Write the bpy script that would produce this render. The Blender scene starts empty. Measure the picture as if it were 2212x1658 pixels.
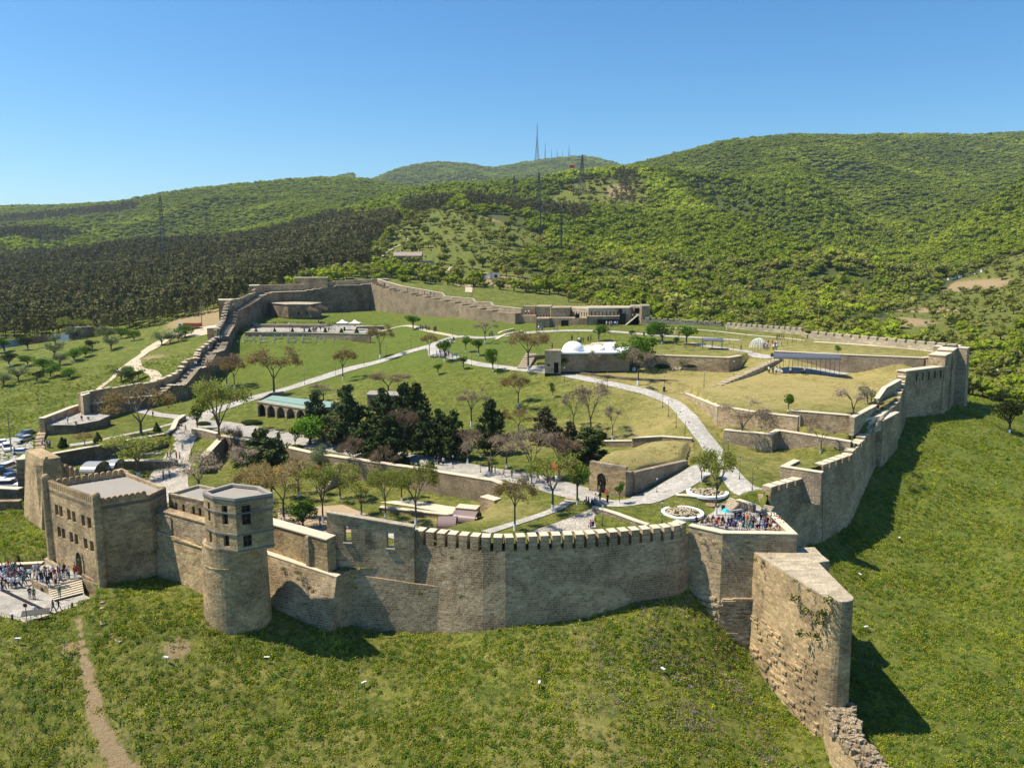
import bpy, bmesh, math, random
import numpy as np
from mathutils import Vector, Matrix
from mathutils.geometry import delaunay_2d_cdt
ORD = 'first second third fourth fifth sixth seventh eighth ninth tenth eleventh twelfth thirteenth fourteenth fifteenth'.split()
random.seed(7); np.random.seed(7)
R = math.radians
SC = bpy.context.scene
COL = SC.collection
# ------------------------------------------------------------------ camera, sky, sun
CZ = 60.0; F = 1700.0; PITCH = R(9.0)
cam_d = bpy.data.cameras.new("camera"); cam = bpy.data.objects.new("camera", cam_d); COL.objects.link(cam)
cam_d.sensor_width = 36.0; cam_d.lens = 36.0 * F / 2212.0; cam_d.clip_start = 1.0; cam_d.clip_end = 20000.0
cam.location = (0, 0, CZ); cam.rotation_euler = (R(90) - PITCH, 0, 0)
SC.camera = cam
SUN_EL, SUN_AZ = R(58), R(2)          # sun stands to the left of the view, slightly behind the fortress
sun_dir = Vector((-math.cos(SUN_EL) * math.cos(SUN_AZ), math.cos(SUN_EL) * math.sin(SUN_AZ), math.sin(SUN_EL)))
w = bpy.data.worlds.new("World"); SC.world = w; w.use_nodes = True
nt = w.node_tree; nt.nodes.clear()
sky = nt.nodes.new("ShaderNodeTexSky"); sky.sky_type = 'NISHITA'; sky.sun_disc = False
sky.sun_elevation = SUN_EL; sky.sun_rotation = math.atan2(sun_dir.x, sun_dir.y)
sky.air_density = 1.0; sky.dust_density = 0.15; sky.ozone_density = 4.5; sky.altitude = 0
bg = nt.nodes.new("ShaderNodeBackground"); bg.inputs[1].default_value = 0.092
wo = nt.nodes.new("ShaderNodeOutputWorld")
hs = nt.nodes.new('ShaderNodeHueSaturation'); hs.inputs['Saturation'].default_value = 1.25; nt.links.new(sky.outputs[0], hs.inputs['Color'])
tn = nt.nodes.new('ShaderNodeMix'); tn.data_type = 'RGBA'; tn.blend_type = 'MULTIPLY'; tn.inputs[0].default_value = 1; tn.inputs[7].default_value = (.84, 1.05, 1.07, 1); nt.links.new(hs.outputs[0], tn.inputs[6]); nt.links.new(tn.outputs[2], bg.inputs[0]); nt.links.new(bg.outputs[0], wo.inputs[0])
sl = bpy.data.lights.new("sun", 'SUN'); sl.energy = 5.0; sl.angle = R(0.5); sl.color = (1, .905, .74)
so = bpy.data.objects.new("sun", sl); COL.objects.link(so)
so.rotation_euler = (-sun_dir).to_track_quat('-Z', 'Y').to_euler()
SC.view_settings.view_transform = 'Standard'; SC.view_settings.look = 'None'
SC.view_settings.exposure = 0.66; SC.view_settings.gamma = 1
SC.cycles.max_bounces = 5; SC.cycles.diffuse_bounces = 2; SC.cycles.glossy_bounces = 2
SC.cycles.transparent_max_bounces = 8; SC.cycles.volume_bounces = 0
# ------------------------------------------------------------------ picture grid -> place on the ground
sp, cp = math.sin(PITCH), math.cos(PITCH)
def ray(px, py):
    v = (829 - py) / F
    return ((px - 1106) / F, cp + v * sp, -sp + v * cp)
def P(px, py, h):
    r = ray(px, py); t = -h / r[2]
    return Vector((r[0] * t, r[1] * t, CZ - h))
def PY(px, py, Y):
    r = ray(px, py); t = Y / r[1]
    return Vector((r[0] * t, Y, CZ + r[2] * t))
def zone(x0, y0, s):
    return lambda px, py: (x0 + px * s, y0 + py * s)
R1 = zone(0, 847.9, .3113); R2 = zone(368.7, 995.4, .289); R3 = zone(884.8, 1032.3, .3)
R4 = zone(1400.9, 958.5, .4221); R5 = zone(1548.4, 700.5, .3113); R6 = zone(1032.3, 663.6, .2668)
R7 = zone(479.3, 774.2, .2667); Q1 = zone(0, 575.1, .2333); Q2 = zone(442.4, 575.1, .2333)
Q3 = zone(884.8, 575.1, .2667); Q5 = zone(737.3, 235.9, .3333); Q6 = zone(1474.6, 258.1, .3333)
C1 = zone(0, 1179.7, .14); C2 = zone(1459.9, 1047, .13333); C3 = zone(0, 870, .13341)
C4 = zone(811, 906.9, .2333); C5 = zone(479.2, 648.8, .16667); C6 = zone(1769.5, 663.6, .15563)
# ------------------------------------------------------------------ helpers
def tag(o, label=None, cat=None, group=None, kind=None):
    if label: o["label"] = label
    if cat: o["category"] = cat
    if group: o["group"] = group
    if kind: o["kind"] = kind
    return o
def empty(name, loc=(0, 0, 0), rz=0, label=None, cat=None, group=None):
    o = bpy.data.objects.new(name, None); COL.objects.link(o); o.location = loc; o.rotation_euler = (0, 0, rz)
    o.empty_display_size = .3
    return tag(o, label, cat, group)
def copy_tree(o, parent=None):
    c = o.copy(); COL.objects.link(c); c.parent = parent
    for ch in o.children: copy_tree(ch, c)
    return c
class MB:
    def __init__(s): s.v = []; s.f = []; s.uv = []; s.m = []
    def face(s, pts, uv=None, m=0):
        i = len(s.v); s.v.extend([tuple(p) for p in pts]); s.f.append(tuple(range(i, i + len(pts)))); s.m.append(m)
        if uv is None:
            a, b, c = Vector(pts[0]), Vector(pts[1]), Vector(pts[2])
            n = (b - a).cross(c - a)
            if n.length < 1e-9 and len(pts) > 3: n = (c - a).cross(Vector(pts[3]) - a)
            if n.length < 1e-9: n = Vector((0, 0, 1))
            n.normalize()
            if abs(n.z) > .75: uv = [(p[0], p[1]) for p in pts]
            else:
                t = Vector((-n.y, n.x, 0)).normalized()
                uv = [(p[0] * t.x + p[1] * t.y, p[2]) for p in pts]
        s.uv.extend(uv)
    def box(s, x0, x1, y0, y1, z0, z1, m=0, rz=0, at=(0, 0, 0), skip=()):
        c, sn = math.cos(rz), math.sin(rz)
        T = lambda x, y, z: (at[0] + x * c - y * sn, at[1] + x * sn + y * c, at[2] + z)
        p = [T(x, y, z) for z in (z0, z1) for x, y in ((x0, y0), (x1, y0), (x1, y1), (x0, y1))]
        for k, q in enumerate(((3, 2, 1, 0), (4, 5, 6, 7), (0, 1, 5, 4), (1, 2, 6, 5), (2, 3, 7, 6), (3, 0, 4, 7))):
            if k not in skip: s.face([p[j] for j in q], m=m)
    def prism(s, poly, z0, z1, m=0, top=True, bot=False, mtop=None):
        n = len(poly)
        A = sum(poly[i][0] * poly[(i + 1) % n][1] - poly[(i + 1) % n][0] * poly[i][1] for i in range(n))
        if A < 0: poly = poly[::-1]
        z0f = z0 if callable(z0) else (lambda p: z0); z1f = z1 if callable(z1) else (lambda p: z1)
        for i in range(n):
            a, b = poly[i], poly[(i + 1) % n]
            s.face([(a[0], a[1], z0f(a)), (b[0], b[1], z0f(b)), (b[0], b[1], z1f(b)), (a[0], a[1], z1f(a))], m=m)
        if top: s.face([(p[0], p[1], z1f(p)) for p in poly], m=m if mtop is None else mtop)
        if bot: s.face([(p[0], p[1], z0f(p)) for p in reversed(poly)], m=m)
    def tube(s, pts, rad, n=6, m=0, cap=True):
        rings = []; ref = None; L = 0; Ls = []
        for i, p in enumerate(pts):
            p = Vector(p)
            d = (Vector(pts[min(i + 1, len(pts) - 1)]) - Vector(pts[max(i - 1, 0)]))
            if d.length < 1e-9: d = Vector((0, 0, 1))
            d.normalize()
            if ref is None: ref = Vector((1, 0, 0)) if abs(d.x) < .9 else Vector((0, 1, 0))
            x = d.cross(ref).normalized(); ref = x.cross(d).normalized() if x.length > 0 else ref
            y = d.cross(x)
            r = rad[i] if isinstance(rad, (list, tuple)) else rad
            rings.append([p + (x * math.cos(2 * math.pi * k / n) + y * math.sin(2 * math.pi * k / n)) * r for k in range(n)])
            if i: L += (p - Vector(pts[i - 1])).length
            Ls.append(L)
        for i in range(len(rings) - 1):
            for k in range(n):
                k2 = (k + 1) % n
                s.face([rings[i][k], rings[i][k2], rings[i + 1][k2], rings[i + 1][k]],
                       uv=[(k / n, Ls[i]), ((k + 1) / n, Ls[i]), ((k + 1) / n, Ls[i + 1]), (k / n, Ls[i + 1])], m=m)
        if cap:
            s.face(rings[-1], m=m); s.face(rings[0][::-1], m=m)
    def lathe(s, prof, n=24, c=(0, 0, 0), m=0, a0=0, a1=2 * math.pi, cap=False):
        full = abs(a1 - a0 - 2 * math.pi) < 1e-6
        for i in range(len(prof) - 1):
            (r0, z0), (r1, z1) = prof[i], prof[i + 1]
            for k in range(n):
                A, B = a0 + (a1 - a0) * k / n, a0 + (a1 - a0) * (k + 1) / n
                q = [(c[0] + r0 * math.cos(A), c[1] + r0 * math.sin(A), c[2] + z0), (c[0] + r0 * math.cos(B), c[1] + r0 * math.sin(B), c[2] + z0),
                     (c[0] + r1 * math.cos(B), c[1] + r1 * math.sin(B), c[2] + z1), (c[0] + r1 * math.cos(A), c[1] + r1 * math.sin(A), c[2] + z1)]
                rr = max(r0, r1)
                if r1 < 1e-6: s.face(q[:3], uv=[(A * rr, z0), (B * rr, z0), (B * rr, z1)], m=m)
                elif r0 < 1e-6: s.face([q[0], q[2], q[3]], uv=[(A * rr, z0), (B * rr, z1), (A * rr, z1)], m=m)
                else: s.face(q, uv=[(A * rr, z0), (B * rr, z0), (B * rr, z1), (A * rr, z1)], m=m)
        if cap: s.face([(c[0] + prof[-1][0] * math.cos(a0 + (a1 - a0) * k / n), c[1] + prof[-1][0] * math.sin(a0 + (a1 - a0) * k / n), c[2] + prof[-1][1]) for k in range(n + (0 if full else 1))], m=m)
    def mesh(s, name, mats, smooth=False, weld=False):
        me = bpy.data.meshes.new(name); me.from_pydata(s.v, [], s.f)
        uvl = me.uv_layers.new(name="uv"); uvl.data.foreach_set("uv", [c for u in s.uv for c in u])
        for m in (mats if isinstance(mats, (list, tuple)) else [mats]): me.materials.append(m)
        me.polygons.foreach_set("material_index", s.m)
        if weld:
            bm = bmesh.new(); bm.from_mesh(me); bmesh.ops.remove_doubles(bm, verts=bm.verts, dist=1e-4); bm.to_mesh(me); bm.free()
        if smooth: me.polygons.foreach_set("use_smooth", [True] * len(me.polygons))
        me.update(); return me
    def build(s, name, mats, parent=None, loc=None, rz=0, smooth=False, weld=False):
        o = bpy.data.objects.new(name, s.mesh(name, mats, smooth, weld)); COL.objects.link(o)
        if parent: o.parent = parent
        if loc is not None: o.location = loc; o.rotation_euler = (0, 0, rz)
        return o
def link_mesh(name, me, parent=None, loc=None, rz=0, sc=None):
    o = bpy.data.objects.new(name, me); COL.objects.link(o); o.parent = parent
    if loc is not None: o.location = loc
    o.rotation_euler = (0, 0, rz)
    if sc: o.scale = (sc, sc, sc) if not isinstance(sc, (tuple, list)) else sc
    return o
# ------------------------------------------------------------------ materials
def newmat(name, rough=.9):
    m = bpy.data.materials.new(name); m.use_nodes = True; n = m.node_tree.nodes; b = n["Principled BSDF"]
    b.inputs["Roughness"].default_value = rough
    b.inputs["Specular IOR Level"].default_value = .25
    return m, m.node_tree, b
def N(nt, typ, **kw):
    n = nt.nodes.new(typ)
    for k, v in kw.items():
        if k.startswith("i_"):
            n.inputs[k[2:].replace("_", " ")].default_value = v
        else: setattr(n, k, v)
    return n
def mix(nt, a, b, fac, mode='MIX'):
    n = nt.nodes.new("ShaderNodeMix"); n.data_type = 'RGBA'; n.blend_type = mode; n.clamp_factor = True
    for idx, v in ((0, fac), (6, a), (7, b)):
        if isinstance(v, (float, int)): n.inputs[idx].default_value = v if idx == 0 else (v, v, v, 1)
        elif isinstance(v, tuple): n.inputs[idx].default_value = v if len(v) == 4 else (*v, 1)
        else: nt.links.new(v, n.inputs[idx])
    return n.outputs[2]
def ramp(nt, src, p0, p1, c0=(0, 0, 0, 1), c1=(1, 1, 1, 1)):
    r = nt.nodes.new("ShaderNodeValToRGB"); r.color_ramp.elements[0].position = p0; r.color_ramp.elements[1].position = p1
    r.color_ramp.elements[0].color = c0 if len(c0) == 4 else (*c0, 1); r.color_ramp.elements[1].color = c1 if len(c1) == 4 else (*c1, 1)
    nt.links.new(src, r.inputs[0]); return r.outputs[0]
def noise(nt, vec, scale, detail=4, rough=.6, dist=0):
    n = nt.nodes.new("ShaderNodeTexNoise"); n.inputs["Scale"].default_value = scale; n.inputs["Detail"].default_value = detail
    n.inputs["Roughness"].default_value = rough; n.inputs["Distortion"].default_value = dist
    if vec is not None: nt.links.new(vec, n.inputs["Vector"])
    return n.outputs[0]
def geo_pos(nt): return nt.nodes.new("ShaderNodeNewGeometry").outputs["Position"]
def bump(nt, b, h, strength=.5, dist=.1, prev=None):
    n = nt.nodes.new("ShaderNodeBump"); n.inputs["Strength"].default_value = strength; n.inputs["Distance"].default_value = dist
    nt.links.new(h, n.inputs["Height"])
    if prev: nt.links.new(prev, n.inputs["Normal"])
    nt.links.new(n.outputs[0], b.inputs["Normal"]); return n.outputs[0]
def m_plain(name, col, rough=.8, metal=0, var=.15, vs=2.0):
    m, nt, b = newmat(name, rough); b.inputs["Metallic"].default_value = metal
    f = noise(nt, geo_pos(nt), vs, 3)
    c = mix(nt, tuple(x * (1 - var) for x in col), tuple(min(1, x * (1 + var)) for x in col), f)
    nt.links.new(c, b.inputs["Base Color"]); return m
def m_ashlar(name, cA, cB, mortar, bw=.75, bh=.33, ms=.028, stain=(.10, .075, .05), st=.6, bmp=.8, tint=None):
    m, nt, b = newmat(name, .92)
    uv = nt.nodes.new("ShaderNodeUVMap").outputs[0]
    pos = geo_pos(nt)
    # wobble the courses a little
    nz = nt.nodes.new("ShaderNodeTexNoise"); nz.inputs["Scale"].default_value = .7; nt.links.new(pos, nz.inputs["Vector"])
    vm = nt.nodes.new("ShaderNodeVectorMath"); vm.operation = 'MULTIPLY_ADD'; vm.inputs[1].default_value = (.06, .05, 0)
    nt.links.new(nz.outputs[1], vm.inputs[0]); nt.links.new(uv, vm.inputs[2])
    br = N(nt, "ShaderNodeTexBrick", offset=.5, squash=1.3, squash_frequency=3)
    br.inputs["Scale"].default_value = 1; br.inputs["Brick Width"].default_value = bw; br.inputs["Row Height"].default_value = bh
    br.inputs["Mortar Size"].default_value = ms; br.inputs["Mortar Smooth"].default_value = .4; br.inputs["Bias"].default_value = 0
    br.inputs["Color1"].default_value = (0, 0, 0, 1); br.inputs["Color2"].default_value = (1, 1, 1, 1); br.inputs["Mortar"].default_value = (.5, .5, .5, 1)
    nt.links.new(vm.outputs[0], br.inputs["Vector"])
    base = mix(nt, tuple(x * .82 for x in cA), tuple(min(1, x * 1.12) for x in cB), br.outputs[0])
    n1 = noise(nt, pos, .22, 6, .65, .3); n2 = noise(nt, pos, 1.7, 4, .6); n3 = noise(nt, pos, 9, 3, .7)
    base = mix(nt, base, stain, ramp(nt, n1, .48, .68), 'MIX') if st >= 1 else mix(nt, base, mix(nt, base, stain, st), ramp(nt, n1, .44, .6))
    base = mix(nt, base, tuple(min(1, x * 1.2) for x in cB), ramp(nt, n2, .5, .75, (0, 0, 0), (.5, .5, .5)))
    base = mix(nt, base, mix(nt, base, (.0, .0, .0), .55), ramp(nt, n3, .4, .7, (1, 1, 1), (0, 0, 0)))
    mk = mix(nt, base, mortar, ramp(nt, br.outputs[1], .2, .8, (0, 0, 0), (.75, .75, .75)))
    nt.links.new(mk, b.inputs["Base Color"])
    hh = mix(nt, 0.0, 1.0, br.outputs[1])
    inv = nt.nodes.new("ShaderNodeMath"); inv.operation = 'SUBTRACT'; inv.inputs[0].default_value = 1; nt.links.new(br.outputs[1], inv.inputs[1])
    p = bump(nt, b, inv.outputs[0], bmp, .05)
    p2 = bump(nt, b, n2, .5, .25, p); bump(nt, b, n3, .5, .06, p2)
    return m
def m_rubble(name, cA, cB, mortar, sc=2.6, st=.5):
    m, nt, b = newmat(name, .95); pos = geo_pos(nt)
    mp = nt.nodes.new("ShaderNodeMapping"); mp.inputs["Scale"].default_value = (1, 1, 1.9); nt.links.new(pos, mp.inputs[0])
    v = N(nt, "ShaderNodeTexVoronoi"); v.inputs["Scale"].default_value = sc; nt.links.new(mp.outputs[0], v.inputs["Vector"])
    v2 = N(nt, "ShaderNodeTexVoronoi", feature='DISTANCE_TO_EDGE'); v2.inputs["Scale"].default_value = sc; nt.links.new(mp.outputs[0], v2.inputs["Vector"])
    sx = nt.nodes.new("ShaderNodeSeparateColor"); nt.links.new(v.outputs["Color"], sx.inputs[0])
    base = mix(nt, cA, cB, sx.outputs[0])
    n1 = noise(nt, pos, .3, 5)
    base = mix(nt, base, mix(nt, base, (.09, .06, .04), st), ramp(nt, n1, .42, .65))
    base = mix(nt, mortar, base, ramp(nt, v2.outputs[0], .0, .09))
    nt.links.new(base, b.inputs["Base Color"]); bump(nt, b, ramp(nt, v2.outputs[0], 0, .15), .9, .08)
    return m
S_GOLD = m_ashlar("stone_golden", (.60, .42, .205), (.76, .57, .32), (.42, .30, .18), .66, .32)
S_GREY = m_ashlar("stone_weathered", (.53, .375, .21), (.72, .55, .345), (.56, .43, .28), .62, .31, .03, stain=(.19, .125, .068), st=.75)
S_RED = m_ashlar("stone_new", (.53, .41, .25), (.63, .51, .34), (.38, .30, .19), 1.0, .42, st=.25)
S_PALE = m_ashlar("stone_pale", (.60, .50, .34), (.70, .60, .43), (.42, .34, .24), 1.2, .5, st=.2, bmp=.4)
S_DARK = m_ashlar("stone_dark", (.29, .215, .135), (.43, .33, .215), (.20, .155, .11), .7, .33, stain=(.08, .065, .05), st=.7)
S_RUB = m_rubble("stone_rubble", (.30, .23, .15), (.50, .40, .28), (.24, .19, .14))
S_RUBG = m_rubble("stone_rubble_grey", (.30, .23, .145), (.48, .38, .25), (.20, .16, .11), 3.0)
M_PAVE = m_ashlar("paving_stone", (.56, .53, .47), (.66, .63, .57), (.42, .39, .34), .6, .4, .02, stain=(.40, .37, .32), st=.4, bmp=.3)
M_PLAZA = m_ashlar("plaza_slabs", (.50, .47, .41), (.58, .545, .48), (.36, .33, .28), 1.3, 1.3, .03, stain=(.36, .33, .28), st=.4, bmp=.2)
M_COB = m_rubble("cobbles", (.40, .36, .30), (.55, .51, .44), (.30, .26, .2), 2.2, .3)
M_CAP = m_plain("coping_stone", (.56, .48, .355), .9, 0, .22, 1.5)
M_ROOFG = m_plain("roof_felt", (.29, .265, .23), .9, 0, .12, 1.2)
M_DIRT = m_plain("track_dirt", (.46, .39, .28), .95, 0, .2, .6)
M_EARTH = m_plain("bare_earth", (.36, .27, .17), .95, 0, .25, .8)
M_VOID = m_plain("dark_opening", (.012, .011, .010), .7)
M_IRON = m_plain("black_iron", (.02, .022, .022), .5)
M_WHITE = m_plain("white_paint", (.82, .82, .80), .5, 0, .04)
M_LIME = m_plain("lime_wash", (.74, .76, .78), .8, 0, .08)
M_WOOD = m_plain("brown_wood", (.16, .09, .05), .7, 0, .3)
M_STEEL = m_plain("dark_steel_roof", (.13, .14, .16), .45, .3, .1)
M_TEAL = m_plain("teal_roof", (.21, .32, .28), .7, 0, .12, .5)
# ------------------------------------------------------------------ terrain
def tps(pts, vals, lam=1e-4):
    pts = np.asarray(pts, float); n = len(pts)
    d = np.linalg.norm(pts[:, None] - pts[None], axis=2); K = np.where(d > 0, d * d * np.log(d + 1e-12), 0) + lam * np.eye(n)
    Pm = np.hstack([np.ones((n, 1)), pts]); A = np.zeros((n + 3, n + 3)); A[:n, :n] = K; A[:n, n:] = Pm; A[n:, :n] = Pm.T
    sol = np.linalg.solve(A, np.concatenate([vals, np.zeros(3)]))
    def f(x, y):
        x = np.asarray(x, float); y = np.asarray(y, float); out = sol[n] + sol[n + 1] * x + sol[n + 2] * y
        for i in range(n):
            r2 = (x - pts[i, 0]) ** 2 + (y - pts[i, 1]) ** 2
            out = out + sol[i] * 0.5 * r2 * np.log(r2 + 1e-12)
        return out
    return f
# outside the walls: (picture x, picture y, drop below the camera)
ext_h = [(0, 1400, 44), (0, 1658, 52), (400, 1658, 51.5), (200, 1500, 47), (480, 1368, 44.6), (555, 1328, 44.6), (712, 1367, 46.2),
 (740, 1342, 46.9), (935, 1357, 47.7), (1100, 1340, 45.7), (1300, 1300, 44.2), (1480, 1272, 43.6), (700, 1500, 49.2), (1000, 1658, 52), (1000, 1500, 49.5),
 (1300, 1450, 48.3), (1400, 1360, 46), (1500, 1600, 52.5), (1250, 1380, 46.8), (300, 1330, 43), (305, 1238, 42), (442, 1296, 42.8), (222, 1275, 42), (0, 1310, 42.5), (150, 1345, 43.3),
 (2100, 1300, 50), (2200, 1600, 55), (2000, 1640, 54), (2212, 1000, 39.5), (2150, 930, 37), (2090, 877, 35), (1975, 911, 34.6), (1888, 1029, 39.4), (1775, 1166, 44.5), (1724, 1188, 44.2), (2212, 1250, 47.5),
 (1900, 1400, 51), (2000, 1150, 45.3), (1850, 1300, 48.5), (0, 1200, 42), (70, 1165, 41.5),
 (18, 968, 43.3), (20, 1050, 43), (0, 900, 41.5), (0, 850, 38.5), (85, 905, 40.5), (200, 835, 36.8), (300, 795, 33.2), (400, 742, 28.5), (440, 700, 24.4), (0, 760, 34), (0, 720, 32.2), (200, 745, 31), (300, 715, 29), (400, 692, 24.3), (100, 820, 36.5), (150, 780, 33.8)]
# (picture x, distance, drop)
ext_d = [(1558, 96.5, 47), (1631, 95, 51.6), (1671, 93, 52.8), (1705, 90, 53.8), (1738, 86, 54.2), (1768, 80, 55.2), (1840, 84, 53.5), (1850, 76, 55.5),
 (0, 50, 60), (1106, 50, 60), (2212, 50, 62), (-900, 70, 56), (3100, 90, 60), (-900, 200, 44), (3100, 200, 50),
 (0, 450, 26), (0, 650, 13), (200, 450, 23), (200, 700, 6), (450, 400, 19), (450, 600, 4), (450, 850, -10), (650, 420, 13), (650, 600, 0), (650, 850, -20), (800, 450, 6),
 (740, 380, 6.5), (740, 345, 10.5), (540, 320, 19), (640, 345, 14), (900, 380, 9.5), (1010, 330, 13), (1040, 420, 8.6), (1100, 310, 17), (1250, 300, 19), (1400, 290, 25), (1600, 290, 33), (1850, 280, 35),
 (1910, 380, 29), (2080, 520, 17.7), (1880, 700, 16), (1830, 450, 28), (2212, 300, 33), (2212, 230, 38.5), (2150, 275, 36), (2120, 210, 37),
 (2212, 420, 22), (2212, 650, -15), (2212, 900, -84), (2000, 800, 3), (2100, 900, -44), (2212, 1200, -70), (2100, 1080, -14), (2010, 990, 16), (2400, 1350, -130), (2400, 1000, -130), (3000, 1000, -200), (2500, 400, 10), (2000, 560, 17),
 (1350, 1000, -75), (1500, 950, -60), (1500, 700, -4), (1500, 480, 18), (1700, 750, -2), (1700, 1100, -70), (1700, 1500, -183), (1730, 1900, -292), (1560, 1700, -246), (1370, 1600, -180),
 (2000, 1300, -80), (2000, 1800, -216), (2000, 2400, -374), (2212, 2600, -408), (2212, 1900, -240), (1850, 2100, -322), (1900, 900, 2), (3000, 2500, -420), (1730, 2600, -300),
 (1250, 1050, -104), (1150, 1000, -87), (1350, 1100, -116), (1054, 700, -34), (900, 480, 1), (1000, 520, -6), (1150, 560, -6), (1200, 750, -39), (1250, 480, 2), (870, 480, 1), (850, 650, -26), (1150, 1250, -80), (1280, 1350, -100),
 (700, 1900, -190), (430, 1900, -165), (250, 2000, -137), (0, 2200, -138), (850, 1700, -158), (950, 1300, -94), (1080, 1500, -128), (0, 1500, -50), (300, 1300, -56), (600, 1400, -84), (800, 1200, -74), (480, 1000, -10), (0, 1000, -8), (-800, 1500, -60), (-800, 700, 10), (-800, 2400, -130),
 (960, 3600, -433), (850, 3400, -364), (1060, 3600, -404), (1200, 4000, -500), (1280, 4000, -512), (1350, 4000, -470), (1450, 4200, -430), (1100, 2800, -280), (600, 3000, -190), (0, 3500, -100), (1700, 3800, -330), (2400, 3800, -400), (960, 5000, -300), (1200, 5200, -300), (0, 6500, -50), (2212, 6500, -200), (1106, 7000, -100), (-900, 6500, 0), (3100, 6500, -100)]
ep, ev = [], []
for px, py, h in ext_h:
    p = P(px, py, h); ep.append((p.x / p.y, math.log(p.y))); ev.append(-h / p.y)
for px, Y, h in ext_d:
    ep.append(((px - 1106) / F * 1.012, math.log(Y))); ev.append(-h / Y)
f_ext = tps(ep, np.array(ev), 2e-4)
def vnoise(x, y, s, seed=0):
    xs, ys = np.asarray(x) / s + seed * 13.7, np.asarray(y) / s - seed * 7.3
    return (np.sin(xs * 1.7 + np.sin(ys * 1.3 + 1.1)) + np.sin(ys * 1.9 + np.sin(xs * 1.1 - .7)) + np.sin((xs + ys) * 1.3 + 2 * np.sin((xs - ys) * .6))) / 3
# ridge lines (picture x, y of the crest without its trees): hills up to 2.7 km, and the hazy ones behind
RIDGE1 = [(-400, 450), (0, 451), (100, 449), (200, 445), (250, 442), (300, 433), (350, 424), (430, 412), (500, 405), (600, 396), (700, 389), (760, 390), (800, 394), (850, 402), (900, 412), (950, 424), (1000, 430), (1060, 424), (1100, 414), (1200, 402), (1300, 385), (1345, 367), (1400, 352), (1500, 328), (1560, 311), (1640, 303), (1730, 296), (1800, 298), (1900, 295), (2000, 295), (2100, 297), (2212, 290), (2600, 290)]
RIDGE2 = [(780, 400), (810, 390), (860, 369), (920, 357), (960, 355), (1010, 358), (1060, 367), (1120, 358), (1180, 348), (1230, 344), (1280, 343), (1310, 351), (1345, 363), (1400, 385), (1500, 400)]
_el = lambda py: (cp * (829 - py) / F - sp) / (cp + sp * (829 - py) / F)
def ridge_fix(tab, y0, y1):
    Yr = np.exp(np.linspace(math.log(y0), math.log(y1), 120)); us_ = [(px - 1106) / F / (cp + sp * (829 - py) / F) for px, py in tab]
    return us_, [_el(py) - float(np.max(f_ext(u + 0 * Yr, np.log(Yr)))) for u, (px, py) in zip(us_, tab)]
SPURS = [(1420, 1020, 1800, 600, 50, 20), (1530, 1080, 1880, 680, 42, -26), (1680, 1400, 1860, 930, 70, 26), (1800, 1500, 1900, 900, 55, -24), (2150, 1500, 1960, 1000, 60, 20), (1250, 560, 1420, 900, 40, -10), (500, 1500, 700, 1250, 80, 20), (200, 1500, 330, 1300, 70, -18), (850, 1450, 760, 1200, 60, -18)]
FX1, FX2 = ridge_fix(RIDGE1, 1500, 2700), ridge_fix(RIDGE2, 3200, 4600)
def z_ext(x, y):
    x = np.asarray(x, float); y = np.asarray(y, float); Y = np.maximum(y, 30); u = x / Y
    sm = lambda a, b: np.clip((Y - a) / (b - a), 0, 1) ** 2 * (3 - 2 * np.clip((Y - a) / (b - a), 0, 1))
    d1 = np.interp(u, *FX1) * sm(1000, 1750) * (1 - sm(2700, 3200)); d2 = np.interp(u, *FX2) * sm(2700, 3300) * ((u > -.195) & (u < .24))
    z = CZ + (f_ext(u, np.log(Y)) + d1 + d2) * Y
    far = np.clip((Y - 350) / 600, 0, 1) * (1 - sm(1300, 1750))
    for a_, ya, b_, yb, w_, h_ in SPURS:
        ax, bx_ = (a_ - 1106) / F * ya, (b_ - 1106) / F * yb; dx, dy = bx_ - ax, yb - ya; t = np.clip(((x - ax) * dx + (y - ya) * dy) / (dx * dx + dy * dy), 0, 1)
        z = z + h_ * np.exp(-((x - ax - t * dx) ** 2 + (y - ya - t * dy) ** 2) / (w_ * w_))
    return z + far * (9 * vnoise(x, y, 75, 1) + 20 * vnoise(x, y, 190, 2) * far) + .22 * vnoise(x, y, 4, 3) + .1 * vnoise(x, y, 1.6, 4)
# plan of the ring of walls (top outer edge), with the height of the top
def pt(px, py, h): p = P(px, py, h); return (p.x, p.y)
def py_(px, py, Y): p = PY(px, py, Y); return (p.x, p.y)
GA, GB, GC, GD, GE = pt(98, 1035, 30), pt(207, 1075, 30), (-48.0, 100.6), pt(366, 1047, 30.5), pt(255, 1008, 30.5)
TOW = (-34.4, 93.2)
near_top = [(893.8, 1144.8), (974.8, 1153.8), (1043.8, 1160), (1091.8, 1161), (1187.8, 1156.3), (1262.8, 1153.8), (1334.8, 1147.8), (1385.8, 1143.3), (1436.8, 1138.8), (1466, 1134.3)]
NEAR = [pt(x, y, 34.4) for x, y in near_top]
TER = [pt(1487.8, 1134, 35), pt(1561, 1150.6, 35), pt(1721.7, 1152.7, 35), pt(1672, 1106, 35)]
RW = [(1665, 1052, 33.1), (1777, 1021, 33.4), (1838, 985, 32.3), (1898.6, 907.5, 30), (1926, 886, 29.2), (1944, 862, 27.8), (1953, 833, 26.0), (1958, 806, 24.2), (2040, 795, 24.2), (2059, 766, 21.9), (2076, 749, 21.2)]
RWP = [pt(*q) for q in RW]
BW = [(2074, 744, 20.3), (1751, 715, 20.3), (1736, 708.5, 20.2), (1568, 696.5, 20.2), (1558, 695, 20.1), (1386, 685, 18.9)]
BWP = [pt(*q) for q in BW]
LIT = [(1404, 660, 262), (1358, 660, 262), (1212, 663, 266), (1127, 666, 268), (1055, 652, 280), (1021, 644, 287), (965, 640, 296), (955, 633, 300), (815, 603, 330)]
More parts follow.
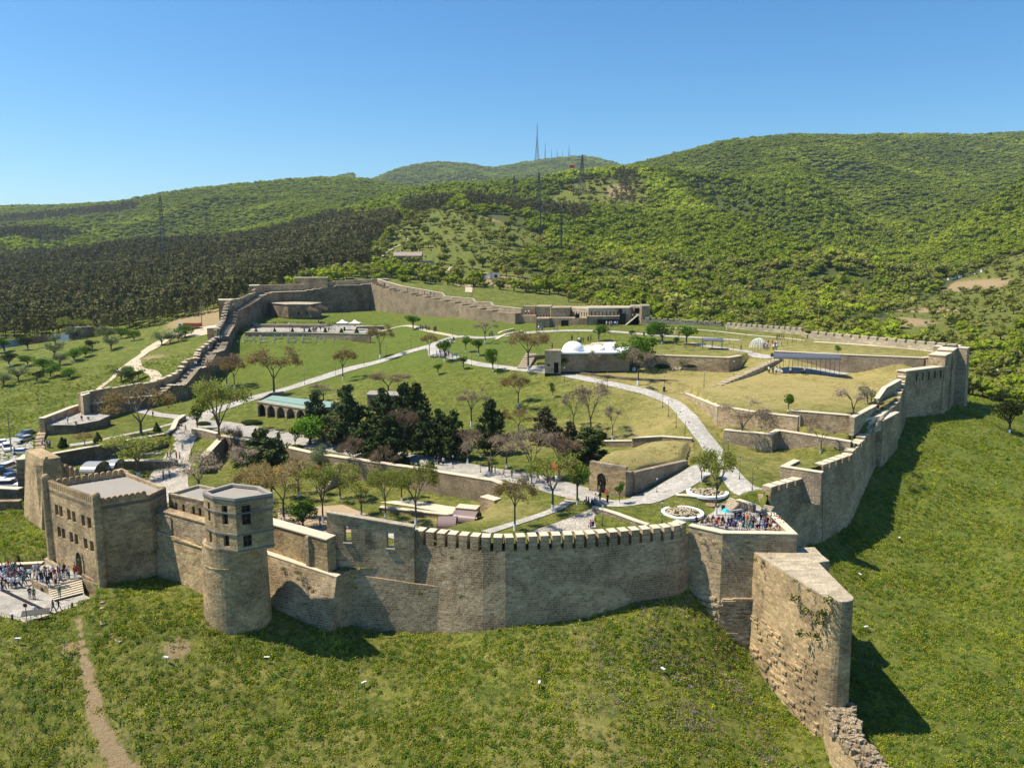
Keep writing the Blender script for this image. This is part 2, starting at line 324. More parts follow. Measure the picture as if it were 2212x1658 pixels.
LITP = [py_(*q) for q in LIT]
SOU = [(815, 603, 330), (700, 612, 322), (560, 620, 304), (545, 632, 290), (490, 655, 275), (478, 700, 256), (464, 738, 240), (427, 773, 225), (390, 799, 215), (324, 827, 200), (250, 838, 190), (174, 850, 180)]
SOUP = [py_(*q) for q in SOU]
BAS = [pt(174, 881, 35), pt(152, 882, 34.4), pt(85, 908, 34.4)]
LEFTW = [pt(80, 933, 37), pt(54.5, 972, 35)]
RING = [GA, GB, GC, py_(308, 1095, 103.2), py_(440, 1144, 96), TOW, py_(571, 1131, 99.8), py_(705, 1169, 95.0)] + NEAR + TER + RWP + BWP + LITP + SOUP[1:] + BAS + LEFTW
def inpoly(x, y, poly):
    x = np.asarray(x, float); y = np.asarray(y, float); c = np.zeros(np.broadcast(x, y).shape, bool); n = len(poly)
    for i in range(n):
        x0, y0 = poly[i][0], poly[i][1]; x1, y1 = poly[(i + 1) % n][0], poly[(i + 1) % n][1]
        if y0 == y1: continue
        c ^= ((y0 > y) != (y1 > y)) & (x < (x1 - x0) * (y - y0) / (y1 - y0) + x0)
    return c
# inside the walls: (picture x, picture y, drop)
inn = [(900, 1128, 36.6), (1000, 1135, 36.3), (1100, 1150, 36), (1300, 1130, 36.1), (1450, 1125, 36), (1300, 1075, 35.9), (1200, 1100, 36.2), (1272, 1056, 35.8), (1366, 1065, 35.8),
 (1450, 1050, 35.0), (1500, 1030, 34.4), (1480, 1085, 35.6), (1400, 1110, 35.9), (1560, 1100, 36.3), (1650, 1120, 36.3), (1590, 1060, 34.9), (1640, 1080, 34.6), (1590, 1040, 34), (1550, 990, 33), (1520, 950, 32.2), (1490, 920, 31.4), (1450, 870, 30),
 (1400, 845, 29), (1280, 820, 28), (1200, 805, 27.5), (1100, 795, 27.2), (1000, 775, 27), (940, 765, 26.7), (930, 745, 26), (1620, 1000, 33.6), (1700, 960, 33.3), (1600, 956, 33.3), (1690, 1040, 34.4), (1747, 984, 33.4), (1819, 966, 33.2), (1650, 1010, 33.9),
 (1000, 850, 31.8), (1200, 880, 32), (1200, 955, 35.6), (1100, 930, 35.4), (1000, 925, 35.6), (1330, 955, 34.5), (1400, 900, 31.8), (1430, 945, 33.2), (900, 870, 33.5), (1100, 850, 31), (1300, 870, 31),
 (540, 860, 36), (620, 845, 34.8), (700, 815, 33), (800, 785, 30.5), (860, 768, 28.6), (480, 880, 37), (420, 905, 37.8), (390, 960, 38.6), (365, 1040, 39.7), (600, 925, 36.6), (700, 955, 36.4), (800, 960, 36.3), (500, 940, 37), (900, 985, 36), (1000, 1000, 36), (1068, 1040, 36), (1150, 1040, 36), (800, 870, 33), (700, 880, 35.6),
 (520, 740, 26.5), (620, 740, 26.3), (720, 740, 26.3), (820, 735, 26), (600, 790, 31.5), (700, 780, 30), (800, 750, 27.5), (500, 800, 33), (480, 840, 35.6), (880, 730, 25),
 (600, 712, 24), (720, 712, 24), (830, 712, 24.4), (700, 690, 22), (815, 667, 20.6), (600, 690, 21.8), (645, 684, 21.5), (550, 697, 22.6), (1000, 695, 21.8), (1103, 692, 20.9), (885, 672, 20.7), (960, 718, 23.6), (900, 700, 22.4), (1050, 742, 25.2), (1000, 745, 25.8),
 (1150, 720, 23.4), (1390, 724, 22.6), (1300, 712, 21.9), (1365, 702, 21.2), (1500, 712, 21.6), (1600, 712, 22), (1500, 740, 23), (1600, 740, 22.8), (1700, 735, 22.4), (1700, 760, 23.2), (1900, 762, 22.5), (1750, 742, 22.3), (1950, 775, 22.9), (2030, 765, 22.4), (1830, 738, 22.2), (1950, 755, 22.2),
 (1120, 740, 24.6), (1180, 750, 24.8), (1230, 790, 27), (1130, 790, 27), (1100, 765, 26), (1300, 800, 27.2), (1450, 830, 28), (1350, 820, 27.8), (1574, 802, 26.8), (1620, 809, 26.6), (1548, 833, 27.9), (1470, 848, 29.2), (1630, 790, 25.7), (1682, 775, 23.9), (1650, 775, 24.5), (1500, 815, 27.3),
 (1750, 808, 26.1), (1839, 801, 26.2), (1965, 804, 26.3), (1700, 840, 27.4), (1600, 858, 28), (1850, 830, 27), (1930, 815, 26.4), (1554, 928, 32.2), (1720, 926, 30.8), (1830, 921, 30.2), (1760, 940, 31), (1838, 955, 31), (1650, 935, 31.6),
 (200, 920, 37.6), (250, 960, 37.6), (330, 925, 37.6), (380, 870, 36.8), (420, 850, 36.4), (300, 890, 37), (130, 965, 37.8), (200, 1000, 40), (300, 1000, 40), (330, 1050, 40), (560, 1080, 39.6), (700, 1050, 39.4), (900, 1100, 39.4), (1000, 1120, 38.6), (480, 1000, 39), (620, 1120, 39.6), (800, 1120, 39.5)]
ip = [P(x, y, h) for x, y, h in inn]
f_inn = tps([(p.x / 100, p.y / 100) for p in ip], np.array([p.z for p in ip]), 3e-4)
FLATS = []      # (polygon, height or function)
def flat(poly, z): FLATS.append((poly, z)); return poly
# lower court behind the window wall, the upper park terrace is the general level
LOW = [pt(440, 995, 36.9), pt(484.6, 947.6, 36.9), pt(607, 969, 36.4), pt(676.7, 985, 36.3), pt(786, 1001, 36.2), pt(919, 1019.6, 36.0), pt(1064, 1043, 36.0), pt(1120, 1068, 37)]
LOWER = LOW + [pt(1085, 1085, 39.2), pt(1010, 1128, 38.4), py_(893, 1160, 94), py_(700, 1169, 93), py_(571, 1131, 97), (-35, 96), (-44, 101), pt(420, 1060, 39.6)]
flat(LOWER, CZ - 39.4)
# terrace with the white domes; the walled lawn beside it
DOMET = [pt(1219, 764, 24), pt(1290, 770, 24), pt(1403, 771, 24), pt(1574, 778, 24), pt(1601, 771.7, 23.7), pt(1640, 752, 23.2), pt(1500, 742, 23.1), pt(1400, 745, 23.6), pt(1300, 745, 23.8), pt(1210, 752, 24)]
flat(DOMET, lambda x, y: np.minimum(f_inn(x / 100, y / 100), CZ - 23.3) * 0 + CZ - 23.9 + np.clip((y - 186) * .02, 0, .8))
# upper terrace right of the long canopy
UPT = [pt(1672, 764, 22.9), pt(1830, 770, 22.7), pt(1993.6, 777, 22.7), pt(2050, 770, 22.6), BWP[0], pt(1751, 724, 22.3), pt(1690, 745, 22.8)]
flat(UPT, CZ - 22.5)
# right-hand retaining walls
W1 = [pt(1482, 851.7, 28.9), pt(1552.6, 882, 28.4), pt(1640, 895, 28.2), pt(1724, 904, 28.2)]
W2 = [pt(1708.7, 887, 27.8), pt(1838, 900, 28)]
T1 = W1 + W2[:1] + W2[1:] + [pt(1880, 873, 27.5), pt(1900, 830, 26.6), pt(1650, 835, 27.2), pt(1520, 845, 28.4)]
flat(T1, lambda x, y: np.minimum(f_inn(x / 100, y / 100), CZ - 26.4) * 0 + CZ - 28.1 + np.clip((y - 147) * .055, 0, 2.0))
W3 = [pt(1564, 931, 31.2), pt(1666.7, 942, 31.1), pt(1682, 931, 30.6), pt(1760, 944, 30.8), pt(1838, 957, 31)]
T3 = W3 + [pt(1850, 921, 30), pt(1832, 921, 30), pt(1720, 926, 30.4), pt(1554, 915, 31)]
flat(T3, CZ - 31.0)
W4 = [pt(1718, 996, 32.2), pt(1690, 1011.8, 32.3), pt(1776, 1028, 32.5)]
T4 = [pt(1690, 1011.8, 32.3), pt(1718, 992, 32.2), pt(1819, 962, 31.8), pt(1845, 975, 32), pt(1776, 1030, 32.5)]
flat(T4, CZ - 32.3)
# crowd terrace and its sunken court
flat([TER[0], TER[1], TER[2], TER[3], pt(1640, 1083, 35.6), pt(1560, 1092, 36.2), pt(1518, 1124, 36.3)], CZ - 36.3)
# cistern mound
MA, MBp, MC = pt(1274, 997, 31.2), pt(1352, 1010.4, 31.3), pt(1368.5, 1020, 32.4)
MOUND = [MA, MBp, MC, pt(1483, 994.4, 33), pt(1497, 957, 32.2), pt(1420, 950, 31.8), pt(1340, 965, 31.4)]
_ma, _mc, _md = Vector(MA), Vector(MC), Vector(MOUND[3])
def mound_z(x, y):
    ax = (_md - _mc).normalized(); wd = 8.2
    s = (x - _mc.x) * ax.x + (y - _mc.y) * ax.y; t = -(x - _mc.x) * ax.y + (y - _mc.y) * ax.x
    L = (_md - _mc).length
    return CZ - 32.9 + 1.9 * np.sin(np.clip(t / wd, 0, 1) * math.pi * .75) * np.clip(1.1 - s / L * .25, 0, 1) + .25 * np.sin(s * .5)
flat(MOUND, mound_z)
# letter slope terrace with white paving
TERR = [pt(540, 715.5, 24), pt(660, 716.5, 24), pt(790, 720, 24), pt(830, 719, 24.3), pt(810, 708, 24.2), pt(760, 705, 24), pt(640, 705, 24), pt(545, 706, 24)]
flat(TERR, CZ - 24.0)
# left gardens
GL = [pt(90, 990, 37.5), pt(107, 984, 37.6), pt(361, 938, 37.6), pt(376, 935, 38.4), pt(366, 1010, 39.5), pt(180, 1010, 40), pt(100, 1000, 40)]
flat([GL[0], GL[1], GL[2], pt(363, 990, 40), pt(260, 1020, 40), pt(165, 1015, 40)], CZ - 40.2)
BASP = [pt(85, 912, 36.5), pt(99, 917, 35.2), pt(163, 917, 35.2), pt(214, 907, 35.2), pt(238, 896, 35.2), pt(174, 888, 35.2), pt(137, 893, 35.2)]
def z_in(x, y):
    x = np.asarray(x, float); y = np.asarray(y, float); z = f_inn(x / 100, y / 100) + .08 * vnoise(x, y, 5, 6)
    for poly, zz in FLATS:
        m = inpoly(x, y, poly); z = np.where(m, zz(x, y) if callable(zz) else zz, z)
    return z
def zg(x, y):
    x = np.asarray(x, float); y = np.asarray(y, float)
    return np.where(inpoly(x, y, RING), z_in(x, y), z_ext(x, y))
def zg1(x, y): return float(zg(np.array([x]), np.array([y]))[0])
_ts = np.concatenate([np.arange(70, 420, .3), np.arange(420, 5000, 3.0)])
def G(px, py, lo=70, hi=5000):
    r = ray(px, py); ts = _ts[(_ts >= lo) & (_ts <= hi)]
    x, y, z = r[0] * ts, r[1] * ts, CZ + r[2] * ts
    d = z - zg(x, y); k = np.nonzero(d <= 0)[0]
    if len(k) == 0: k = [int(np.argmin(np.abs(d)))]
    k = k[0]; t = ts[k]
    if k > 0 and d[k] < 0 < d[k - 1]: t = ts[k - 1] + (ts[k] - ts[k - 1]) * d[k - 1] / (d[k - 1] - d[k])
    X, Y = r[0] * t, r[1] * t
    return Vector((X, Y, zg1(X, Y)))
def GP(pts): return [tuple(G(*p)[:2]) for p in pts]
def grid_mesh(name, X, Y, Z, mask, mat, attrs=None):
    ny, nx = X.shape; idx = -np.ones(X.size, int)
    c = mask; q = np.argwhere(c)
    a = q[:, 0] * nx + q[:, 1]; quads = np.stack([a, a + 1, a + nx + 1, a + nx], 1)
    used = np.unique(quads); idx[used] = np.arange(len(used)); quads = idx[quads]
    me = bpy.data.meshes.new(name); me.vertices.add(len(used))
    co = np.stack([X.ravel()[used], Y.ravel()[used], Z.ravel()[used]], 1); me.vertices.foreach_set("co", co.ravel())
    n = len(quads); me.loops.add(n * 4); me.loops.foreach_set("vertex_index", quads.ravel().astype(np.int32))
    me.polygons.add(n); me.polygons.foreach_set("loop_start", np.arange(0, n * 4, 4, dtype=np.int32)); me.polygons.foreach_set("loop_total", np.full(n, 4, np.int32))
    me.polygons.foreach_set("use_smooth", np.ones(n, bool)); me.materials.append(mat)
    for k, arr in (attrs or {}).items():
        at = me.attributes.new(k, 'FLOAT', 'POINT'); at.data.foreach_set("value", arr.ravel()[used].astype(np.float32))
    me.update(calc_edges=True); o = bpy.data.objects.new(name, me); COL.objects.link(o); return o
def m_grass(name):
    m, nt, b = newmat(name, .95); pos = geo_pos(nt)
    at = lambda s: N(nt, "ShaderNodeAttribute", attribute_name=s).outputs["Fac"]
    n0 = noise(nt, pos, .045, 4); n1 = noise(nt, pos, .35, 6, .7); n2 = noise(nt, pos, 2.2, 5, .7); n3 = noise(nt, pos, 11, 4, .7)
    g = mix(nt, (.055, .095, .009), (.185, .21, .022), ramp(nt, n1, .34, .64))
    g = mix(nt, g, (.20, .185, .035), ramp(nt, n0, .45, .7, (0, 0, 0), (.55, .55, .55)))
    n2b = noise(nt, pos, .9, 5, .7); g = mix(nt, g, (.032, .052, .008), ramp(nt, n2b, .38, .56, (.85, .85, .85), (0, 0, 0))); g = mix(nt, g, (.25, .225, .045), ramp(nt, n2, .5, .68, (0, 0, 0), (.6, .6, .6)))
    g = mix(nt, g, (.27, .28, .05), ramp(nt, n3, .5, .7, (0, 0, 0), (.75, .75, .75)))
    add = nt.nodes.new("ShaderNodeMath"); add.operation = 'ADD'; nt.links.new(at("dry"), add.inputs[0])
    sc = nt.nodes.new("ShaderNodeMath"); sc.operation = 'MULTIPLY_ADD'; sc.inputs[1].default_value = 2.2; sc.inputs[2].default_value = -1.15; nt.links.new(mix(nt, n1, n2, .45), sc.inputs[0]); nt.links.new(sc.outputs[0], add.inputs[1])
    dryc = mix(nt, (.32, .245, .085), (.56, .45, .19), n3)
    g = mix(nt, g, dryc, ramp(nt, add.outputs[0], .1, 1.1, (0, 0, 0), (.85, .85, .85)))
    ea = nt.nodes.new("ShaderNodeMath"); ea.operation = 'ADD'; nt.links.new(at("earth"), ea.inputs[0]); nt.links.new(sc.outputs[0], ea.inputs[1])
    g = mix(nt, g, mix(nt, (.26, .18, .09), (.43, .32, .18), n3), ramp(nt, ea.outputs[0], .4, .7))
    lu = nt.nodes.new("ShaderNodeMath"); lu.operation = 'MULTIPLY'; nt.links.new(at("lush"), lu.inputs[0]); lu.inputs[1].default_value = .6
    g = mix(nt, g, mix(nt, mix(nt, (.028, .075, .008), (.11, .175, .014), ramp(nt, n2, .35, .65)), (.14, .19, .02), n2), lu.outputs[0])
    wd = at("wood")
    g = mix(nt, g, mix(nt, (.020, .040, .008), (.075, .10, .02), n2), wd)
    nt.links.new(g, b.inputs["Base Color"])
    p = bump(nt, b, n2, .7, .5); bump(nt, b, n3, .8, .2, p); return m
M_GRASS = m_grass("grass_ground")
def wpoly(pts): return [((px - 1106) / F * 1.012 * Y, Y) for px, Y in pts]
PINE_A = wpoly([(-700, 330), (150, 322), (330, 322), (470, 318), (560, 345), (690, 372), (690, 430), (800, 440), (810, 560), (870, 620), (860, 760), (700, 1000), (500, 960), (300, 900), (-100, 820), (-900, 700)])
PINE_B = wpoly([(1010, 730), (1265, 760), (1270, 860), (1180, 880), (1010, 830)])
PINE_C = wpoly([(880, 700), (985, 760), (985, 880), (870, 860)])
PINE_D = wpoly([(1310, 980), (1365, 960), (1365, 1080), (1320, 1080)])
PINE_E = wpoly([(-600, 1350), (220, 1200), (150, 1050), (-600, 1050)])
PINE_F = wpoly([(-700, 1900), (330, 1750), (320, 1600), (-700, 1600)])
PINES = (PINE_A, PINE_B, PINE_C, PINE_D, PINE_E, PINE_F)
MEAD = [wpoly(q) for q in ([(810, 430), (1010, 430), (1180, 560), (1180, 640), (1000, 725), (930, 800), (860, 640)], [(940, 355), (1200, 360), (1180, 430), (1030, 460), (960, 440)],
        [(1960, 320), (2212, 330), (2500, 560), (2120, 640), (1900, 420)], [(1180, 880), (1400, 930), (1380, 1050), (1250, 1060), (1180, 1000)],
        [(-900, 180), (470, 240), (460, 318), (150, 320), (-900, 320)])]
def in_any(x, y, polys):
    m = np.zeros(np.shape(x), bool)
    for p in polys: m |= inpoly(x, y, p)
    return m
def blob(x, y, c, r):
    return np.exp(-((x - c[0]) ** 2 + (y - c[1]) ** 2) / (r * r))
def smooth_line(pts, k=6):
    pts = [Vector(p[:2]) for p in pts]; out = []
    for i in range(len(pts) - 1):
        p0, p1, p2, p3 = pts[max(i - 1, 0)], pts[i], pts[i + 1], pts[min(i + 2, len(pts) - 1)]
        for j in range(k):
            t = j / k
            out.append(.5 * ((2 * p1) + (p2 - p0) * t + (2 * p0 - 5 * p1 + 4 * p2 - p3) * t * t + (3 * p1 - p0 - 3 * p2 + p3) * t ** 3))
    return out + [pts[-1]]
# exterior sheet: fan-shaped grid, fine near the camera, reaching the horizon
us = np.linspace(-1.35, 1.35, 900); ys = np.exp(np.linspace(math.log(40), math.log(8000), 760))
U, YY = np.meshgrid(us, ys); XX = U * YY
ZZ = z_ext(XX, YY)
PLZ = [pt(*C1(x, y), h) for x, y, h in ((415, 1200, 43.1), (1480, 850, 43.1), (1500, 600, 43), (1300, 300, 43), (660, 250, 43), (-1200, 360, 43), (-1200, 1060, 43.1), (0, 1110, 43.1))]
ZZ = np.where(inpoly(XX, YY, PLZ), np.minimum(ZZ, CZ - 43.7), ZZ)
near = (YY > 80) & (YY < 360) & (np.abs(XX) < 200)
ins = np.zeros(XX.shape, bool); ins[near] = inpoly(XX[near], YY[near], RING)
core = ins.copy()
for dx, dy in ((1.2, 0), (-1.2, 0), (0, 1.2), (0, -1.2)):
    c2 = np.zeros(XX.shape, bool); c2[near] = inpoly(XX[near] + dx, YY[near] + dy, RING); core &= c2
ZZ[core] = np.minimum(ZZ[core], z_in(XX[core], YY[core]) - 4)
deep = (YY > 340) | (np.abs(XX) > 200)
wood = np.zeros(XX.shape); wood[YY > 360] = .9; wood[in_any(XX, YY, MEAD)] = .12
wood[(YY > 1500)] = 1
wood[(YY <= 330)] = 0
pinem = in_any(XX, YY, PINES)
earth = np.zeros(XX.shape); dry = np.zeros(XX.shape) + .12
for (px, Y, r, a) in ((1915, 375, 22, 1.25), (2085, 520, 26, 1.2), (1060, 405, 22, 1.2), (1090, 380, 16, 1.1), (745, 385, 16, 1.3), (1010, 352, 8, 1), (1100, 700, 30, .9), (1330, 1020, 30, .8), (460, 300, 16, 1.25), (430, 322, 14, 1.1), (2200, 640, 30, .6), (1990, 430, 14, .9), (330, 252, 7, .8), (2010, 420, 18, .8)):
    earth += a * blob(XX, YY, ((px - 1106) / F * 1.012 * Y, Y), r)
for (px, py, r, a) in ((1250, 1560, 7, .35), (700, 1640, 6, .3), (240, 1600, 5, .3), (160, 1480, 1.3, 1.3), (380, 1385, 2.2, .9)):
    p = P(px, py, 49 if py > 1400 else 44); (dry if a < .5 else earth)[:] += a * blob(XX, YY, (p.x, p.y), r)
_tr = smooth_line([P(a, b, h)[:2] for a, b, h in ((168, 1330, 42.9), (185, 1420, 44.6), (200, 1500, 47), (215, 1570, 49), (252, 1640, 51), (280, 1700, 53))])
for _p, _q in zip(_tr[:-1], _tr[1:]):
    _d = np.minimum(1e3, np.hypot(XX - (_p.x + _q.x) / 2 - .25 * vnoise(XX, YY, .9, 2), YY - (_p.y + _q.y) / 2)); _w = .35 + (1 - max(0, min(1, (_p.y - 72) / 22))) * .75
    earth = np.maximum(earth, 1.25 * np.exp(-(_d / _w) ** 2))
lush = np.clip((XX - 28) / 20, 0, .55) * (YY < 220) + .25 * (XX < -60) * (YY > 150)
dry += .08 * (XX < 40) * (YY < 130)
g_ext = grid_mesh("ground", XX, YY, ZZ, np.ones((759, 899), bool) & ~core[:-1, :-1] | (~core[:-1, :-1]), M_GRASS, dict(wood=wood, earth=earth, dry=dry, lush=lush))
tag(g_ext, kind="structure")
# interior sheet
bx = np.array([p[0] for p in RING]); by = np.array([p[1] for p in RING]); st = .5
gx = np.arange(bx.min() - 1, bx.max() + 1, st); gy = np.arange(by.min() - 1, by.max() + 1, st)
GXX, GYY = np.meshgrid(gx, gy); GZ = z_in(GXX, GYY)
_pad = np.pad(GZ, 1, mode='edge'); _sh = [_pad[1 + i:GZ.shape[0] + 1 + i, 1 + j:GZ.shape[1] + 1 + j] for i in (-1, 0, 1) for j in (-1, 0, 1)]
_mn, _mx = np.min(_sh, axis=0), np.max(_sh, axis=0); GZ = np.where(_mx - _mn > .8, _mn, GZ)
msk = inpoly(GXX[:-1, :-1] + st / 2, GYY[:-1, :-1] + st / 2, RING)
for _dx, _dy in ((.75, 0), (-.75, 0), (0, .75), (0, -.75)): msk &= inpoly(GXX[:-1, :-1] + st / 2 + _dx, GYY[:-1, :-1] + st / 2 + _dy, RING)
d_in = np.zeros(GXX.shape)
for (px, py, h, r, a) in ((1700, 840, 27.4, 24, .5), (1600, 858, 28, 20, .42), (1900, 762, 22.5, 36, .4), (1450, 830, 28, 22, .35), (1300, 800, 27, 20, .4), (1200, 950, 35.5, 10, .6), (1400, 930, 33, 9, .5), (1420, 975, 32, 10, .6), (1650, 745, 22.8, 30, .35), (700, 860, 35, 14, .3), (1000, 1120, 38, 8, .5), (1850, 830, 27, 18, .5), (1450, 1095, 35.8, 5, .3), (1640, 1000, 33.6, 12, .35), (1100, 1100, 37, 8, .4)):
    p = P(px, py, h); d_in += a * blob(GXX, GYY, (p.x, p.y), r)
l_in = np.clip((GYY - 195) / 40, 0, .8) * (GXX < 10) + .35 * blob(GXX, GYY, (-10, 235), 45)
for poly in (LOWER,): d_in += .25 * inpoly(GXX, GYY, poly)
d_in += .7 * inpoly(GXX, GYY, MOUND)
g_in = grid_mesh("citadel_ground", GXX, GYY, GZ, msk, M_GRASS, dict(wood=np.zeros(GXX.shape), earth=np.zeros(GXX.shape), dry=np.clip(d_in, 0, 1), lush=np.clip(l_in, 0, 1)))
tag(g_in, kind="structure")
_lny0, _dly = math.log(ys[0]), math.log(ys[1]) - math.log(ys[0]); _u0, _du = us[0], us[1] - us[0]
ZX = np.where(inpoly(XX, YY, PLZ), np.minimum(z_ext(XX, YY), CZ - 43.7), z_ext(XX, YY))
def _bil(A, i, j):
    i0 = np.clip(np.floor(i).astype(int), 0, A.shape[0] - 2); j0 = np.clip(np.floor(j).astype(int), 0, A.shape[1] - 2)
    a, b = np.clip(i - i0, 0, 1), np.clip(j - j0, 0, 1)
    return A[i0, j0] * (1 - a) * (1 - b) + A[i0 + 1, j0] * a * (1 - b) + A[i0, j0 + 1] * (1 - a) * b + A[i0 + 1, j0 + 1] * a * b
_ringc = np.zeros(GXX.shape, np.float32); _ringc[inpoly(GXX, GYY, RING)] = 1
def zg(x, y):
    x = np.asarray(x, float); y = np.maximum(np.asarray(y, float), 41)
    ze = _bil(ZX, (np.log(y) - _lny0) / _dly, (x / y - _u0) / _du)
    gi, gj = (y - gy[0]) / st, (x - gx[0]) / st
    ok = (gi > 0) & (gi < GZ.shape[0] - 1) & (gj > 0) & (gj < GZ.shape[1] - 1)
    zi = _bil(GZ, gi, gj); r = _bil(_ringc, gi, gj)
    return np.where(ok & (r > .5), zi, ze)
def zg1(x, y): return float(zg(np.array([x]), np.array([y]))[0])
# drape a surface over the ground: polygon in plan, small offset above
def drape(name, poly, mat, off=.05, step=1.2, kind="structure", z=None, parent=None, thick=.0):
    pts = [Vector(p[:2]) for p in poly]; n0 = len(pts); DRAPED.append([tuple(p) for p in pts])
    A = sum(pts[i].x * pts[(i + 1) % n0].y - pts[(i + 1) % n0].x * pts[i].y for i in range(n0))
    if A < 0: pts = pts[::-1]
    dense = []
    for i in range(n0):
        a, b = pts[i], pts[(i + 1) % n0]; k = max(1, int((b - a).length / step))
        dense += [a.lerp(b, j / k) for j in range(k)]
    n = len(dense)
    xs = [p.x for p in dense]; yy = [p.y for p in dense]
    gx_, gy_ = np.meshgrid(np.arange(min(xs), max(xs), step), np.arange(min(yy), max(yy), step))
    gx_ = gx_ + .123; gy_ = gy_ + .217
    mi = inpoly(gx_, gy_, [(p.x, p.y) for p in dense])
    allp = dense + [Vector((float(a), float(b))) for a, b in zip(gx_[mi], gy_[mi])]
    vs, es, fs, *_ = delaunay_2d_cdt(allp, [(i, (i + 1) % n) for i in range(n)], [list(range(n))], 1, 1e-5)
    X = np.array([v[0] for v in vs]); Y = np.array([v[1] for v in vs])
    _z = np.array([zg(X + dx, Y + dy) for dx, dy in ((0, 0), (.3, 0), (-.3, 0), (0, .3), (0, -.3))])
    Z = np.full(len(X), z) if z is not None else np.where(np.ptp(_z, axis=0) > .6, np.min(_z, axis=0), np.max(_z, axis=0)) + off
    me = bpy.data.meshes.new(name); me.from_pydata([(float(a), float(b), float(c)) for a, b, c in zip(X, Y, Z)], [], [tuple(f) for f in fs])
    uvl = me.uv_layers.new(name="uv")
    for l in me.loops: uvl.data[l.index].uv = (X[l.vertex_index], Y[l.vertex_index])
    me.materials.append(mat); o = bpy.data.objects.new(name, me); COL.objects.link(o)
    for p in me.polygons:
        if p.normal.z < 0: p.flip()
    if parent: o.parent = parent
    if kind: o["kind"] = kind
    return o
DRAPED = []
def ribbon(pts, w):
    pts = [Vector(p[:2]) for p in pts]; L, Rr = [], []
    for i, p in enumerate(pts):
        d = (pts[min(i + 1, len(pts) - 1)] - pts[max(i - 1, 0)]).normalized(); nrm = Vector((-d.y, d.x))
        ww = (w[i] if isinstance(w, (list, tuple)) else w) / 2
        L.append(p + nrm * ww); Rr.append(p - nrm * ww)
    return L + Rr[::-1]
# ------------------------------------------------------------------ walls
def resample(pts, zs, step):
    out = []; oz = []
    for i in range(len(pts) - 1):
        a, b = Vector(pts[i][:2]), Vector(pts[i + 1][:2]); k = max(1, round((b - a).length / step))
        for j in range(k):
            t = j / k; out.append(a.lerp(b, t)); oz.append(zs[i] + (zs[i + 1] - zs[i]) * t)
    out.append(Vector(pts[-1][:2])); oz.append(zs[-1]); return out, oz
def normals(pts):
    ns = []
    for i in range(len(pts)):
        a = (pts[i] - pts[i - 1]).normalized() if i else None
        b = (pts[i + 1] - pts[i]).normalized() if i < len(pts) - 1 else None
        if a is None: a = b
        if b is None: b = a
        d = (a + b); d = d.normalized() if d.length > 1e-6 else a
        k = 1 / max(.5, d.dot(a)); ns.append(Vector((d.y, -d.x)) * k)
    return ns
def strip(mb, pts, zs, zb, T, off=0.0, batter=0.0, quant=0, step=1.5, m=0, mtop=None, uoff=0, cornice=False):
    """solid strip: outer face on pts (+off inward), thickness T inward; zb callable(x,y) or number"""
    pts, zs = resample(pts, zs, step); ns = normals(pts); n = len(pts)
    zbf = zb if callable(zb) else (lambda x, y: zb)
    u = [uoff]
    for i in range(1, n): u.append(u[-1] + (pts[i] - pts[i - 1]).length)
    mt = m if mtop is None else mtop; cols = []
    for i in range(n):
        o = pts[i] - ns[i] * off; q = pts[i] - ns[i] * (off + T)
        z0 = zbf(o.x, o.y); bo = o + ns[i] * max(0, (zs[i] - z0)) * batter
        cols.append((o, q, bo, z0, zbf(q.x, q.y)))
    prev = None
    for i in range(n - 1):
        (o, q, bo, zo, zi), (o2, q2, bo2, zo2, zi2) = cols[i], cols[i + 1]
        if quant: za = zb_ = math.floor((zs[i] + zs[i + 1]) / 2 / quant + .5) * quant
        else: za, zb_ = zs[i], zs[i + 1]
        U = [(u[i], zo), (u[i + 1], zo2), (u[i + 1], zb_), (u[i], za)]
        mb.face([(bo.x, bo.y, zo), (bo2.x, bo2.y, zo2), (o2.x, o2.y, zb_), (o.x, o.y, za)], uv=U, m=m)
        mb.face([(q2.x, q2.y, zi2), (q.x, q.y, zi), (q.x, q.y, za), (q2.x, q2.y, zb_)], uv=[(u[i + 1], zi2), (u[i], zi), (u[i], za), (u[i + 1], zb_)], m=m)
        mb.face([(o.x, o.y, za), (o2.x, o2.y, zb_), (q2.x, q2.y, zb_), (q.x, q.y, za)], m=mt)
        if prev is not None and abs(prev - za) > 1e-4:
            lo, hi = min(prev, za), max(prev, za)
            mb.face([(o.x, o.y, lo), (q.x, q.y, lo), (q.x, q.y, hi), (o.x, o.y, hi)], m=m)
        prev = zb_
    for (o, q, bo, zo, zi), z, fl in ((cols[0], None, 0), (cols[-1], None, 1)):
        z = (math.floor((zs[0] + zs[1]) / 2 / quant + .5) * quant if quant else zs[0]) if fl == 0 else prev
        f = [(bo.x, bo.y, zo), (o.x, o.y, z), (q.x, q.y, z), (q.x, q.y, zi)]
        mb.face(f if fl == 0 else f[::-1], m=m)
    return mb
def zlow(d=2.0):
    return lambda x, y: min(zg1(x, y), zg1(x + 1.5, y), zg1(x - 1.5, y), zg1(x, y + 1.5), zg1(x, y - 1.5)) - d
def along(pts, spacing, start=0, zs=None):
    """points every spacing metres with direction angle"""
    pts = [Vector(p[:2]) for p in pts]; L = 0; out = []; want = start
    for i in range(len(pts) - 1):
        seg = (pts[i + 1] - pts[i]).length; d = (pts[i + 1] - pts[i]).normalized()
        while want <= L + seg:
            t = (want - L) / seg; p = pts[i] + d * (want - L)
            out.append((p, math.atan2(d.y, d.x), zs[i] + (zs[i + 1] - zs[i]) * t if zs else 0)); want += spacing
        L += seg
    return out
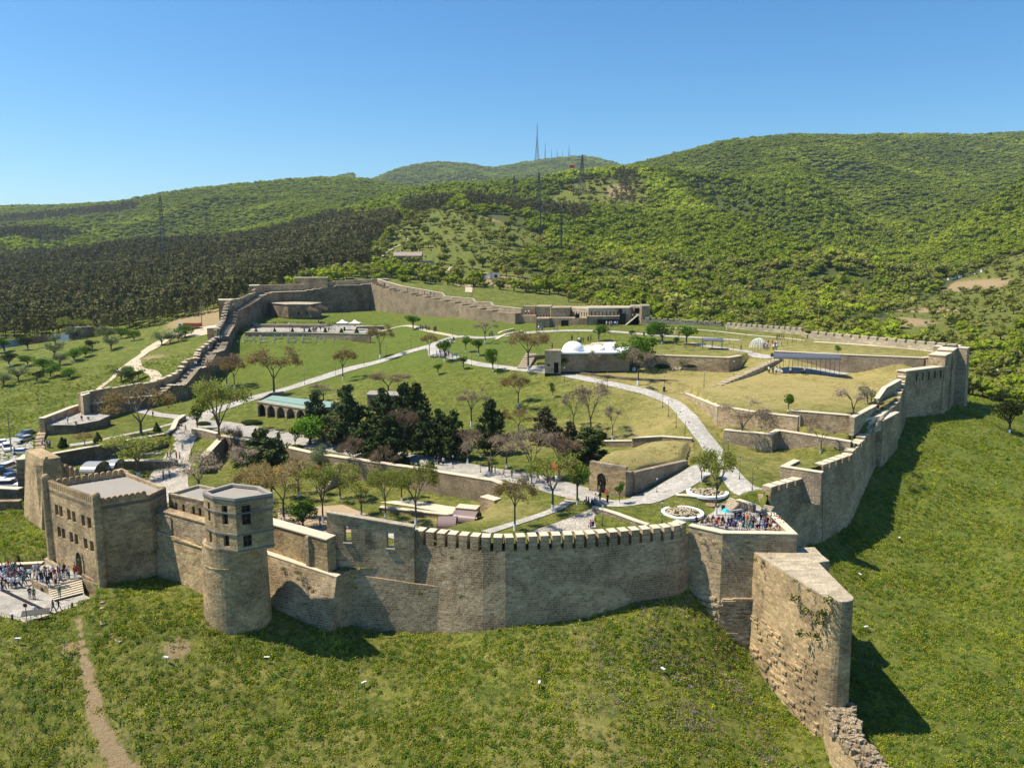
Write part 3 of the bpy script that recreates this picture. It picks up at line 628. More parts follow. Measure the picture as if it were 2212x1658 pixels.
def merlons(parent, pts, zs, spacing, wd, dp, ht, mat, start=None, skip=None, cap=None, name="merlon", quant=0, sink=.02):
    mb = MB(); mb.box(-wd / 2, wd / 2, 0, dp, -sink, ht, m=0, skip=(1,)); mb.box(-wd / 2, wd / 2, 0, dp, ht - .02, ht + .06, m=1, skip=(0,))
    me = mb.mesh(name, [mat, cap or M_CAP]); out = []
    for i, (p, a, z) in enumerate(along(pts, spacing, spacing / 2 if start is None else start, zs)):
        if skip and skip(i, p): continue
        if quant: z = math.floor(z / quant + .5) * quant
        out.append(link_mesh(name, me, parent, (p.x, p.y, z), a))
    return out
def coping(parent, pts, zs, T, mat=None, over=.12, h=.14, quant=0, step=1.5, off=0):
    mb = MB(); strip(mb, pts, [z + h for z in zs], 0, T + 2 * over, off=off - over, quant=0, step=step)
    mb = MB(); P_, Z_ = resample(pts, zs, step); nn = normals(P_)
    for i in range(len(P_) - 1):
        z0, z1 = (Z_[i], Z_[i + 1])
        if quant: z0 = z1 = math.floor((z0 + z1) / 2 / quant + .5) * quant
        o, q = P_[i] - nn[i] * (off - over), P_[i] - nn[i] * (off + T + over)
        o2, q2 = P_[i + 1] - nn[i + 1] * (off - over), P_[i + 1] - nn[i + 1] * (off + T + over)
        c = [(o.x, o.y), (o2.x, o2.y), (q2.x, q2.y), (q.x, q.y)]; za = [z0, z1, z1, z0]
        bt = [(c[k][0], c[k][1], za[k] + .003) for k in range(4)]; tp = [(c[k][0], c[k][1], za[k] + h) for k in range(4)]
        mb.face(tp)
        for k in range(4):
            k2 = (k + 1) % 4; mb.face([bt[k], bt[k2], tp[k2], tp[k]])
    return mb.build("coping", mat or M_CAP, parent)
def wallthing(label, cat="wall", group=None, name="curtain_wall"):
    return empty(name, (0, 0, 0), 0, label, cat, group)
ZL = zlow()
def D2(px, py, Y): q = PY(px, py, Y); return (q.x, q.y, q.z)
def P3(px, py, h): q = P(px, py, h); return (q.x, q.y, q.z)
def split_(L): return [(p[0], p[1]) for p in L], [p[2] for p in L]
def slits(parent, a, b, z0, z1, n, face_off=.06, w_=.14, t0=.08, t1=.92):
    a, b = Vector(a), Vector(b); d = (b - a).normalized(); an = math.atan2(d.y, d.x); L = (b - a).length
    for k in range(n):
        q = a + d * L * (t0 + (t1 - t0) * k / max(1, n - 1)); mb = MB(); mb.box(-w_, w_, -face_off, face_off, z0, z1, rz=an, at=(q.x, q.y, 0)); mb.build("slit", M_VOID, parent)
# --- near merlon wall -------------------------------------------------------
th = wallthing("long dark stone front wall with a row of pale topped merlons, curving up to the crowded terrace")
npts = NEAR + [TER[0]]; nz = [CZ - 36.2] * len(npts)
mb = MB(); strip(mb, npts, nz, ZL, 2.7, batter=.06, step=2); mb.build("wall_body", S_GREY, th)
merlons(th, npts, nz, 1.5, 1.08, 1.5, 1.75, S_GREY, start=.7)
mb = MB(); strip(mb, NEAR[:3], [CZ - 41.6] * 3, ZL, .6, off=-.16, batter=.05, step=2); mb.build("lower_ledge", S_GREY, th)
# --- crowd terrace bastion ----------------------------------------------------
th = wallthing("angular stone bastion carrying the crowded viewing terrace", "bastion", name="terrace_bastion")
tp = [TER[0], TER[1], TER[2], TER[3]]
mb = MB(); strip(mb, tp, [CZ - 36.0] * 4, lambda x, y: ZL(x, y) - 1.5, 2.6, batter=.03, step=2.5); mb.build("wall_body", S_GREY, th)
mb = MB(); strip(mb, tp, [CZ - 35.1] * 4, CZ - 36.0, .9, step=2.5); mb.build("parapet", S_RED, th)
coping(th, tp, [CZ - 35.1] * 4, .9, M_CAP, .1, .12, step=3)
mb = MB(); random.seed(3)
a, b = Vector(TER[0]), Vector(TER[1])
for k in range(70):   # worn courses sticking out of the foot
    t = random.random(); q = (a.lerp(b, t) if k % 2 else Vector(TER[1]).lerp(Vector(TER[2]), t * .45)); z = CZ - 44 - random.random() * 6
    dd = (b - a) if k % 2 else (Vector(TER[2]) - Vector(TER[1])); an = math.atan2(dd.y, dd.x)
    mb.box(-.8 * random.random() - .4, .7, -.42 - .25 * random.random(), .6, 0, .35, rz=an, at=(q.x, q.y, z))
mb.build("worn_course", S_GREY, th)
# --- spur bastion with rounded nose --------------------------------------------
th = wallthing("tall bare stone spur below the terrace, ending in a rounded nose", "bastion", name="spur_bastion")
sa, sb = pt(1635, 1195.7, 37.5), pt(1785, 1290, 37.5); sc_, sd = pt(1835, 1281.4, 37.5), pt(1768, 1214, 37.5); se, sf = pt(1736.5, 1218, 37.5), pt(1728, 1190, 37.5)
cx, cy = (sb[0] + sc_[0]) / 2, (sb[1] + sc_[1]) / 2 ; rr = (Vector(sb) - Vector(sc_)).length / 2; a0 = math.atan2(sb[1] - cy, sb[0] - cx)
nose = [(cx + rr * math.cos(a0 + math.pi * k / 14), cy + rr * math.sin(a0 + math.pi * k / 14)) for k in range(15)]
outl = [(sa[0] - .4, sa[1] + 1.5), sa] + nose + [sd, (sd[0] + .0, sd[1] + .01), (sd[0] + 1.6, sd[1] + .5), (sd[0] + 1.4, sd[1] + 2.6), (sf[0] + 2.5, sf[1] + 1.5)]
mb = MB(); strip(mb, outl, [CZ - 37.7] * len(outl), lambda x, y: CZ - 57, 1.5, batter=.022, step=1.2); mb.build("wall_body", S_GOLD, th)
mb = MB(); cpl = [(p[0], p[1]) for p in outl]
mb.prism(cpl, CZ - 37.8, CZ - 37.5, m=0); mb.build("top_paving", S_PALE, th)
mb = MB(); random.seed(5)
for k in range(160):
    t = random.random() ** .8; q = Vector(sa).lerp(Vector(sb), t); z = CZ - 45.5 - random.random() * 9 - t * 1
    dd = Vector(sb) - Vector(sa); an = math.atan2(dd.y, dd.x); e = .02 * (CZ - 37.5 - z)
    mb.box(-random.uniform(.25, .7), .5, -e - random.uniform(.05, .3), .3, 0, random.uniform(.2, .4), rz=an, at=(q.x, q.y, z))
mb.build("worn_course", S_GOLD, th)
# --- ruined low wall running toward the camera ---------------------------------
th = wallthing("low ruined wall of broken masonry running on from the foot of the rounded spur", "ruined wall", name="ruined_wall")
ra, rb, rc = (sb[0] + .4, sb[1] - .6), pt(1858, 1640, 51.5), pt(1950, 1760, 54)
rl = [ra, pt(1800, 1575, 50.6), rb, rc]
dq = lambda p, o: (p[0] + o, p[1] + .3)
mb = MB(); strip(mb, rl, [CZ - 50.2, CZ - 51, CZ - 52.2, CZ - 54], lambda x, y: CZ - 59, 3.0, off=0, batter=.03, step=1.5, quant=.5); mb.build("wall_body", S_GOLD, th)
def rock(mb, c, s, rnd, m=0, flatten=.7):
    bm = bmesh.new(); bmesh.ops.create_icosphere(bm, subdivisions=1, radius=1)
    sx, sy, sz = s * rnd.uniform(.7, 1.3), s * rnd.uniform(.7, 1.3), s * flatten * rnd.uniform(.7, 1.2); a = rnd.uniform(0, 6.28)
    for v in bm.verts:
        k = rnd.uniform(.8, 1.15); x, y, z = v.co.x * sx * k, v.co.y * sy * k, v.co.z * sz * k
        v.co = Vector((c[0] + x * math.cos(a) - y * math.sin(a), c[1] + x * math.sin(a) + y * math.cos(a), c[2] + z))
    for f in bm.faces: mb.face([tuple(v.co) for v in f.verts], m=m)
    bm.free()
rnd = random.Random(11); mb = MB()
RP, RZ = resample(rl, [CZ - 50.2, CZ - 51, CZ - 52.2, CZ - 54], .35); RN = normals(RP)
for p, z, nn in zip(RP, RZ, RN):
    for k in range(6):
        o = rnd.uniform(0, 3.0); q = p - nn * o
        if rnd.random() < .5: rock(mb, (q.x, q.y, z + rnd.uniform(-.15, .5)), rnd.uniform(.18, .5), rnd)
        else: mb.box(-.4, .4, -.3, .3, -.3, rnd.uniform(.1, .5), rz=rnd.uniform(0, 3), at=(q.x, q.y, z))
mb.build("rubble_top", S_RUBG, th)
# --- right wall -----------------------------------------------------------------
def RWs(i, j): return RWP[i:j + 1], [CZ - q[2] for q in RW[i:j + 1]]
secs = [(0, 1, "first straight stretch of the right wall beside the crowded terrace, flat slabs on its merlons", 33.1, 33.4, 6),
        (1, 3, "bulging middle stretch of the right wall above the shaded grass slope", 32.1, 30.2, 9),
        (3, 5, "stepped stretch of the right wall climbing beside the stairs and the dark clad crowd", 29.6, 27.9, 5),
        (5, 7, "short climbing stretch of the right wall just before the tall blind block", 27.6, 24.6, 3)]
for i, j, lab, h0, h1, nm in secs:
    pts = RWP[i:j + 1]; k = len(pts); zs = [CZ - (h0 + (h1 - h0) * t / (k - 1)) for t in range(k)]
    if (i, j) == (1, 3): zs = [CZ - 32.2, CZ - 32.0, CZ - 30.2]; pts = [RWP[1], RWP[2], RWP[3]]
    th = wallthing(lab)
    mb = MB(); strip(mb, pts, [z - 1.5 for z in zs], ZL, 2.6, batter=.07, step=2.2, quant=.35 if i else 0); mb.build("wall_body", S_GREY, th)
    mb = MB(); strip(mb, pts, [z - .9 for z in zs], lambda x, y: CZ - 36, .9, step=2.2, quant=.35 if i else 0, off=.004); mb.build("parapet", S_GREY, th)
    merlons(th, pts, [z - .95 for z in zs], 2.2, 1.75, 1.5, .9, S_GREY, start=1.0, quant=.35 if i else 0)
def tower_block(poly, z1, label, mat=S_GREY, cat="tower", zb=None, batter=.04, name="wall_tower", cap=True):
    th = wallthing(label, cat, name=name); c = Vector((sum(p[0] for p in poly) / len(poly), sum(p[1] for p in poly) / len(poly)))
    z0 = zb if zb is not None else min(ZL(p[0], p[1]) for p in poly) ; mb = MB(); n = len(poly)
    A = sum(poly[i][0] * poly[(i + 1) % n][1] - poly[(i + 1) % n][0] * poly[i][1] for i in range(n))
    if A < 0: poly = poly[::-1]
    lo = [(c.x + (p[0] - c.x) * (1 + batter * (z1 - z0) / max(1, (Vector(p) - c).length)), c.y + (p[1] - c.y) * (1 + batter * (z1 - z0) / max(1, (Vector(p) - c).length))) for p in poly]
    for i in range(n):
        k = (i + 1) % n; mb.face([(lo[i][0], lo[i][1], z0), (lo[k][0], lo[k][1], z0), (poly[k][0], poly[k][1], z1), (poly[i][0], poly[i][1], z1)])
    mb.face([(p[0], p[1], z1) for p in poly]); mb.build("wall_body", mat, th)
    if cap:
        mb = MB(); g = [(c.x + (p[0] - c.x) * 1.03, c.y + (p[1] - c.y) * 1.03) for p in poly]; mb.prism(g, z1 + .003, z1 + .2, bot=True); mb.build("coping", M_CAP, th)
    return th
def quadpoly(a, b, depth):
    a, b = Vector(a), Vector(b); d = (b - a).normalized(); n = Vector((-d.y, d.x)) * depth
    return [tuple(a), tuple(b), tuple(b + n), tuple(a + n)]
# buttress tower on the bulging stretch, tall blind block, corner towers
bA, bB = pt(1900, 908, 30.2), pt(1928, 893, 29.8)
tower_block(quadpoly((RWP[3][0] - .3, RWP[3][1] - 2.6), (RWP[4][0] + 1.2, RWP[4][1] - .6), 3.2), CZ - 29.6, "slim buttress tower on the right wall beside the stairs", cat="tower")
tA, tB = RWP[7], (RWP[8][0] + .5, RWP[8][1])
th = tower_block(quadpoly(tA, tB, 2.2), CZ - 23.9, "tall blind block of the right wall with five slits high in its face")
slits(th, tA, tB, CZ - 26.2, CZ - 24.5, 5, .2, .06, .25, .85)
tower_block(quadpoly((RWP[8][0] - .3, RWP[8][1] - .6), RWP[9], 3.4), CZ - 21.4, "square tower at the far end of the right wall")
tower_block(quadpoly((RWP[9][0] - .5, RWP[9][1] - 1), RWP[10], 3.4), CZ - 20.9, "farthest corner tower where the right wall turns back", batter=.08)
# --- far right merlon walls -------------------------------------------------------
for (a, b, lab, sp_) in ((0, 1, "sunlit pale merlon wall on the far right, lawn and two strollers before it", 2.6), (2, 3, "sunlit pale merlon wall behind the wire dome", 1.9), (4, 5, "sunlit pale merlon wall next to the blocky guard house", 1.9)):
    th = wallthing(lab); pts = [BWP[a], BWP[b]]; zs = [CZ - BW[a][2] - .75, CZ - BW[b][2] - .75]
    mb = MB(); strip(mb, pts, zs, ZL, .9, step=3, batter=.02); mb.build("wall_body", S_PALE, th)
    if a == 0:
        merlons(th, pts, zs, sp_, 2.0, .9, .75, S_PALE, start=1.5)
    else: merlons(th, pts, zs, sp_, 1.3, .9, .75, S_PALE, start=.9)
th = wallthing("short low stone link wall in the gap between two merlon walls"); mb = MB(); strip(mb, [BWP[1], BWP[2]], [CZ - 21.3] * 2, ZL, 1.0, step=3); mb.build("wall_body", S_RED, th)
tower_block(quadpoly((BWP[0][0] + 1.5, BWP[0][1] - 1.5), (BWP[0][0] - 4, BWP[0][1] + 3), 3), CZ - 20.9, "broad flat topped corner of the far right wall", mat=S_RED, cat="wall corner")
# --- guard house block at the back (towers, slits) ---------------------------------
th = wallthing("blocky guard house of stepped stone masses built into the back wall, people in its shadow", "building", name="guard_house")
q = lambda px, py, Y: tuple(PY(px, py, Y)[:2])
def mass(name, pts3, Y1, mat=S_RED):   # front line of (px, py_top, Y) points, extruded back to Y1
    f = [D2(*p) for p in pts3]; poly = [(p[0], p[1]) for p in f]; z = f[0][2]
    back = [(poly[-1][0] + 1, Y1), (poly[0][0] + 1, Y1)]; mb = MB(); mb.prism(poly + back, min(ZL(p[0], p[1]) for p in poly), z); o = mb.build(name, mat, th); return poly, z
p1, z1 = mass("wing", [(1129, 661, 272), (1156, 661, 271)], 276); p1b, z1b = mass("wing", [(1158, 662, 265), (1190, 662, 265)], 275)
p2, z2 = mass("wing", [(1186, 663, 268), (1190, 664, 264), (1230, 664, 265), (1233, 664, 268)], 275)
p3, z3 = mass("wing", [(1232, 664, 268), (1271, 664, 262)], 276, S_PALE); p4, z4 = mass("wing", [(1271, 665, 261), (1358, 659.5, 262), (1366, 659.5, 269)], 275, S_PALE)
p5, z5 = mass("wing", [(1386, 660.5, 260), (1404, 660, 262)], 270, S_RED); p6, z6 = mass("wing", [(1360, 660, 269), (1388, 660, 266)], 274, S_PALE)
l1, _ = mass("lower_ledge", [(1158, 687.5, 258), (1186, 687.5, 258), (1190, 681, 261), (1268, 681.5, 259)], 268, S_GREY); l2, _ = mass("lower_ledge", [(1268, 683, 258), (1350, 683.5, 258.5)], 266, S_GREY)
l3, _ = mass("lower_ledge", [(1104, 681, 268), (1158, 680, 266)], 274, S_GREY)
slits(th, p3[0], p3[1], z3 - 2.6, z3 - 1.2, 7); slits(th, p4[0], p4[1], z4 - 3.2, z4 - 1.2, 10); slits(th, p1b[0], p1b[1], z1b - 4.2, z1b - 2.8, 5)
for (px, py, Y, ww, hh) in ((1247, 687, 260.2, .7, 3.0), (1318, 697, 257.8, 4.2, 2.2), (1345, 690, 258, 1, 4), (1340, 672, 261, .55, 1.6), (1376, 671, 265.5, .8, 1.8), (1220, 698, 259, 1.2, 2)):  # dark openings; the widest box is shade under the ledge, set in as black
    p = PY(px, py, Y); mb = MB(); mb.box(-ww, ww, -.35, .35, -hh / 2, hh / 2, at=p); mb.build("doorway", M_VOID, th)
mb = MB(); st0 = PY(1352, 703, 256)
for k in range(11): mb.box(k * .35, 4.2, 0, 1.6, 0, .3 * (k + 1), at=(st0.x, st0.y, st0.z), skip=(0,))
mb.build("stair", M_CAP, th)
# --- sunlit back wall -----------------------------------------------------------
th = wallthing("sunlit weathered back wall stepping down from the rear corner, visitors on its walkway")
lp = [D2(815, 610, 329), D2(868, 627, 315), D2(955, 645, 299), D2(1010, 655, 290), D2(1043, 665, 281), D2(1104, 674, 272), D2(1130, 676, 268)]
pts, zs = split_(lp); mb = MB(); strip(mb, pts[::-1], zs[::-1], ZL, 3.0, step=2.5, batter=.05, quant=.5, off=.9); mb.build("wall_body", S_RUBG, th)
lq = [D2(815, 603, 330), D2(868, 618, 316), D2(955, 633, 300), D2(960, 640, 299), D2(1021, 645, 288), D2(1026, 652, 287), D2(1060, 653, 280), D2(1064, 660, 279), D2(1127, 667, 269)]
pts, zs = split_(lq); mb = MB(); strip(mb, pts[::-1], zs[::-1], ZL, .8, step=2.5, off=-.6); mb.build("parapet", S_RED, th)
coping(th, pts[::-1], zs[::-1], .8, M_CAP, .08, .12, off=-.6, step=3)
# --- dark back wall and long left wall -------------------------------------------
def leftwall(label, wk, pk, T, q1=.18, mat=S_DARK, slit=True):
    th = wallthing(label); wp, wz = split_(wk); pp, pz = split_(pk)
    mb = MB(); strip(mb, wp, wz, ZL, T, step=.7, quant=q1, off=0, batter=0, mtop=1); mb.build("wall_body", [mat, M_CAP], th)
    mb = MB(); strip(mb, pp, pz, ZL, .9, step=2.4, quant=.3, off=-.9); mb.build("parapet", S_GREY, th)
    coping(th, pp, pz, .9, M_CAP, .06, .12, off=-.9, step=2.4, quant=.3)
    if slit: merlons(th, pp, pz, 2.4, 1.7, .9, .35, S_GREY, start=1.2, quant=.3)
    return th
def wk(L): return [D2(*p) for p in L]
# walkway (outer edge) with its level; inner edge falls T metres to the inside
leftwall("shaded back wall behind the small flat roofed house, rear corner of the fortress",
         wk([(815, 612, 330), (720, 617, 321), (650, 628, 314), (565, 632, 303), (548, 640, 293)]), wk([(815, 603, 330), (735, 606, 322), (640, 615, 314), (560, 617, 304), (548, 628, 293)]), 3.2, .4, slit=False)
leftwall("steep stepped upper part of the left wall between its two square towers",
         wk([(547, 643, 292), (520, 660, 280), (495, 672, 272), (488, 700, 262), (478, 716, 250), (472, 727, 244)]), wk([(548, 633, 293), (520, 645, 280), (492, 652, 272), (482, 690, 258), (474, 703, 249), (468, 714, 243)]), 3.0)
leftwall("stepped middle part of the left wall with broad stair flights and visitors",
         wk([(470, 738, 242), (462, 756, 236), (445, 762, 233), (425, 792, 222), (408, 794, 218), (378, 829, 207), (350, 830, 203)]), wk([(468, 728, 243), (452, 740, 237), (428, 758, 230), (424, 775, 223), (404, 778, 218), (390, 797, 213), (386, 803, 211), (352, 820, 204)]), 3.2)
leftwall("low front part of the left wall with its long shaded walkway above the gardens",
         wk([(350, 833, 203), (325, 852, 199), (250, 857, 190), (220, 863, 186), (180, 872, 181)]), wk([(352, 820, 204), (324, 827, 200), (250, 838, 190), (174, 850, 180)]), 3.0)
tower_block([q(472, 646, 272), q(504, 646, 274), q(505, 646, 280), q(472, 646, 279)], PY(480, 648, 275).z, "upper square tower projecting from the left wall, beside the pale track", mat=S_GOLD)
tower_block([q(447, 708, 243), q(473, 708, 245), q(474, 708, 250), q(447, 708, 249)], PY(460, 708, 246).z, "lower square tower projecting from the left wall, above the grassy bank", mat=S_GOLD)
tower_block([q(637, 599, 316), q(707, 599, 317), q(707, 599, 322), q(637, 599, 322)], PY(670, 600, 318).z, "small square tower standing above the rear wall, dark pines behind", mat=S_GOLD)
tower_block([q(815, 603, 331), q(839, 603, 330), q(839, 603, 336), q(815, 603, 336)], PY(825, 603, 331).z, "rear corner tower at the junction of shaded and sunlit walls", mat=S_GREY)
tower_block([q(538, 617, 296), q(560, 617, 300), q(560, 617, 308), q(538, 617, 304)], PY(548, 617, 300).z, "low tower where the left wall meets the back wall", mat=S_GREY)
merlo = MB()
# end face of the left wall over the small bastion
tower_block([q(173, 851, 178.5), q(180, 872, 177), q(196, 872, 180.5), q(190, 851, 184)], PY(174, 851, 180).z, "blunt near end of the left wall above the paved bastion", mat=S_GREY, cat="wall end")
# --- gully bastion with paved platform at the left --------------------------------
th = wallthing("low polygonal bastion with a pale paved top and three visitors, left edge of the fortress", "bastion", name="platform_bastion")
mb = MB(); mb.prism(BASP, CZ - 46, CZ - 35.25, m=0, mtop=1); mb.build("wall_body", [S_DARK, M_PLAZA], th)
bp = [pt(170, 880, 35), pt(150, 883, 34.2), pt(85, 908, 34.2)]
mb = MB(); strip(mb, bp, [CZ - 34.3, CZ - 33.8, CZ - 33.8], ZL, 1.0, step=2, batter=.05); mb.build("parapet", S_GREY, th); coping(th, bp, [CZ - 34.3, CZ - 33.8, CZ - 33.8], 1.0, M_CAP)
th = wallthing("small curved stretch of wall with a pale top beside the parked cars")
cp_ = [pt(89, 930, 37), pt(80, 940, 37.2), pt(76, 955, 37.6), pt(78, 985, 38.2)]
mb = MB(); strip(mb, cp_, [CZ - 36.6, CZ - 36.8, CZ - 37.2, CZ - 38], ZL, 1.6, step=1, quant=.2); mb.build("wall_body", S_GREY, th)
# --- tall wall behind the gatehouse -----------------------------------------------
th = wallthing("tall battered wall rising beside the gatehouse, pointed merlons along its right part")
A1 = D2(54.5, 972, 126); A2 = D2(93, 990, 117.5); A3 = D2(170, 1012, 124)
pp = [A1[:2], A2[:2], A3[:2]]; zz = [A1[2], A2[2] - .2, A3[2] - 1.0]
mb = MB(); strip(mb, pp[:2], zz[:2], lambda x, y: CZ - 45, 2.4, batter=.1, step=2); strip(mb, pp[1:], [zz[1] - .9, zz[2] - .6], lambda x, y: CZ - 44, 1.6, batter=0, step=2); mb.build("wall_body", S_GOLD, th)
def round_merlon(wd, dp, ht, mats, pointed=.35):
    mb = MB(); n = 8; pr = [(-wd / 2, -.02), (wd / 2, -.02)] + [(wd / 2 * math.cos(math.pi * k / n), ht - wd * pointed + wd * pointed * 1.4 * math.sin(math.pi * k / n)) for k in range(n + 1)]
    f = [(x, 0, z) for x, z in pr]; bk = [(x, dp, z) for x, z in pr]; mb.face(f); mb.face(bk[::-1])
    for i in range(len(pr)):
        j = (i + 1) % len(pr); mb.face([f[j], f[i], bk[i], bk[j]])
    return mb.mesh("merlon", mats)
rm = round_merlon(.72, .55, 1.5, [S_GOLD])
for p, a, z in along(pp[1:], .95, .6, [zz[1] - .9, zz[2] - .6]): link_mesh("merlon", rm, th, (p.x, p.y, z), a)
tower_block([pt(35, 997, 36), pt(58, 995, 36), pt(72, 985, 36), pt(50, 985, 36)], CZ - 35.8, "dark flanking block at the far left beside the car park", mat=S_DARK, zb=CZ - 46, batter=.03)
th = wallthing("low dark wall at the left picture edge below the parked cars", group=None)
lw = [pt(-120, 1052, 40), pt(39, 1060, 40)]; mb = MB(); strip(mb, lw, [CZ - 39.8] * 2, lambda x, y: CZ - 47, 1.2, step=2); mb.build("wall_body", S_DARK, th); coping(th, lw, [CZ - 39.8] * 2, 1.2, M_CAP)
th = wallthing("second lower wall in front at the left picture edge, above the yellow green bank")
lw = [pt(-120, 1092, 41), pt(42, 1088, 41)]; mb = MB(); strip(mb, lw, [CZ - 40.6] * 2, lambda x, y: CZ - 47, .9, step=2); mb.build("wall_body", S_DARK, th); coping(th, lw, [CZ - 40.6] * 2, .9, S_GOLD)
# --- gatehouse -----------------------------------------------------------------------
def v2(p): return Vector(p[:2])
th = wallthing("square stone gatehouse with two rows of six windows and an arched door above the steps", "gatehouse", name="gatehouse")
zt, zf = CZ - 31.1, CZ - 42.2
GD2 = (GD[0], GD[1]); GE2 = (GE[0], GE[1]); GF = (GA[0] + 8, GA[1] + 6.5)
gpoly = [GA, GB, GC, (GD2[0] - .5, GD2[1]), GE2, GF]
def wall_holes(mb, a, b, z0, z1, holes, depth=.5, m=0, mv=1, zbase_batter=0):
    """vertical wall a->b with rectangular holes [(u0,u1,v0,v1)] recessed; outer side right of a->b"""
    a, b = v2(a), v2(b); d = (b - a).normalized(); L = (b - a).length; n = Vector((d.y, -d.x))
    us = sorted({0, L} | {h[0] for h in holes} | {h[1] for h in holes}); vs = sorted({z0, z1} | {h[2] for h in holes} | {h[3] for h in holes})
    W = lambda u, z, o=0: (a.x + d.x * u - n.x * o, a.y + d.y * u - n.y * o, z)
    for i in range(len(us) - 1):
        for j in range(len(vs) - 1):
            uc, vc = (us[i] + us[i + 1]) / 2, (vs[j] + vs[j + 1]) / 2
            if any(h[0] < uc < h[1] and h[2] < vc < h[3] for h in holes): continue
            mb.face([W(us[i], vs[j]), W(us[i + 1], vs[j]), W(us[i + 1], vs[j + 1]), W(us[i], vs[j + 1])], uv=[(us[i], vs[j]), (us[i + 1], vs[j]), (us[i + 1], vs[j + 1]), (us[i], vs[j + 1])], m=m)
    for (u0, u1, w0, w1) in holes:
        c = [(u0, w0), (u1, w0), (u1, w1), (u0, w1)]
        for k in range(4):
            (ua, va), (ub, vb) = c[k], c[(k + 1) % 4]; mb.face([W(ua, va), W(ua, va, depth), W(ub, vb, depth), W(ub, vb)][::-1], m=m)
    return W, L, d, n
def pane(W, h, parent, depth=.42, frame=True, mat=None):
    u0, u1, w0, w1 = h; mb = MB(); mb.face([W(u0, w0, depth), W(u1, w0, depth), W(u1, w1, depth), W(u0, w1, depth)])
    o = mb.build("window", M_VOID if mat is None else mat, parent)
    if frame:
        mb = MB(); uc, t = (u0 + u1) / 2, .05
        for (a0, a1, b0, b1) in ((uc - t / 2, uc + t / 2, w0, w1), (u0, u1, (w0 + w1) / 2 - t / 2, (w0 + w1) / 2 + t / 2)):
            mb.face([W(a0, b0, depth - .05), W(a1, b0, depth - .05), W(a1, b1, depth - .05), W(a0, b1, depth - .05)])
        mb.build("frame", M_WOOD, o)
    return o
Lf = (v2(GB) - v2(GA)).length; hol = []
for row, (w0, w1) in enumerate(((zt - 3.5, zt - 1.95), (zt - 6.6, zt - 5.1))):
    for u in (.15, .24, .40, .50, .68, .80): hol.append((Lf * (u + .01 * row), Lf * (u + .01 * row) + 1.0, w0, w1))
ad = (Lf * .52, Lf * .52 + 1.6, zf, zf + 2.6)
mb = MB(); W, L, d_, n_ = wall_holes(mb, GA, GB, zf - 2, zt, hol + [ad])
for k in range(len(gpoly)):
    if k == 0: continue
    a, b = gpoly[k], gpoly[(k + 1) % len(gpoly)]
    mb.face([(a[0], a[1], zf - 4), (b[0], b[1], zf - 4), (b[0], b[1], zt), (a[0], a[1], zt)])
mb.build("wall_body", S_GOLD, th)
for h in hol: pane(W, h, th)
# arched door: dark leaf plus arch ring
mb = MB(); uc = (ad[0] + ad[1]) / 2; n = 10; arc = [(uc + .8 * math.cos(math.pi * k / n), zf + 2.6 + 1.05 * math.sin(math.pi * k / n)) for k in range(n + 1)]
mb.face([W(ad[0], zf, .45), W(ad[1], zf, .45), W(ad[1], zf + 2.6, .45), W(ad[0], zf + 2.6, .45)]); mb.face([W(u, z, -.02) for u, z in arc][::-1])
mb.build("door", M_VOID, th)
mb = MB()
for k in range(n):
    (u0, w0), (u1, w1) = arc[k], arc[k + 1]; g = lambda u, w_: (uc + (u - uc) * 1.35, zf + 2.6 + (w_ - zf - 2.6) * 1.32)
    (x0, y0), (x1, y1) = g(u0, w0), g(u1, w1)
    mb.face([W(u0, w0, -.16), W(u1, w1, -.16), W(x1, y1, -.16), W(x0, y0, -.16)]); mb.face([W(x0, y0, -.16), W(x1, y1, -.16), W(x1, y1, 0), W(x0, y0, 0)]); mb.face([W(u1, w1, -.16), W(u0, w0, -.16), W(u0, w0, 0), W(u1, w1, 0)])
for s_ in (-1, 1):
    u = uc + s_ * .98; mb.box(-.15, .15, -.16, 0, 0, 2.6, rz=math.atan2(d_.y, d_.x), at=(W(u, zf)[0], W(u, zf)[1], zf))
mb.build("door_arch", S_RED, th)
mb = MB(); mb.prism(gpoly, zt - .6, zt - .15, m=0); mb.build("roof", M_ROOFG, th)
mb = MB()
for a, b in ((gpoly[2], gpoly[3]), (gpoly[3], gpoly[4]), (gpoly[4], gpoly[5])):
    strip(mb, [a, b], [zt + .3] * 2, zt - .3, .5, step=3)
mb.build("parapet", S_GREY, th)
rm2 = round_merlon(.66, .4, .62, [S_GOLD])
mb = MB(); strip(mb, [GA, GB, GC], [zt + .25] * 3, zt - .1, .4, step=3, off=-.004); strip(mb, [gpoly[5], GA], [zt + .25] * 2, zt - .1, .4, step=3); mb.build("merlon_base", S_GOLD, th)
rm3 = round_merlon(.4, .4, .8, [S_GOLD], .2)
for seg, spc, rmm in (([GA, GB], .56, rm3), ([GB, GC], .7, rm2), ([gpoly[5], GA], .8, rm2)):
    for p, a, z in along(seg, spc, .75): link_mesh("merlon", rmm, th, (p.x, p.y, zt + .25), a)
for c in (GA, GB):
    mb = MB(); mb.lathe([(.62, -13.6 if c == GB else -12), (.55, 1.3), (.5, 1.55), (.34, 1.8), (0, 1.95)], 14, (c[0], c[1], zt)); mb.build("corner_turret", S_GOLD, th)
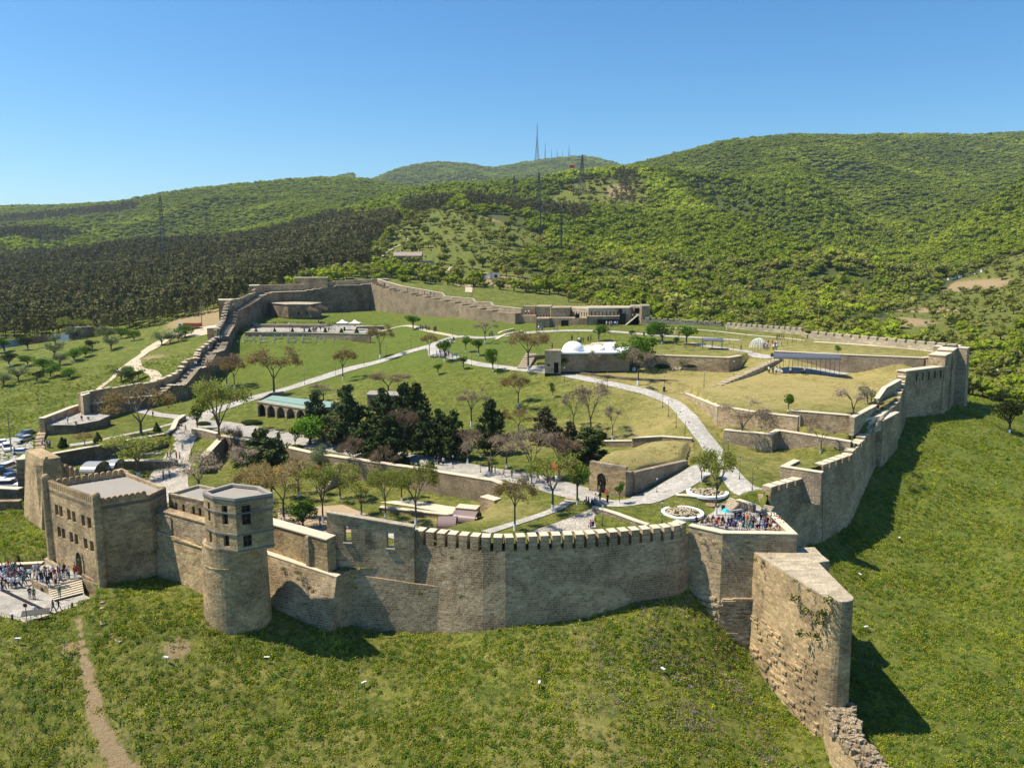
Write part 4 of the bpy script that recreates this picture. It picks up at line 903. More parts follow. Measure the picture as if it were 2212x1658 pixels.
# --- left curtain, between gatehouse and round tower --------------------------------
th = wallthing("golden battered wall between the gatehouse and the round tower, three small windows at the left end")
ca, cb = py_(305, 1095, 103.2), py_(445, 1144, 96); zca, zcb = CZ - 33.2, CZ - 33.9
d = (v2(cb) - v2(ca)).normalized(); n = Vector((d.y, -d.x)); L = (v2(cb) - v2(ca)).length
strip_ = MB(); strip(strip_, [ca, cb], [zca - 2.7, zcb - 3.0], lambda x, y: CZ - 45, 2.0, step=2, batter=.11); strip_.build("wall_body", S_GOLD, th)
hs = [(.35 + 1.55 * k, .9 + 1.55 * k, zca - 2.3, zca - 1.1) for k in range(3)]
mb = MB(); a2 = v2(ca) - n * .25; b2 = v2(cb) - n * .25
W, *_ = wall_holes(mb, a2, b2, zca - 3.2, zca - .1, hs); strip(mb, [tuple(a2), tuple(b2)], [zca - .1, zcb + .2], zca - 3.5, .8, off=.5, step=3); mb.build("upper_wall", S_GREY, th)
for h in hs: pane(W, h, th)
coping(th, [tuple(a2), tuple(b2)], [zca - .1, zca - .1], 1.2, S_GOLD, .1, .15)
mb = MB(); strip(mb, [ca, cb], [zca - 2.55, zcb - 2.75], zca - 3.4, .6, off=-.15, step=2); mb.build("string_course", S_GOLD, th)
th = wallthing("set back stone range with flat grey roof and four narrow windows beside the tower", "building", name="guard_range")
r0, r1 = D2(364, 1070, 104), D2(441, 1092, 100.5); zr = CZ - 31.7
mb = MB(); LL = (v2(r1) - v2(r0)).length; hs = [(LL * u, LL * u + .5, zr - 2.3, zr - 1.0) for u in (.17, .38, .66, .84)]
W, *_ = wall_holes(mb, r0, r1, zr - 3.6, zr, hs); dn = (v2(r1) - v2(r0)).normalized(); nn = Vector((-dn.y, dn.x)) * 5
a, b = v2(r0), v2(r1); c, e = b + nn, a + nn
for s0, s1 in ((b, c), (c, e), (e, a)): mb.face([(s0.x, s0.y, zr - 6), (s1.x, s1.y, zr - 6), (s1.x, s1.y, zr), (s0.x, s0.y, zr)])
mb.build("wall_body", S_GOLD, th)
for h in hs: pane(W, h, th)
mb = MB(); mb.prism([tuple(p) for p in (a, b, c, e)], zr - .5, zr - .3); mb.build("roof", M_ROOFG, th)
mb = MB(); strip(mb, [tuple(a), tuple(b), tuple(c), tuple(e), tuple(a)], [zr + .1] * 5, zr - .4, .35, step=4); mb.build("parapet", S_PALE, th)
th = wallthing("flat grey roofed wing between gatehouse and the four window range", "building", name="low_wing")
wg = [pt(312, 1102, 33), pt(366, 1078, 32.6), pt(372, 1068, 32.6), pt(360, 1050, 33)]; wg = [ca, py_(368, 1112, 100), tuple(a), (GD2[0], GD2[1]), GC]
mb = MB(); mb.prism(wg, CZ - 45, zca - .4, m=0, mtop=1); mb.build("wall_body", [S_GREY, M_ROOFG], th)
# --- round tower with octagonal top --------------------------------------------------
th = wallthing("big round tower with an octagonal upper storey and grey flat roof", "tower", name="round_tower")
r_ = 3.75; zo = CZ - 34.1
mb = MB(); mb.lathe([(r_ + .35, -14), (r_ + .02, -.8), (r_ + .02, 0)], 48, (TOW[0], TOW[1], zo)); mb.lathe([(r_ + .02, -2.62), (r_ + .12, -2.55), (r_ + .12, -2.42), (r_ + .02, -2.38)], 48, (TOW[0], TOW[1], zo)); mb.face([(TOW[0] + r_ * math.cos(k * .3927), TOW[1] + r_ * math.sin(k * .3927), zo - .01) for k in range(16)])
mb.build("round_base", S_GOLD, th)
o1, o2, o3, o4, o5, o6 = pt(439, 1063, 27.7), pt(460, 1072, 27.7), pt(507.4, 1078, 27.7), pt(587, 1066, 27.7), pt(560, 1052, 27.7), pt(501, 1045.6, 27.7)
oct_ = [o1, o2, o3, o4, o5, o6]; zot = CZ - 27.7; mb = MB(); allh = []
for i in range(6):
    a, b = oct_[i], oct_[(i + 1) % 6]; LL = (v2(b) - v2(a)).length; hs = []
    if i == 0: cs = [.5]
    elif i == 1: cs = [.5]
    elif i == 2: cs = [.28]
    else: cs = []
    for cc in cs:
        hw = .42 if i == 1 else (.3 if i == 0 else .5)
        hs += [(LL * cc - hw, LL * cc + hw, zot - 1.75, zot - .95), (LL * cc - hw, LL * cc + hw, zot - 3.3, zot - 1.9), (LL * cc - hw, LL * cc + hw, zot - 6.0, zot - 4.6)]
    W, *_ = wall_holes(mb, a, b, zo - .3, zot, hs); allh += [(W, h) for h in hs]
mb.build("upper_storey", S_GOLD, th)
for W, h in allh: pane(W, h, th, .38)
M_BAND = m_plain('grey_band', (.16, .15, .14), .9)
for zz_ in (zot - .35, zot - 1.85, zot - 4.45, zo + .02): mb = MB(); strip(mb, oct_ + [o1], [zz_ + .1] * 7, zz_ - .08, .3, off=-.09, step=5); mb.build('string_course', M_BAND, th)
ctr = Vector((sum(p[0] for p in oct_) / 6, sum(p[1] for p in oct_) / 6))
mb = MB(); mb.prism(oct_, zot - .45, zot - .3); mb.build("roof", M_ROOFG, th)
mb = MB(); strip(mb, oct_ + [o1], [zot + .12] * 7, zot - .2, .45, off=-.12, step=5); mb.build("parapet", M_ROOFG, th)
# --- recessed wall and battered buttress right of the tower ---------------------------
th = wallthing("battered stone buttress wall between the round tower and the window wall, tufts growing in its joints")
ba, bb = py_(565, 1195, 99.2), py_(727, 1247, 94.2); zb1, zb2 = PY(571, 1195, 99).z, PY(727, 1247, 94.2).z
mb = MB(); strip(mb, [ba, bb], [zb1, zb2], lambda x, y: CZ - 48, 3.0, batter=.27, step=2); mb.build("lower_wall", S_GREY, th)
coping(th, [ba, bb], [zb1, zb2], .8, M_CAP, .05, .12)
ua, ub = py_(568, 1131, 100.4), py_(706, 1169, 95.2)
mb = MB(); strip(mb, [ua, ub], [PY(571, 1131, 99.8).z, PY(705, 1169, 94.8).z], CZ - 40.5, 1.6, step=2); mb.build("upper_wall", S_GOLD, th)
coping(th, [ua, ub], [PY(571, 1131, 99.8).z - .003, PY(705, 1169, 94.8).z], 1.6, M_CAP, .12, .15)
dd = (v2(ub) - v2(ua)); an = math.atan2(dd.y, dd.x); qm = v2(ua) + dd * .72; mb = MB(); mb.box(-.25, .25, -.35, .3, -4.2, 0, rz=an, at=(qm.x, qm.y, CZ - 35)); mb.build("pilaster", S_RED, th)
# --- window wall -------------------------------------------------------------------------
th = wallthing("grey ruined wall with three rectangular window openings, one walled up")
wa, wb = py_(705, 1108, 97.4), py_(893.5, 1140, 96.3); zwa, zwb = PY(705, 1108, 97.4).z, PY(893, 1140, 96.3).z
LL = (v2(wb) - v2(wa)).length; um = lambda px: LL * (px - 705) / 188.0
zl = lambda u: zwa + (zwb - zwa) * u / LL
hs = [(um(741.5), um(757.5), zl(um(748)) - 3.5, zl(um(748)) - 1.3), (um(834), um(850), zl(um(840)) - 3.3, zl(um(840)) - 1.25)]
hblind = (um(788), um(802), zl(um(795)) - 3.2, zl(um(795)) - 1.2)
zlow_ = zl(um(862)); wm = tuple(v2(wa).lerp(v2(wb), um(862) / LL))
mb = MB(); W, L, d, n = wall_holes(mb, wa, wm, zlow_ - 4.2, zlow_, hs, depth=.95)
Wb_ = lambda u, z: W(u, z, .95)
us_ = sorted({0, um(862)} | {h[0] for h in hs} | {h[1] for h in hs}); vs_ = sorted({zlow_ - 4.2, zlow_} | {h[2] for h in hs} | {h[3] for h in hs})
for i in range(len(us_) - 1):
    for j in range(len(vs_) - 1):
        uc, vc = (us_[i] + us_[i + 1]) / 2, (vs_[j] + vs_[j + 1]) / 2
        if any(h[0] < uc < h[1] and h[2] < vc < h[3] for h in hs): continue
        mb.face([Wb_(us_[i + 1], vs_[j]), Wb_(us_[i], vs_[j]), Wb_(us_[i], vs_[j + 1]), Wb_(us_[i + 1], vs_[j + 1])])
strip(mb, [wa, wm], [zwa, zlow_ + .01], zlow_, .95, step=30); strip(mb, [wm, wb], [zlow_, zwb], zlow_ - 4.2, .95, step=30); strip(mb, [wa, wb], [zlow_ - 4.2] * 2, lambda x, y: CZ - 49.5, 2.2, step=3, batter=.04)
mb.face([W(0, zlow_ - 4.2), W(0, zlow_), W(0, zlow_, .95), W(0, zlow_ - 4.2, .95)])
mb.build("wall_body", S_GREY, th)
coping(th, [wa, wb], [zwa, zwb], .95, S_PALE, .06, .16)
mb = MB(); u0, u1, w0, w1 = hblind; mb.face([W(u0, w0, -.03), W(u1, w0, -.03), W(u1, w1, -.03), W(u0, w1, -.03)]); mb.build("walled_up_window", S_DARK, th)
mb = MB()
for h in hs: mb.box(-.1, h[1] - h[0] + .1, -.12, .8, -.1, .03, rz=math.atan2(d.y, d.x), at=W(h[0], h[2]))
mb.build("sill", M_CAP, th)
mb = MB(); strip(mb, [(wa[0] + .3, wa[1] - .35), (wb[0], wb[1] - .35), NEAR[1]], [CZ - 39.9, CZ - 41.2, CZ - 41.6], lambda x, y: CZ - 49.5, 1.2, step=2, batter=.05, off=.02); mb.build("lower_ledge", S_GREY, th)
# ------------------------------------------------------------------ paths, courts, retaining walls
def gl(pts): return [tuple(G(*p)[:2]) for p in pts]
main_up = smooth_line(gl([(1640, 1086), (1600, 1052), (1562, 1005), (1540, 970), (1510, 930), (1478, 892), (1450, 868), (1405, 850), (1340, 834), (1280, 821), (1200, 805), (1110, 796), (1050, 789), (985, 774), (948, 762), (930, 748)]))
drape("path", ribbon(main_up, [3.6] * 30 + [3.0] * (len(main_up) - 30)), M_PAVE)
p2_ = smooth_line(gl([(420, 905), (480, 882), (540, 862), (620, 840), (700, 815), (780, 791), (860, 768), (920, 750), (965, 741)]))
drape("path", ribbon(p2_, 4.0), M_PAVE, .07)
drape("path", ribbon(smooth_line(gl([(925, 752), (985, 728), (1060, 729), (1150, 718), (1240, 714), (1390, 722), (1480, 728), (1600, 735)])), 2.6), M_PAVE, .06)
drape("path", ribbon(smooth_line(gl([(770, 719), (860, 706), (930, 716), (985, 727)])), 2.2), M_DIRT, .05)
drape("path", gl([(925, 745), (965, 730), (985, 738), (940, 752), (945, 772), (925, 768)]), M_PAVE, .075)
p3_ = smooth_line(gl([(1255, 1072), (1320, 1087), (1385, 1080), (1440, 1058), (1505, 1022), (1550, 1000)]))
drape("path", ribbon(p3_, [3.2] * 12 + [4.5] * (len(p3_) - 12)), M_PAVE, .06)
drape("path", ribbon(smooth_line(gl([(1250, 1070), (1200, 1100), (1130, 1125), (1050, 1150)])), 1.7), M_PAVE, .08)
drape("path", gl([(1295, 1100), (1282, 1098), (1220, 1122), (1140, 1149), (1290, 1148), (1283, 1120)]), M_COB, .055)
# park walk under the pines and the street
drape("path", ribbon(smooth_line(gl([(400, 912), (470, 918), (560, 935), (640, 955), (720, 965), (800, 980), (900, 992), (1000, 1010), (1080, 1024), (1160, 1040), (1230, 1060), (1285, 1072)])), [7] * 18 + [4.5] * 30 + [5.5] * 30), M_PLAZA, .05)
drape("path", ribbon(smooth_line(gl([(440, 898), (410, 925), (385, 970), (372, 1010), (360, 1050), (372, 1085)])), [5] * 6 + [5.5] * 12 + [7] * 13), M_COB, .07)
drape("path", ribbon(smooth_line(gl([(425, 908), (380, 900), (330, 893), (250, 889), (200, 893)])), 3.2), M_PAVE, .06)
drape("path", ribbon(smooth_line(gl([(378, 913), (300, 933), (220, 950), (150, 962)])), 1.3), M_PAVE, .05)
drape("path", ribbon(smooth_line(gl([(350, 978), (260, 984), (170, 1000)])), 1.6), M_PAVE, .06)
drape("path", gl([(1000, 688), (900, 681), (830, 672), (900, 676), (1000, 684), (1100, 694)]), M_DIRT, .05)
# lower court surfaces
drape("court_paving", gl([(880, 1080), (1012, 1100), (1040, 1112), (1010, 1118), (890, 1095), (820, 1085)]), M_CAP, .1)
drape("court_paving", gl([(600, 1100), (740, 1090), (830, 1125), (1000, 1140), (880, 1150), (600, 1150)]), M_EARTH, .05)
drape("court_paving", gl([(760, 1128), (900, 1140), (985, 1150), (800, 1150)]), M_PAVE, .12)
drape("terrace_paving", [TER[0], TER[1], TER[2], TER[3]] + gl([(1640, 1088), (1560, 1090), (1515, 1122)]), M_PLAZA, .06)
drape("terrace_paving", TERR, M_PLAZA, .06)
drape("path", gl([(1748, 806), (1692, 806), (1665, 800), (1690, 795), (1800, 801), (1835, 806), (1803, 813)]), M_PAVE, .06)
drape("path", ribbon(gl([(1690, 771), (1630, 768), (1600, 757), (1545, 750), (1490, 742)]), 3), M_PAVE, .06)
drape("path", ribbon(smooth_line(gl([(1758, 738), (1850, 744), (1950, 752), (2040, 762)])), 2.4), M_CAP, .06)
drape("path", ribbon(smooth_line(gl([(1420, 707), (1560, 717), (1740, 735)])), 1.6), M_CAP, .06)
drape("path", gl([(1140, 800), (1135, 790), (1190, 790), (1235, 792), (1232, 797), (1160, 803)]), M_PAVE, .06)
drape("path", gl([(1200, 765), (1230, 752), (1280, 740), (1330, 737), (1330, 742), (1285, 750), (1240, 762)]), M_DIRT, .06)
# tracks outside
M_TRACK = M_DIRT
drape("track", ribbon(smooth_line(gl([(200, 852), (232, 826), (262, 800), (290, 779), (320, 757), (350, 738), (385, 724), (420, 712), (470, 704)])), [1.6] * 12 + [3] * 12 + [5] * 12 + [6] * 13), M_TRACK, .12)
drape("track", ribbon(smooth_line(gl([(292, 780), (300, 797), (325, 803), (338, 815), (330, 828)])), 3), M_TRACK, .12)
drape("track", ribbon(smooth_line(gl([(372, 720), (430, 722), (468, 708)])), 9), M_TRACK, .1)
drape("track", ribbon(smooth_line(gl([(1012, 632), (1012, 618), (1000, 606), (980, 598), (966, 585), (978, 577)])), 3), M_TRACK, .15)
drape("track", ribbon(smooth_line(gl([(820, 565), (836, 545), (880, 520), (878, 500), (868, 480)])), 1.7), M_TRACK, .4)
drape("car_park", gl([(-60, 960), (30, 945), (72, 950), (66, 1000), (40, 1060), (-60, 1075), (-150, 1000)]), M_PAVE, .06)
def retaining(label, pts, zt, zb, T=.8, mat=S_RUBG, cap=True, capmat=None, quant=0, group=None, name="retaining_wall", flip=False):
    """wall along plan points, face to the right of travel"""
    th = wallthing(label, "retaining wall", name=name, group=group)
    zs = [CZ - h for h in zt] if isinstance(zt, (list, tuple)) else [CZ - zt] * len(pts)
    mb = MB(); strip(mb, pts, zs, (lambda x, y: CZ - zb) if not callable(zb) else zb, T + .35, step=1.5, quant=quant, off=-.25); mb.build("wall_body", mat, th)
    if cap: coping(th, pts, zs, T + .35, capmat or M_CAP, .06, .12, off=-.25, step=2)
    return th
retaining("long high rubble wall between the lower court and the pine walk above", LOW, [36.4, 36.4, 35.9, 35.8, 35.7, 35.6, 35.6, 36.4], 41)
retaining("stone wall below the white domes, lawn on top", DOMET[:4] + [DOMET[4]], [23.7, 23.6, 23.5, 23.4, 23.3], 28.5, mat=S_GREY)
retaining("rubble wall behind the long curved canopy, holding the upper lawn", UPT[:3] + [UPT[3]], 22.3, 28, mat=S_RUB)
retaining("pale walled path edge leading to the stair shaped upper wall, right of the main path", W1[:2], [28.7, 28.1], 35, mat=S_RED)
retaining("long retaining wall under the dry lawn, bare tree before it", W1[1:], [28.0, 27.9, 27.9], 34.5, mat=S_GREY)
retaining("retaining wall under the dry lawn right of the small gap, by the right stairs", W2, 27.8, 33, mat=S_GREY)
retaining("lower retaining wall with bent top, in front of two higher ones", W3, [31.0, 30.8, 30.5, 30.6, 30.8], 37, mat=S_RUB)
retaining("low angled wall of the small grass platform beside the right wall", [W4[0], W4[1], W4[2]], 32.0, 37, mat=S_RUB, T=.6)
retaining("dark wall holding the upper left garden with its clipped cones", GL[:3], 37.4, 43, mat=S_DARK)
retaining("side wall of the left garden along the cobbled street", [GL[2], pt(376, 935, 38.2), pt(384, 915, 37.8), pt(400, 902, 37.4)], [37.2, 37.2, 36.9, 36.7], 43, mat=S_DARK, T=.6)
retaining("low wall with stone tops right of the cobbled street", [tuple(G(416, 938)[:2]), tuple(G(440, 944)[:2]), tuple(G(470, 950)[:2])], [36.7, 36.4, 36.3], 40, T=.6)
retaining("thin white edged wall behind the gatehouse roof", [pt(380, 1000, 39), pt(250, 1000, 39), pt(180, 1012, 39)][::-1], 38.6, 43, mat=S_DARK)
retaining("low curved garden wall below the dome building, casting a thin shadow", smooth_line(gl([(1215, 800), (1300, 814), (1400, 822), (1465, 822)]), 3), [27.0 + .05 * k for k in range(10)], 29.5, mat=S_DARK, T=.4, cap=False)
retaining("stepped retaining wall at the foot of the green slope behind the cistern", [pt(1303, 955, 34), pt(1368, 948, 32.8), pt(1369, 945, 32.4), pt(1430, 945, 32.2), pt(1495, 952, 32.2)], [33.8, 33.2, 32.5, 32, 31.8], 36.5, mat=S_RUBG, T=.5)
retaining("stone kerb wall of the white letter terrace", [pt(530, 719, 24), pt(660, 720, 24), pt(800, 723, 24)], 23.8, 26.5, mat=S_GREY, T=.4)
retaining("low rear wall of the event terrace, flower bed on top", [pt(548, 707.5, 24), pt(640, 708, 24), pt(705, 708, 24)], 22.9, 25, mat=S_RED, T=.6)
retaining("sunny low wall at the back right of the event terrace", [pt(770, 710, 24), pt(830, 711, 24.3)], 23.2, 25, mat=S_RUB, T=.6)
retaining("short rubble wall beside the broad steps of the terrace court", [pt(1592, 1085, 35.6), pt(1628, 1097, 35.6)], 35.2, 37.5, mat=S_RUB, T=.4)
retaining("curved sunken wall around the stone bench court", smooth_line([pt(1460, 1078, 35.9), pt(1490, 1078, 35.8), pt(1535, 1083, 35.8), pt(1562, 1078, 35.7)], 3), 35.3, 37, mat=S_RED, T=.5)
retaining("low rubble wall edging the cobbled ramp by the two lamps", [pt(1280, 1122, 36.2), pt(1281, 1106, 36.0), pt(1330, 1118, 36.0), pt(1375, 1132, 36.0), pt(1400, 1137, 36)][1:], [35.2, 35.4, 35.6, 35.8], 37.5, mat=S_RUB, T=.4)
retaining("short stub wall of ruined masonry at the end of the pine walk", [pt(1040, 1079, 37.5), pt(1070, 1088, 37.5)], 37.0, 41, mat=S_GREY, T=1.2)
retaining("broken low masonry in the lower court before the two tunnel covers", [pt(820, 1098, 39), pt(1000, 1118, 39)], 38.8, 40.5, mat=S_GREY, T=.5)
retaining("squat stone plinth with flat top next to the ribbed tunnel covers", [pt(985, 1108, 39), pt(1030, 1112, 39)], 38.1, 40.5, mat=S_RED, T=1.6)
def stairs(label, a, b, w, za, zb, mat=S_PALE, nst=None, name="stone_stairs", side=0):
    """flight from low point a to high point b (plan), width w"""
    a, b = Vector(a[:2]), Vector(b[:2]); d = (b - a); L = d.length; an = math.atan2(d.y, d.x); n = nst or max(2, int(abs(zb - za) / .17)); mb = MB()
    for k in range(n):
        z = za + (zb - za) * (k + 1) / n; mb.box(L * k / n, L + .05 - .001 * k, -w / 2, w / 2, min(za, zb) - .8 if k == 0 else z - (zb - za) / n - .01, z, rz=an, at=(a.x, a.y, 0), skip=(0,))
    o = mb.build(name, mat); tag(o, label, "stairs"); return o
stairs("broad steps climbing past the long canopy to the wire dome lawn", G(1470, 850), G(1545, 834), 1.6, G(1470, 850).z - .1, G(1545, 834).z + .1, nst=9)
stairs("long upper flight of steps left of the long canopy", G(1552, 832), G(1684, 777), 1.7, G(1552, 832).z, CZ - 23.6, nst=15)
stairs("steps beside the shaded people, leading to the dome entrance", G(1130, 797), G(1148, 770), 3.0, CZ - 27, CZ - 25.2, nst=8)
stairs("three low brown steps on the paved walk to the cistern", G(1225, 1089), G(1238, 1078), 1.9, CZ - 36.3, CZ - 35.7, nst=3)
stairs("slanting stair against the high rubble wall", pt(690, 1063, 39.4), pt(735, 1002, 36.4), 1.6, CZ - 39.4, CZ - 36.2)
stairs("five curved steps rising from the crowded terrace", pt(1570, 1095, 36.2), pt(1590, 1080, 35.4), 2.4, CZ - 36.3, CZ - 35.3, nst=5)
stairs("narrow steps with side block where the right wall begins", pt(1645, 1118, 36.2), pt(1662, 1096, 35.2), 1.5, CZ - 36.3, CZ - 34.9, nst=7)
stairs("steps rising to the dark clad crowd beside the right wall", pt(1868, 915, 30.2), pt(1888, 895, 28.8), 4.0, CZ - 30.6, CZ - 28.9, nst=7)
stairs("upper flight next to the climbing merlons of the right wall", pt(1905, 872, 28.6), pt(1938, 832, 26.6), 3.0, CZ - 28.8, CZ - 25.6, nst=14)
stairs("small flight by the wall gap below the pale clad person at the far right", pt(1995, 798, 25.8), pt(2015, 783, 23.2), 2.6, CZ - 26, CZ - 22.6, nst=12)
stairs("few steps in the gap between the two retaining walls", pt(1719, 922, 31), pt(1735, 908, 29.5), 2, CZ - 31, CZ - 28.3, nst=9)
stairs("steep steps inside the left corner by the curved wall", pt(104, 985, 39.5), pt(96, 955, 37.4), 1.6, CZ - 40, CZ - 37.5, nst=10)
# landings beside right wall
mb = MB(); mb.prism([pt(1845, 925, 30.4), pt(1905, 905, 29.5), pt(1930, 875, 28.8), pt(1885, 880, 28.9), pt(1850, 898, 28.9)], CZ - 32, CZ - 28.85); o = mb.build("stone_landing", M_CAP); tag(o, "pale stone landing under the dark clad crowd by the right wall", "landing")
th = retaining("side wall of the right stairs, stepped top", [pt(1843, 905, 28), pt(1888, 882, 27.9), pt(1893, 878, 27.5)], [27.7, 27.5, 27.3], 31, mat=S_RED, T=.5)
th = retaining("low wall sloping up along the upper right stairs", [pt(1895, 868, 27.6), pt(1912, 842, 26), pt(1945, 822, 25)], [27, 25.6, 24.8], 30, mat=S_RED, T=.5)
# ---- crossing garden steps
# ------------------------------------------------------------------ cistern building
th = empty("cistern", (0, 0, 0), 0, "grass roofed stone cistern with a tall pointed doorway, visitors waiting in front", "building")
mb = MB(); LL = (v2(MBp) - v2(MA)).length; um2 = lambda t: LL * t
dr = (LL * .22, LL * .22 + 1.5, CZ - 36.2, CZ - 33.6)
W, L, d, n = wall_holes(mb, MA, MBp, CZ - 36.2, CZ - 31.6, [dr], depth=1.2); mb.build("front_wall", S_GOLD, th)
mb = MB(); strip(mb, [MA, MBp], [CZ - 31.1, CZ - 31.2], CZ - 31.62, .8, step=4); strip(mb, [MBp, MC], [CZ - 32.2] * 2, CZ - 36.5, .8, step=4); strip(mb, [MC, MOUND[3]], [CZ - 32.3, CZ - 32.9], CZ - 37, .8, step=3, off=-.3); strip(mb, [(MA[0] + 1.5, MA[1] + 5), MA], [CZ - 33, CZ - 31.6], CZ - 37, .6, step=3, off=-.1); mb.build("side_wall", S_RUB, th)
uc = (dr[0] + dr[1]) / 2; zr_ = dr[3]; hw = .75; n_ = 6
arcp = [(uc + hw * (1 - (k / n_) ** 2 * 1.0), zr_ + .95 * (k / n_) ** .75) for k in range(n_ + 1)]; arcp = arcp + [(2 * uc - x, z) for x, z in reversed(arcp[:-1])]
mb = MB(); mb.face([W(dr[0], dr[2], 1.1), W(dr[1], dr[2], 1.1), W(dr[1], dr[3], 1.1), W(dr[0], dr[3], 1.1)]); mb.face([W(u, z, -.02) for u, z in arcp]); mb.build("doorway", M_VOID, th)
mb = MB()
for k in range(len(arcp) - 1):
    (u0, w0), (u1, w1) = arcp[k], arcp[k + 1]; gq = lambda u, z: (uc + (u - uc) * 1.22, zr_ + (z - zr_) * 1.2)
    (x0, y0), (x1, y1) = gq(u0, w0), gq(u1, w1); mb.face([W(u0, w0, -.1), W(x0, y0, -.1), W(x1, y1, -.1), W(u1, w1, -.1)]); mb.face([W(x0, y0, -.1), W(x0, y0, 0), W(x1, y1, 0), W(x1, y1, -.1)])
mb.build("door_arch", S_RED, th)
# ------------------------------------------------------------------ white domed bath house
M_DOME = m_plain("white_plaster", (.80, .81, .80), .7, 0, .05, 3)
th = empty("bath_house", (0, 0, 0), 0, "half buried bath house with white plaster domes", "building")
def domeobj(px, py, Y, r, hk=.85, name="dome"):
    p = PY(px, py, Y); mb = MB(); mb.lathe([(r * 1.18, -.35), (r * 1.12, -.1), (r, .0)] + [(r * math.cos(math.pi / 2 * k / 10), r * hk * math.sin(math.pi / 2 * k / 10)) for k in range(1, 11)], 32, (p.x, p.y, p.z))
    mb.build(name, M_DOME, th, smooth=True, weld=True); return p
dz = domeobj(1238, 757, 193, 2.75); domeobj(1272, 757, 196, 1.35, .8); domeobj(1292, 757, 195, 1.9, .75); domeobj(1317, 757, 198, 2.1, 1.0); domeobj(1345, 757, 197, 2.0, .45); domeobj(1278, 761, 192, 1.2, .6)
mb = MB(); A_, B_ = PY(1208, 761, 190), PY(1360, 758, 190); zz0 = dz.z
mb.prism([(A_.x, 189.4), (B_.x, 190), (B_.x + 2, 202), (A_.x + 2, 201)], CZ - 27, zz0 - .15, m=0, mtop=1); mb.build("roof_slab", [S_RUBG, M_DOME], th)
mb = MB(); mb.prism([(A_.x - .3, 188.9), (B_.x + .3, 189.5), (B_.x + .3, 190.1), (A_.x - .3, 189.5)], zz0 - .35, zz0 - .02); mb.build("cornice", M_DOME, th)
e0, e1 = D2(1177, 757, 188.5), D2(1212, 757, 188.2)
mb = MB(); W, L, d, n = wall_holes(mb, e0, e1, CZ - 27.2, e0[2], [(2.2, 3.3, CZ - 27.2, CZ - 24.6)], depth=.7); dn = Vector((-d.y, d.x)) * 4
for s0, s1 in ((v2(e1), v2(e1) + dn), (v2(e0) + dn, v2(e0))): mb.face([(s0.x, s0.y, CZ - 28), (s1.x, s1.y, CZ - 28), (s1.x, s1.y, e0[2]), (s0.x, s0.y, e0[2])])
mb.face([(e0[0], e0[1], e0[2]), (e1[0], e1[1], e0[2]), (e1[0] + dn.x, e1[1] + dn.y, e0[2]), (e0[0] + dn.x, e0[1] + dn.y, e0[2])])
mb.build("entrance_block", S_RED, th); mb = MB(); mb.face([W(2.2, CZ - 27.2, .65), W(3.3, CZ - 27.2, .65), W(3.3, CZ - 24.6, .65), W(2.2, CZ - 24.6, .65)]); mb.build("doorway", M_VOID, th)
mb = MB(); mb.box(0, .5, -.04, 0, 0, .4, rz=math.atan2(d.y, d.x), at=W(.7, CZ - 25.4, .02)); mb.build("plaque", M_VOID, th)
mb = MB(); strip(mb, [pt(1140, 775, 26), pt(1180, 772, 26)], [CZ - 25.2] * 2, CZ - 29, .6, step=3); mb.build("side_wall", S_RUB, th)
# ------------------------------------------------------------------ arcaded building
th = empty("arcade_house", (0, 0, 0), 0, "low arcaded house with a teal flat roof beside the pines", "building")
a0_, a1_ = P3(554, 866, 33.4), P3(660, 884, 33.6); zt_ = CZ - 33.4; zb_ = CZ - 37.1
av, bv = v2(a0_), v2(a1_); d = (bv - av).normalized(); L = (bv - av).length; n = Vector((d.y, -d.x))
mb = MB(); nb = 5; bw_ = L / nb; zs_ = zb_ + 1.75
W = lambda u, z, o=0: (av.x + d.x * u - n.x * o, av.y + d.y * u - n.y * o, z)
for k in range(nb):
    u0 = k * bw_; pw = .32; r = bw_ / 2 - pw; uc = u0 + bw_ / 2
    for o, s_ in ((0, 1), (.6, -1)):
        for (x0, x1) in ((u0, u0 + pw), (u0 + bw_ - pw, u0 + bw_)):
            q_ = [W(x0, zb_ - .5, o), W(x1, zb_ - .5, o), W(x1, zs_, o), W(x0, zs_, o)]; mb.face(q_ if s_ > 0 else q_[::-1])
        pa = [(uc - r * math.cos(math.pi * j / 12), zs_ + r * math.sin(math.pi * j / 12)) for j in range(13)]
        q_ = [W(u0, zs_, o)] + [W(*p, o) for p in pa] + [W(u0 + bw_, zs_, o), W(u0 + bw_, zt_, o), W(u0, zt_, o)]
        for j in range(12):
            (x0, y0), (x1, y1) = pa[j], pa[j + 1]; f = [W(x0, y0, o), W(x1, y1, o), W(x1, zt_, o), W(x0, zt_, o)]; mb.face(f if s_ > 0 else f[::-1])
        for (x0, x1) in ((u0, u0 + pw), (u0 + bw_ - pw, u0 + bw_)):
            f = [W(x0, zs_, o), W(x1, zs_, o), W(x1, zt_, o), W(x0, zt_, o)]; mb.face(f if s_ > 0 else f[::-1])
    for j in range(12):
        (x0, y0), (x1, y1) = pa[j], pa[j + 1]; mb.face([W(x0, y0, 0), W(x0, y0, .6), W(x1, y1, .6), W(x1, y1, 0)])
    for x in (u0 + pw, u0 + bw_ - pw): mb.face([W(x, zb_ - .5, 0), W(x, zb_ - .5, .6), W(x, zs_, .6), W(x, zs_, 0)])
mb.build("arcade", S_RED, th)
mb = MB(); strip(mb, [tuple(av), tuple(bv)], [zt_ + .05] * 2, zt_ - .25, .7, off=-.12, step=4); mb.build("cornice", S_PALE, th)
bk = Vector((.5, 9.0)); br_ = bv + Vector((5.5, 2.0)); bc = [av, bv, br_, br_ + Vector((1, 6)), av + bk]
mb = MB()
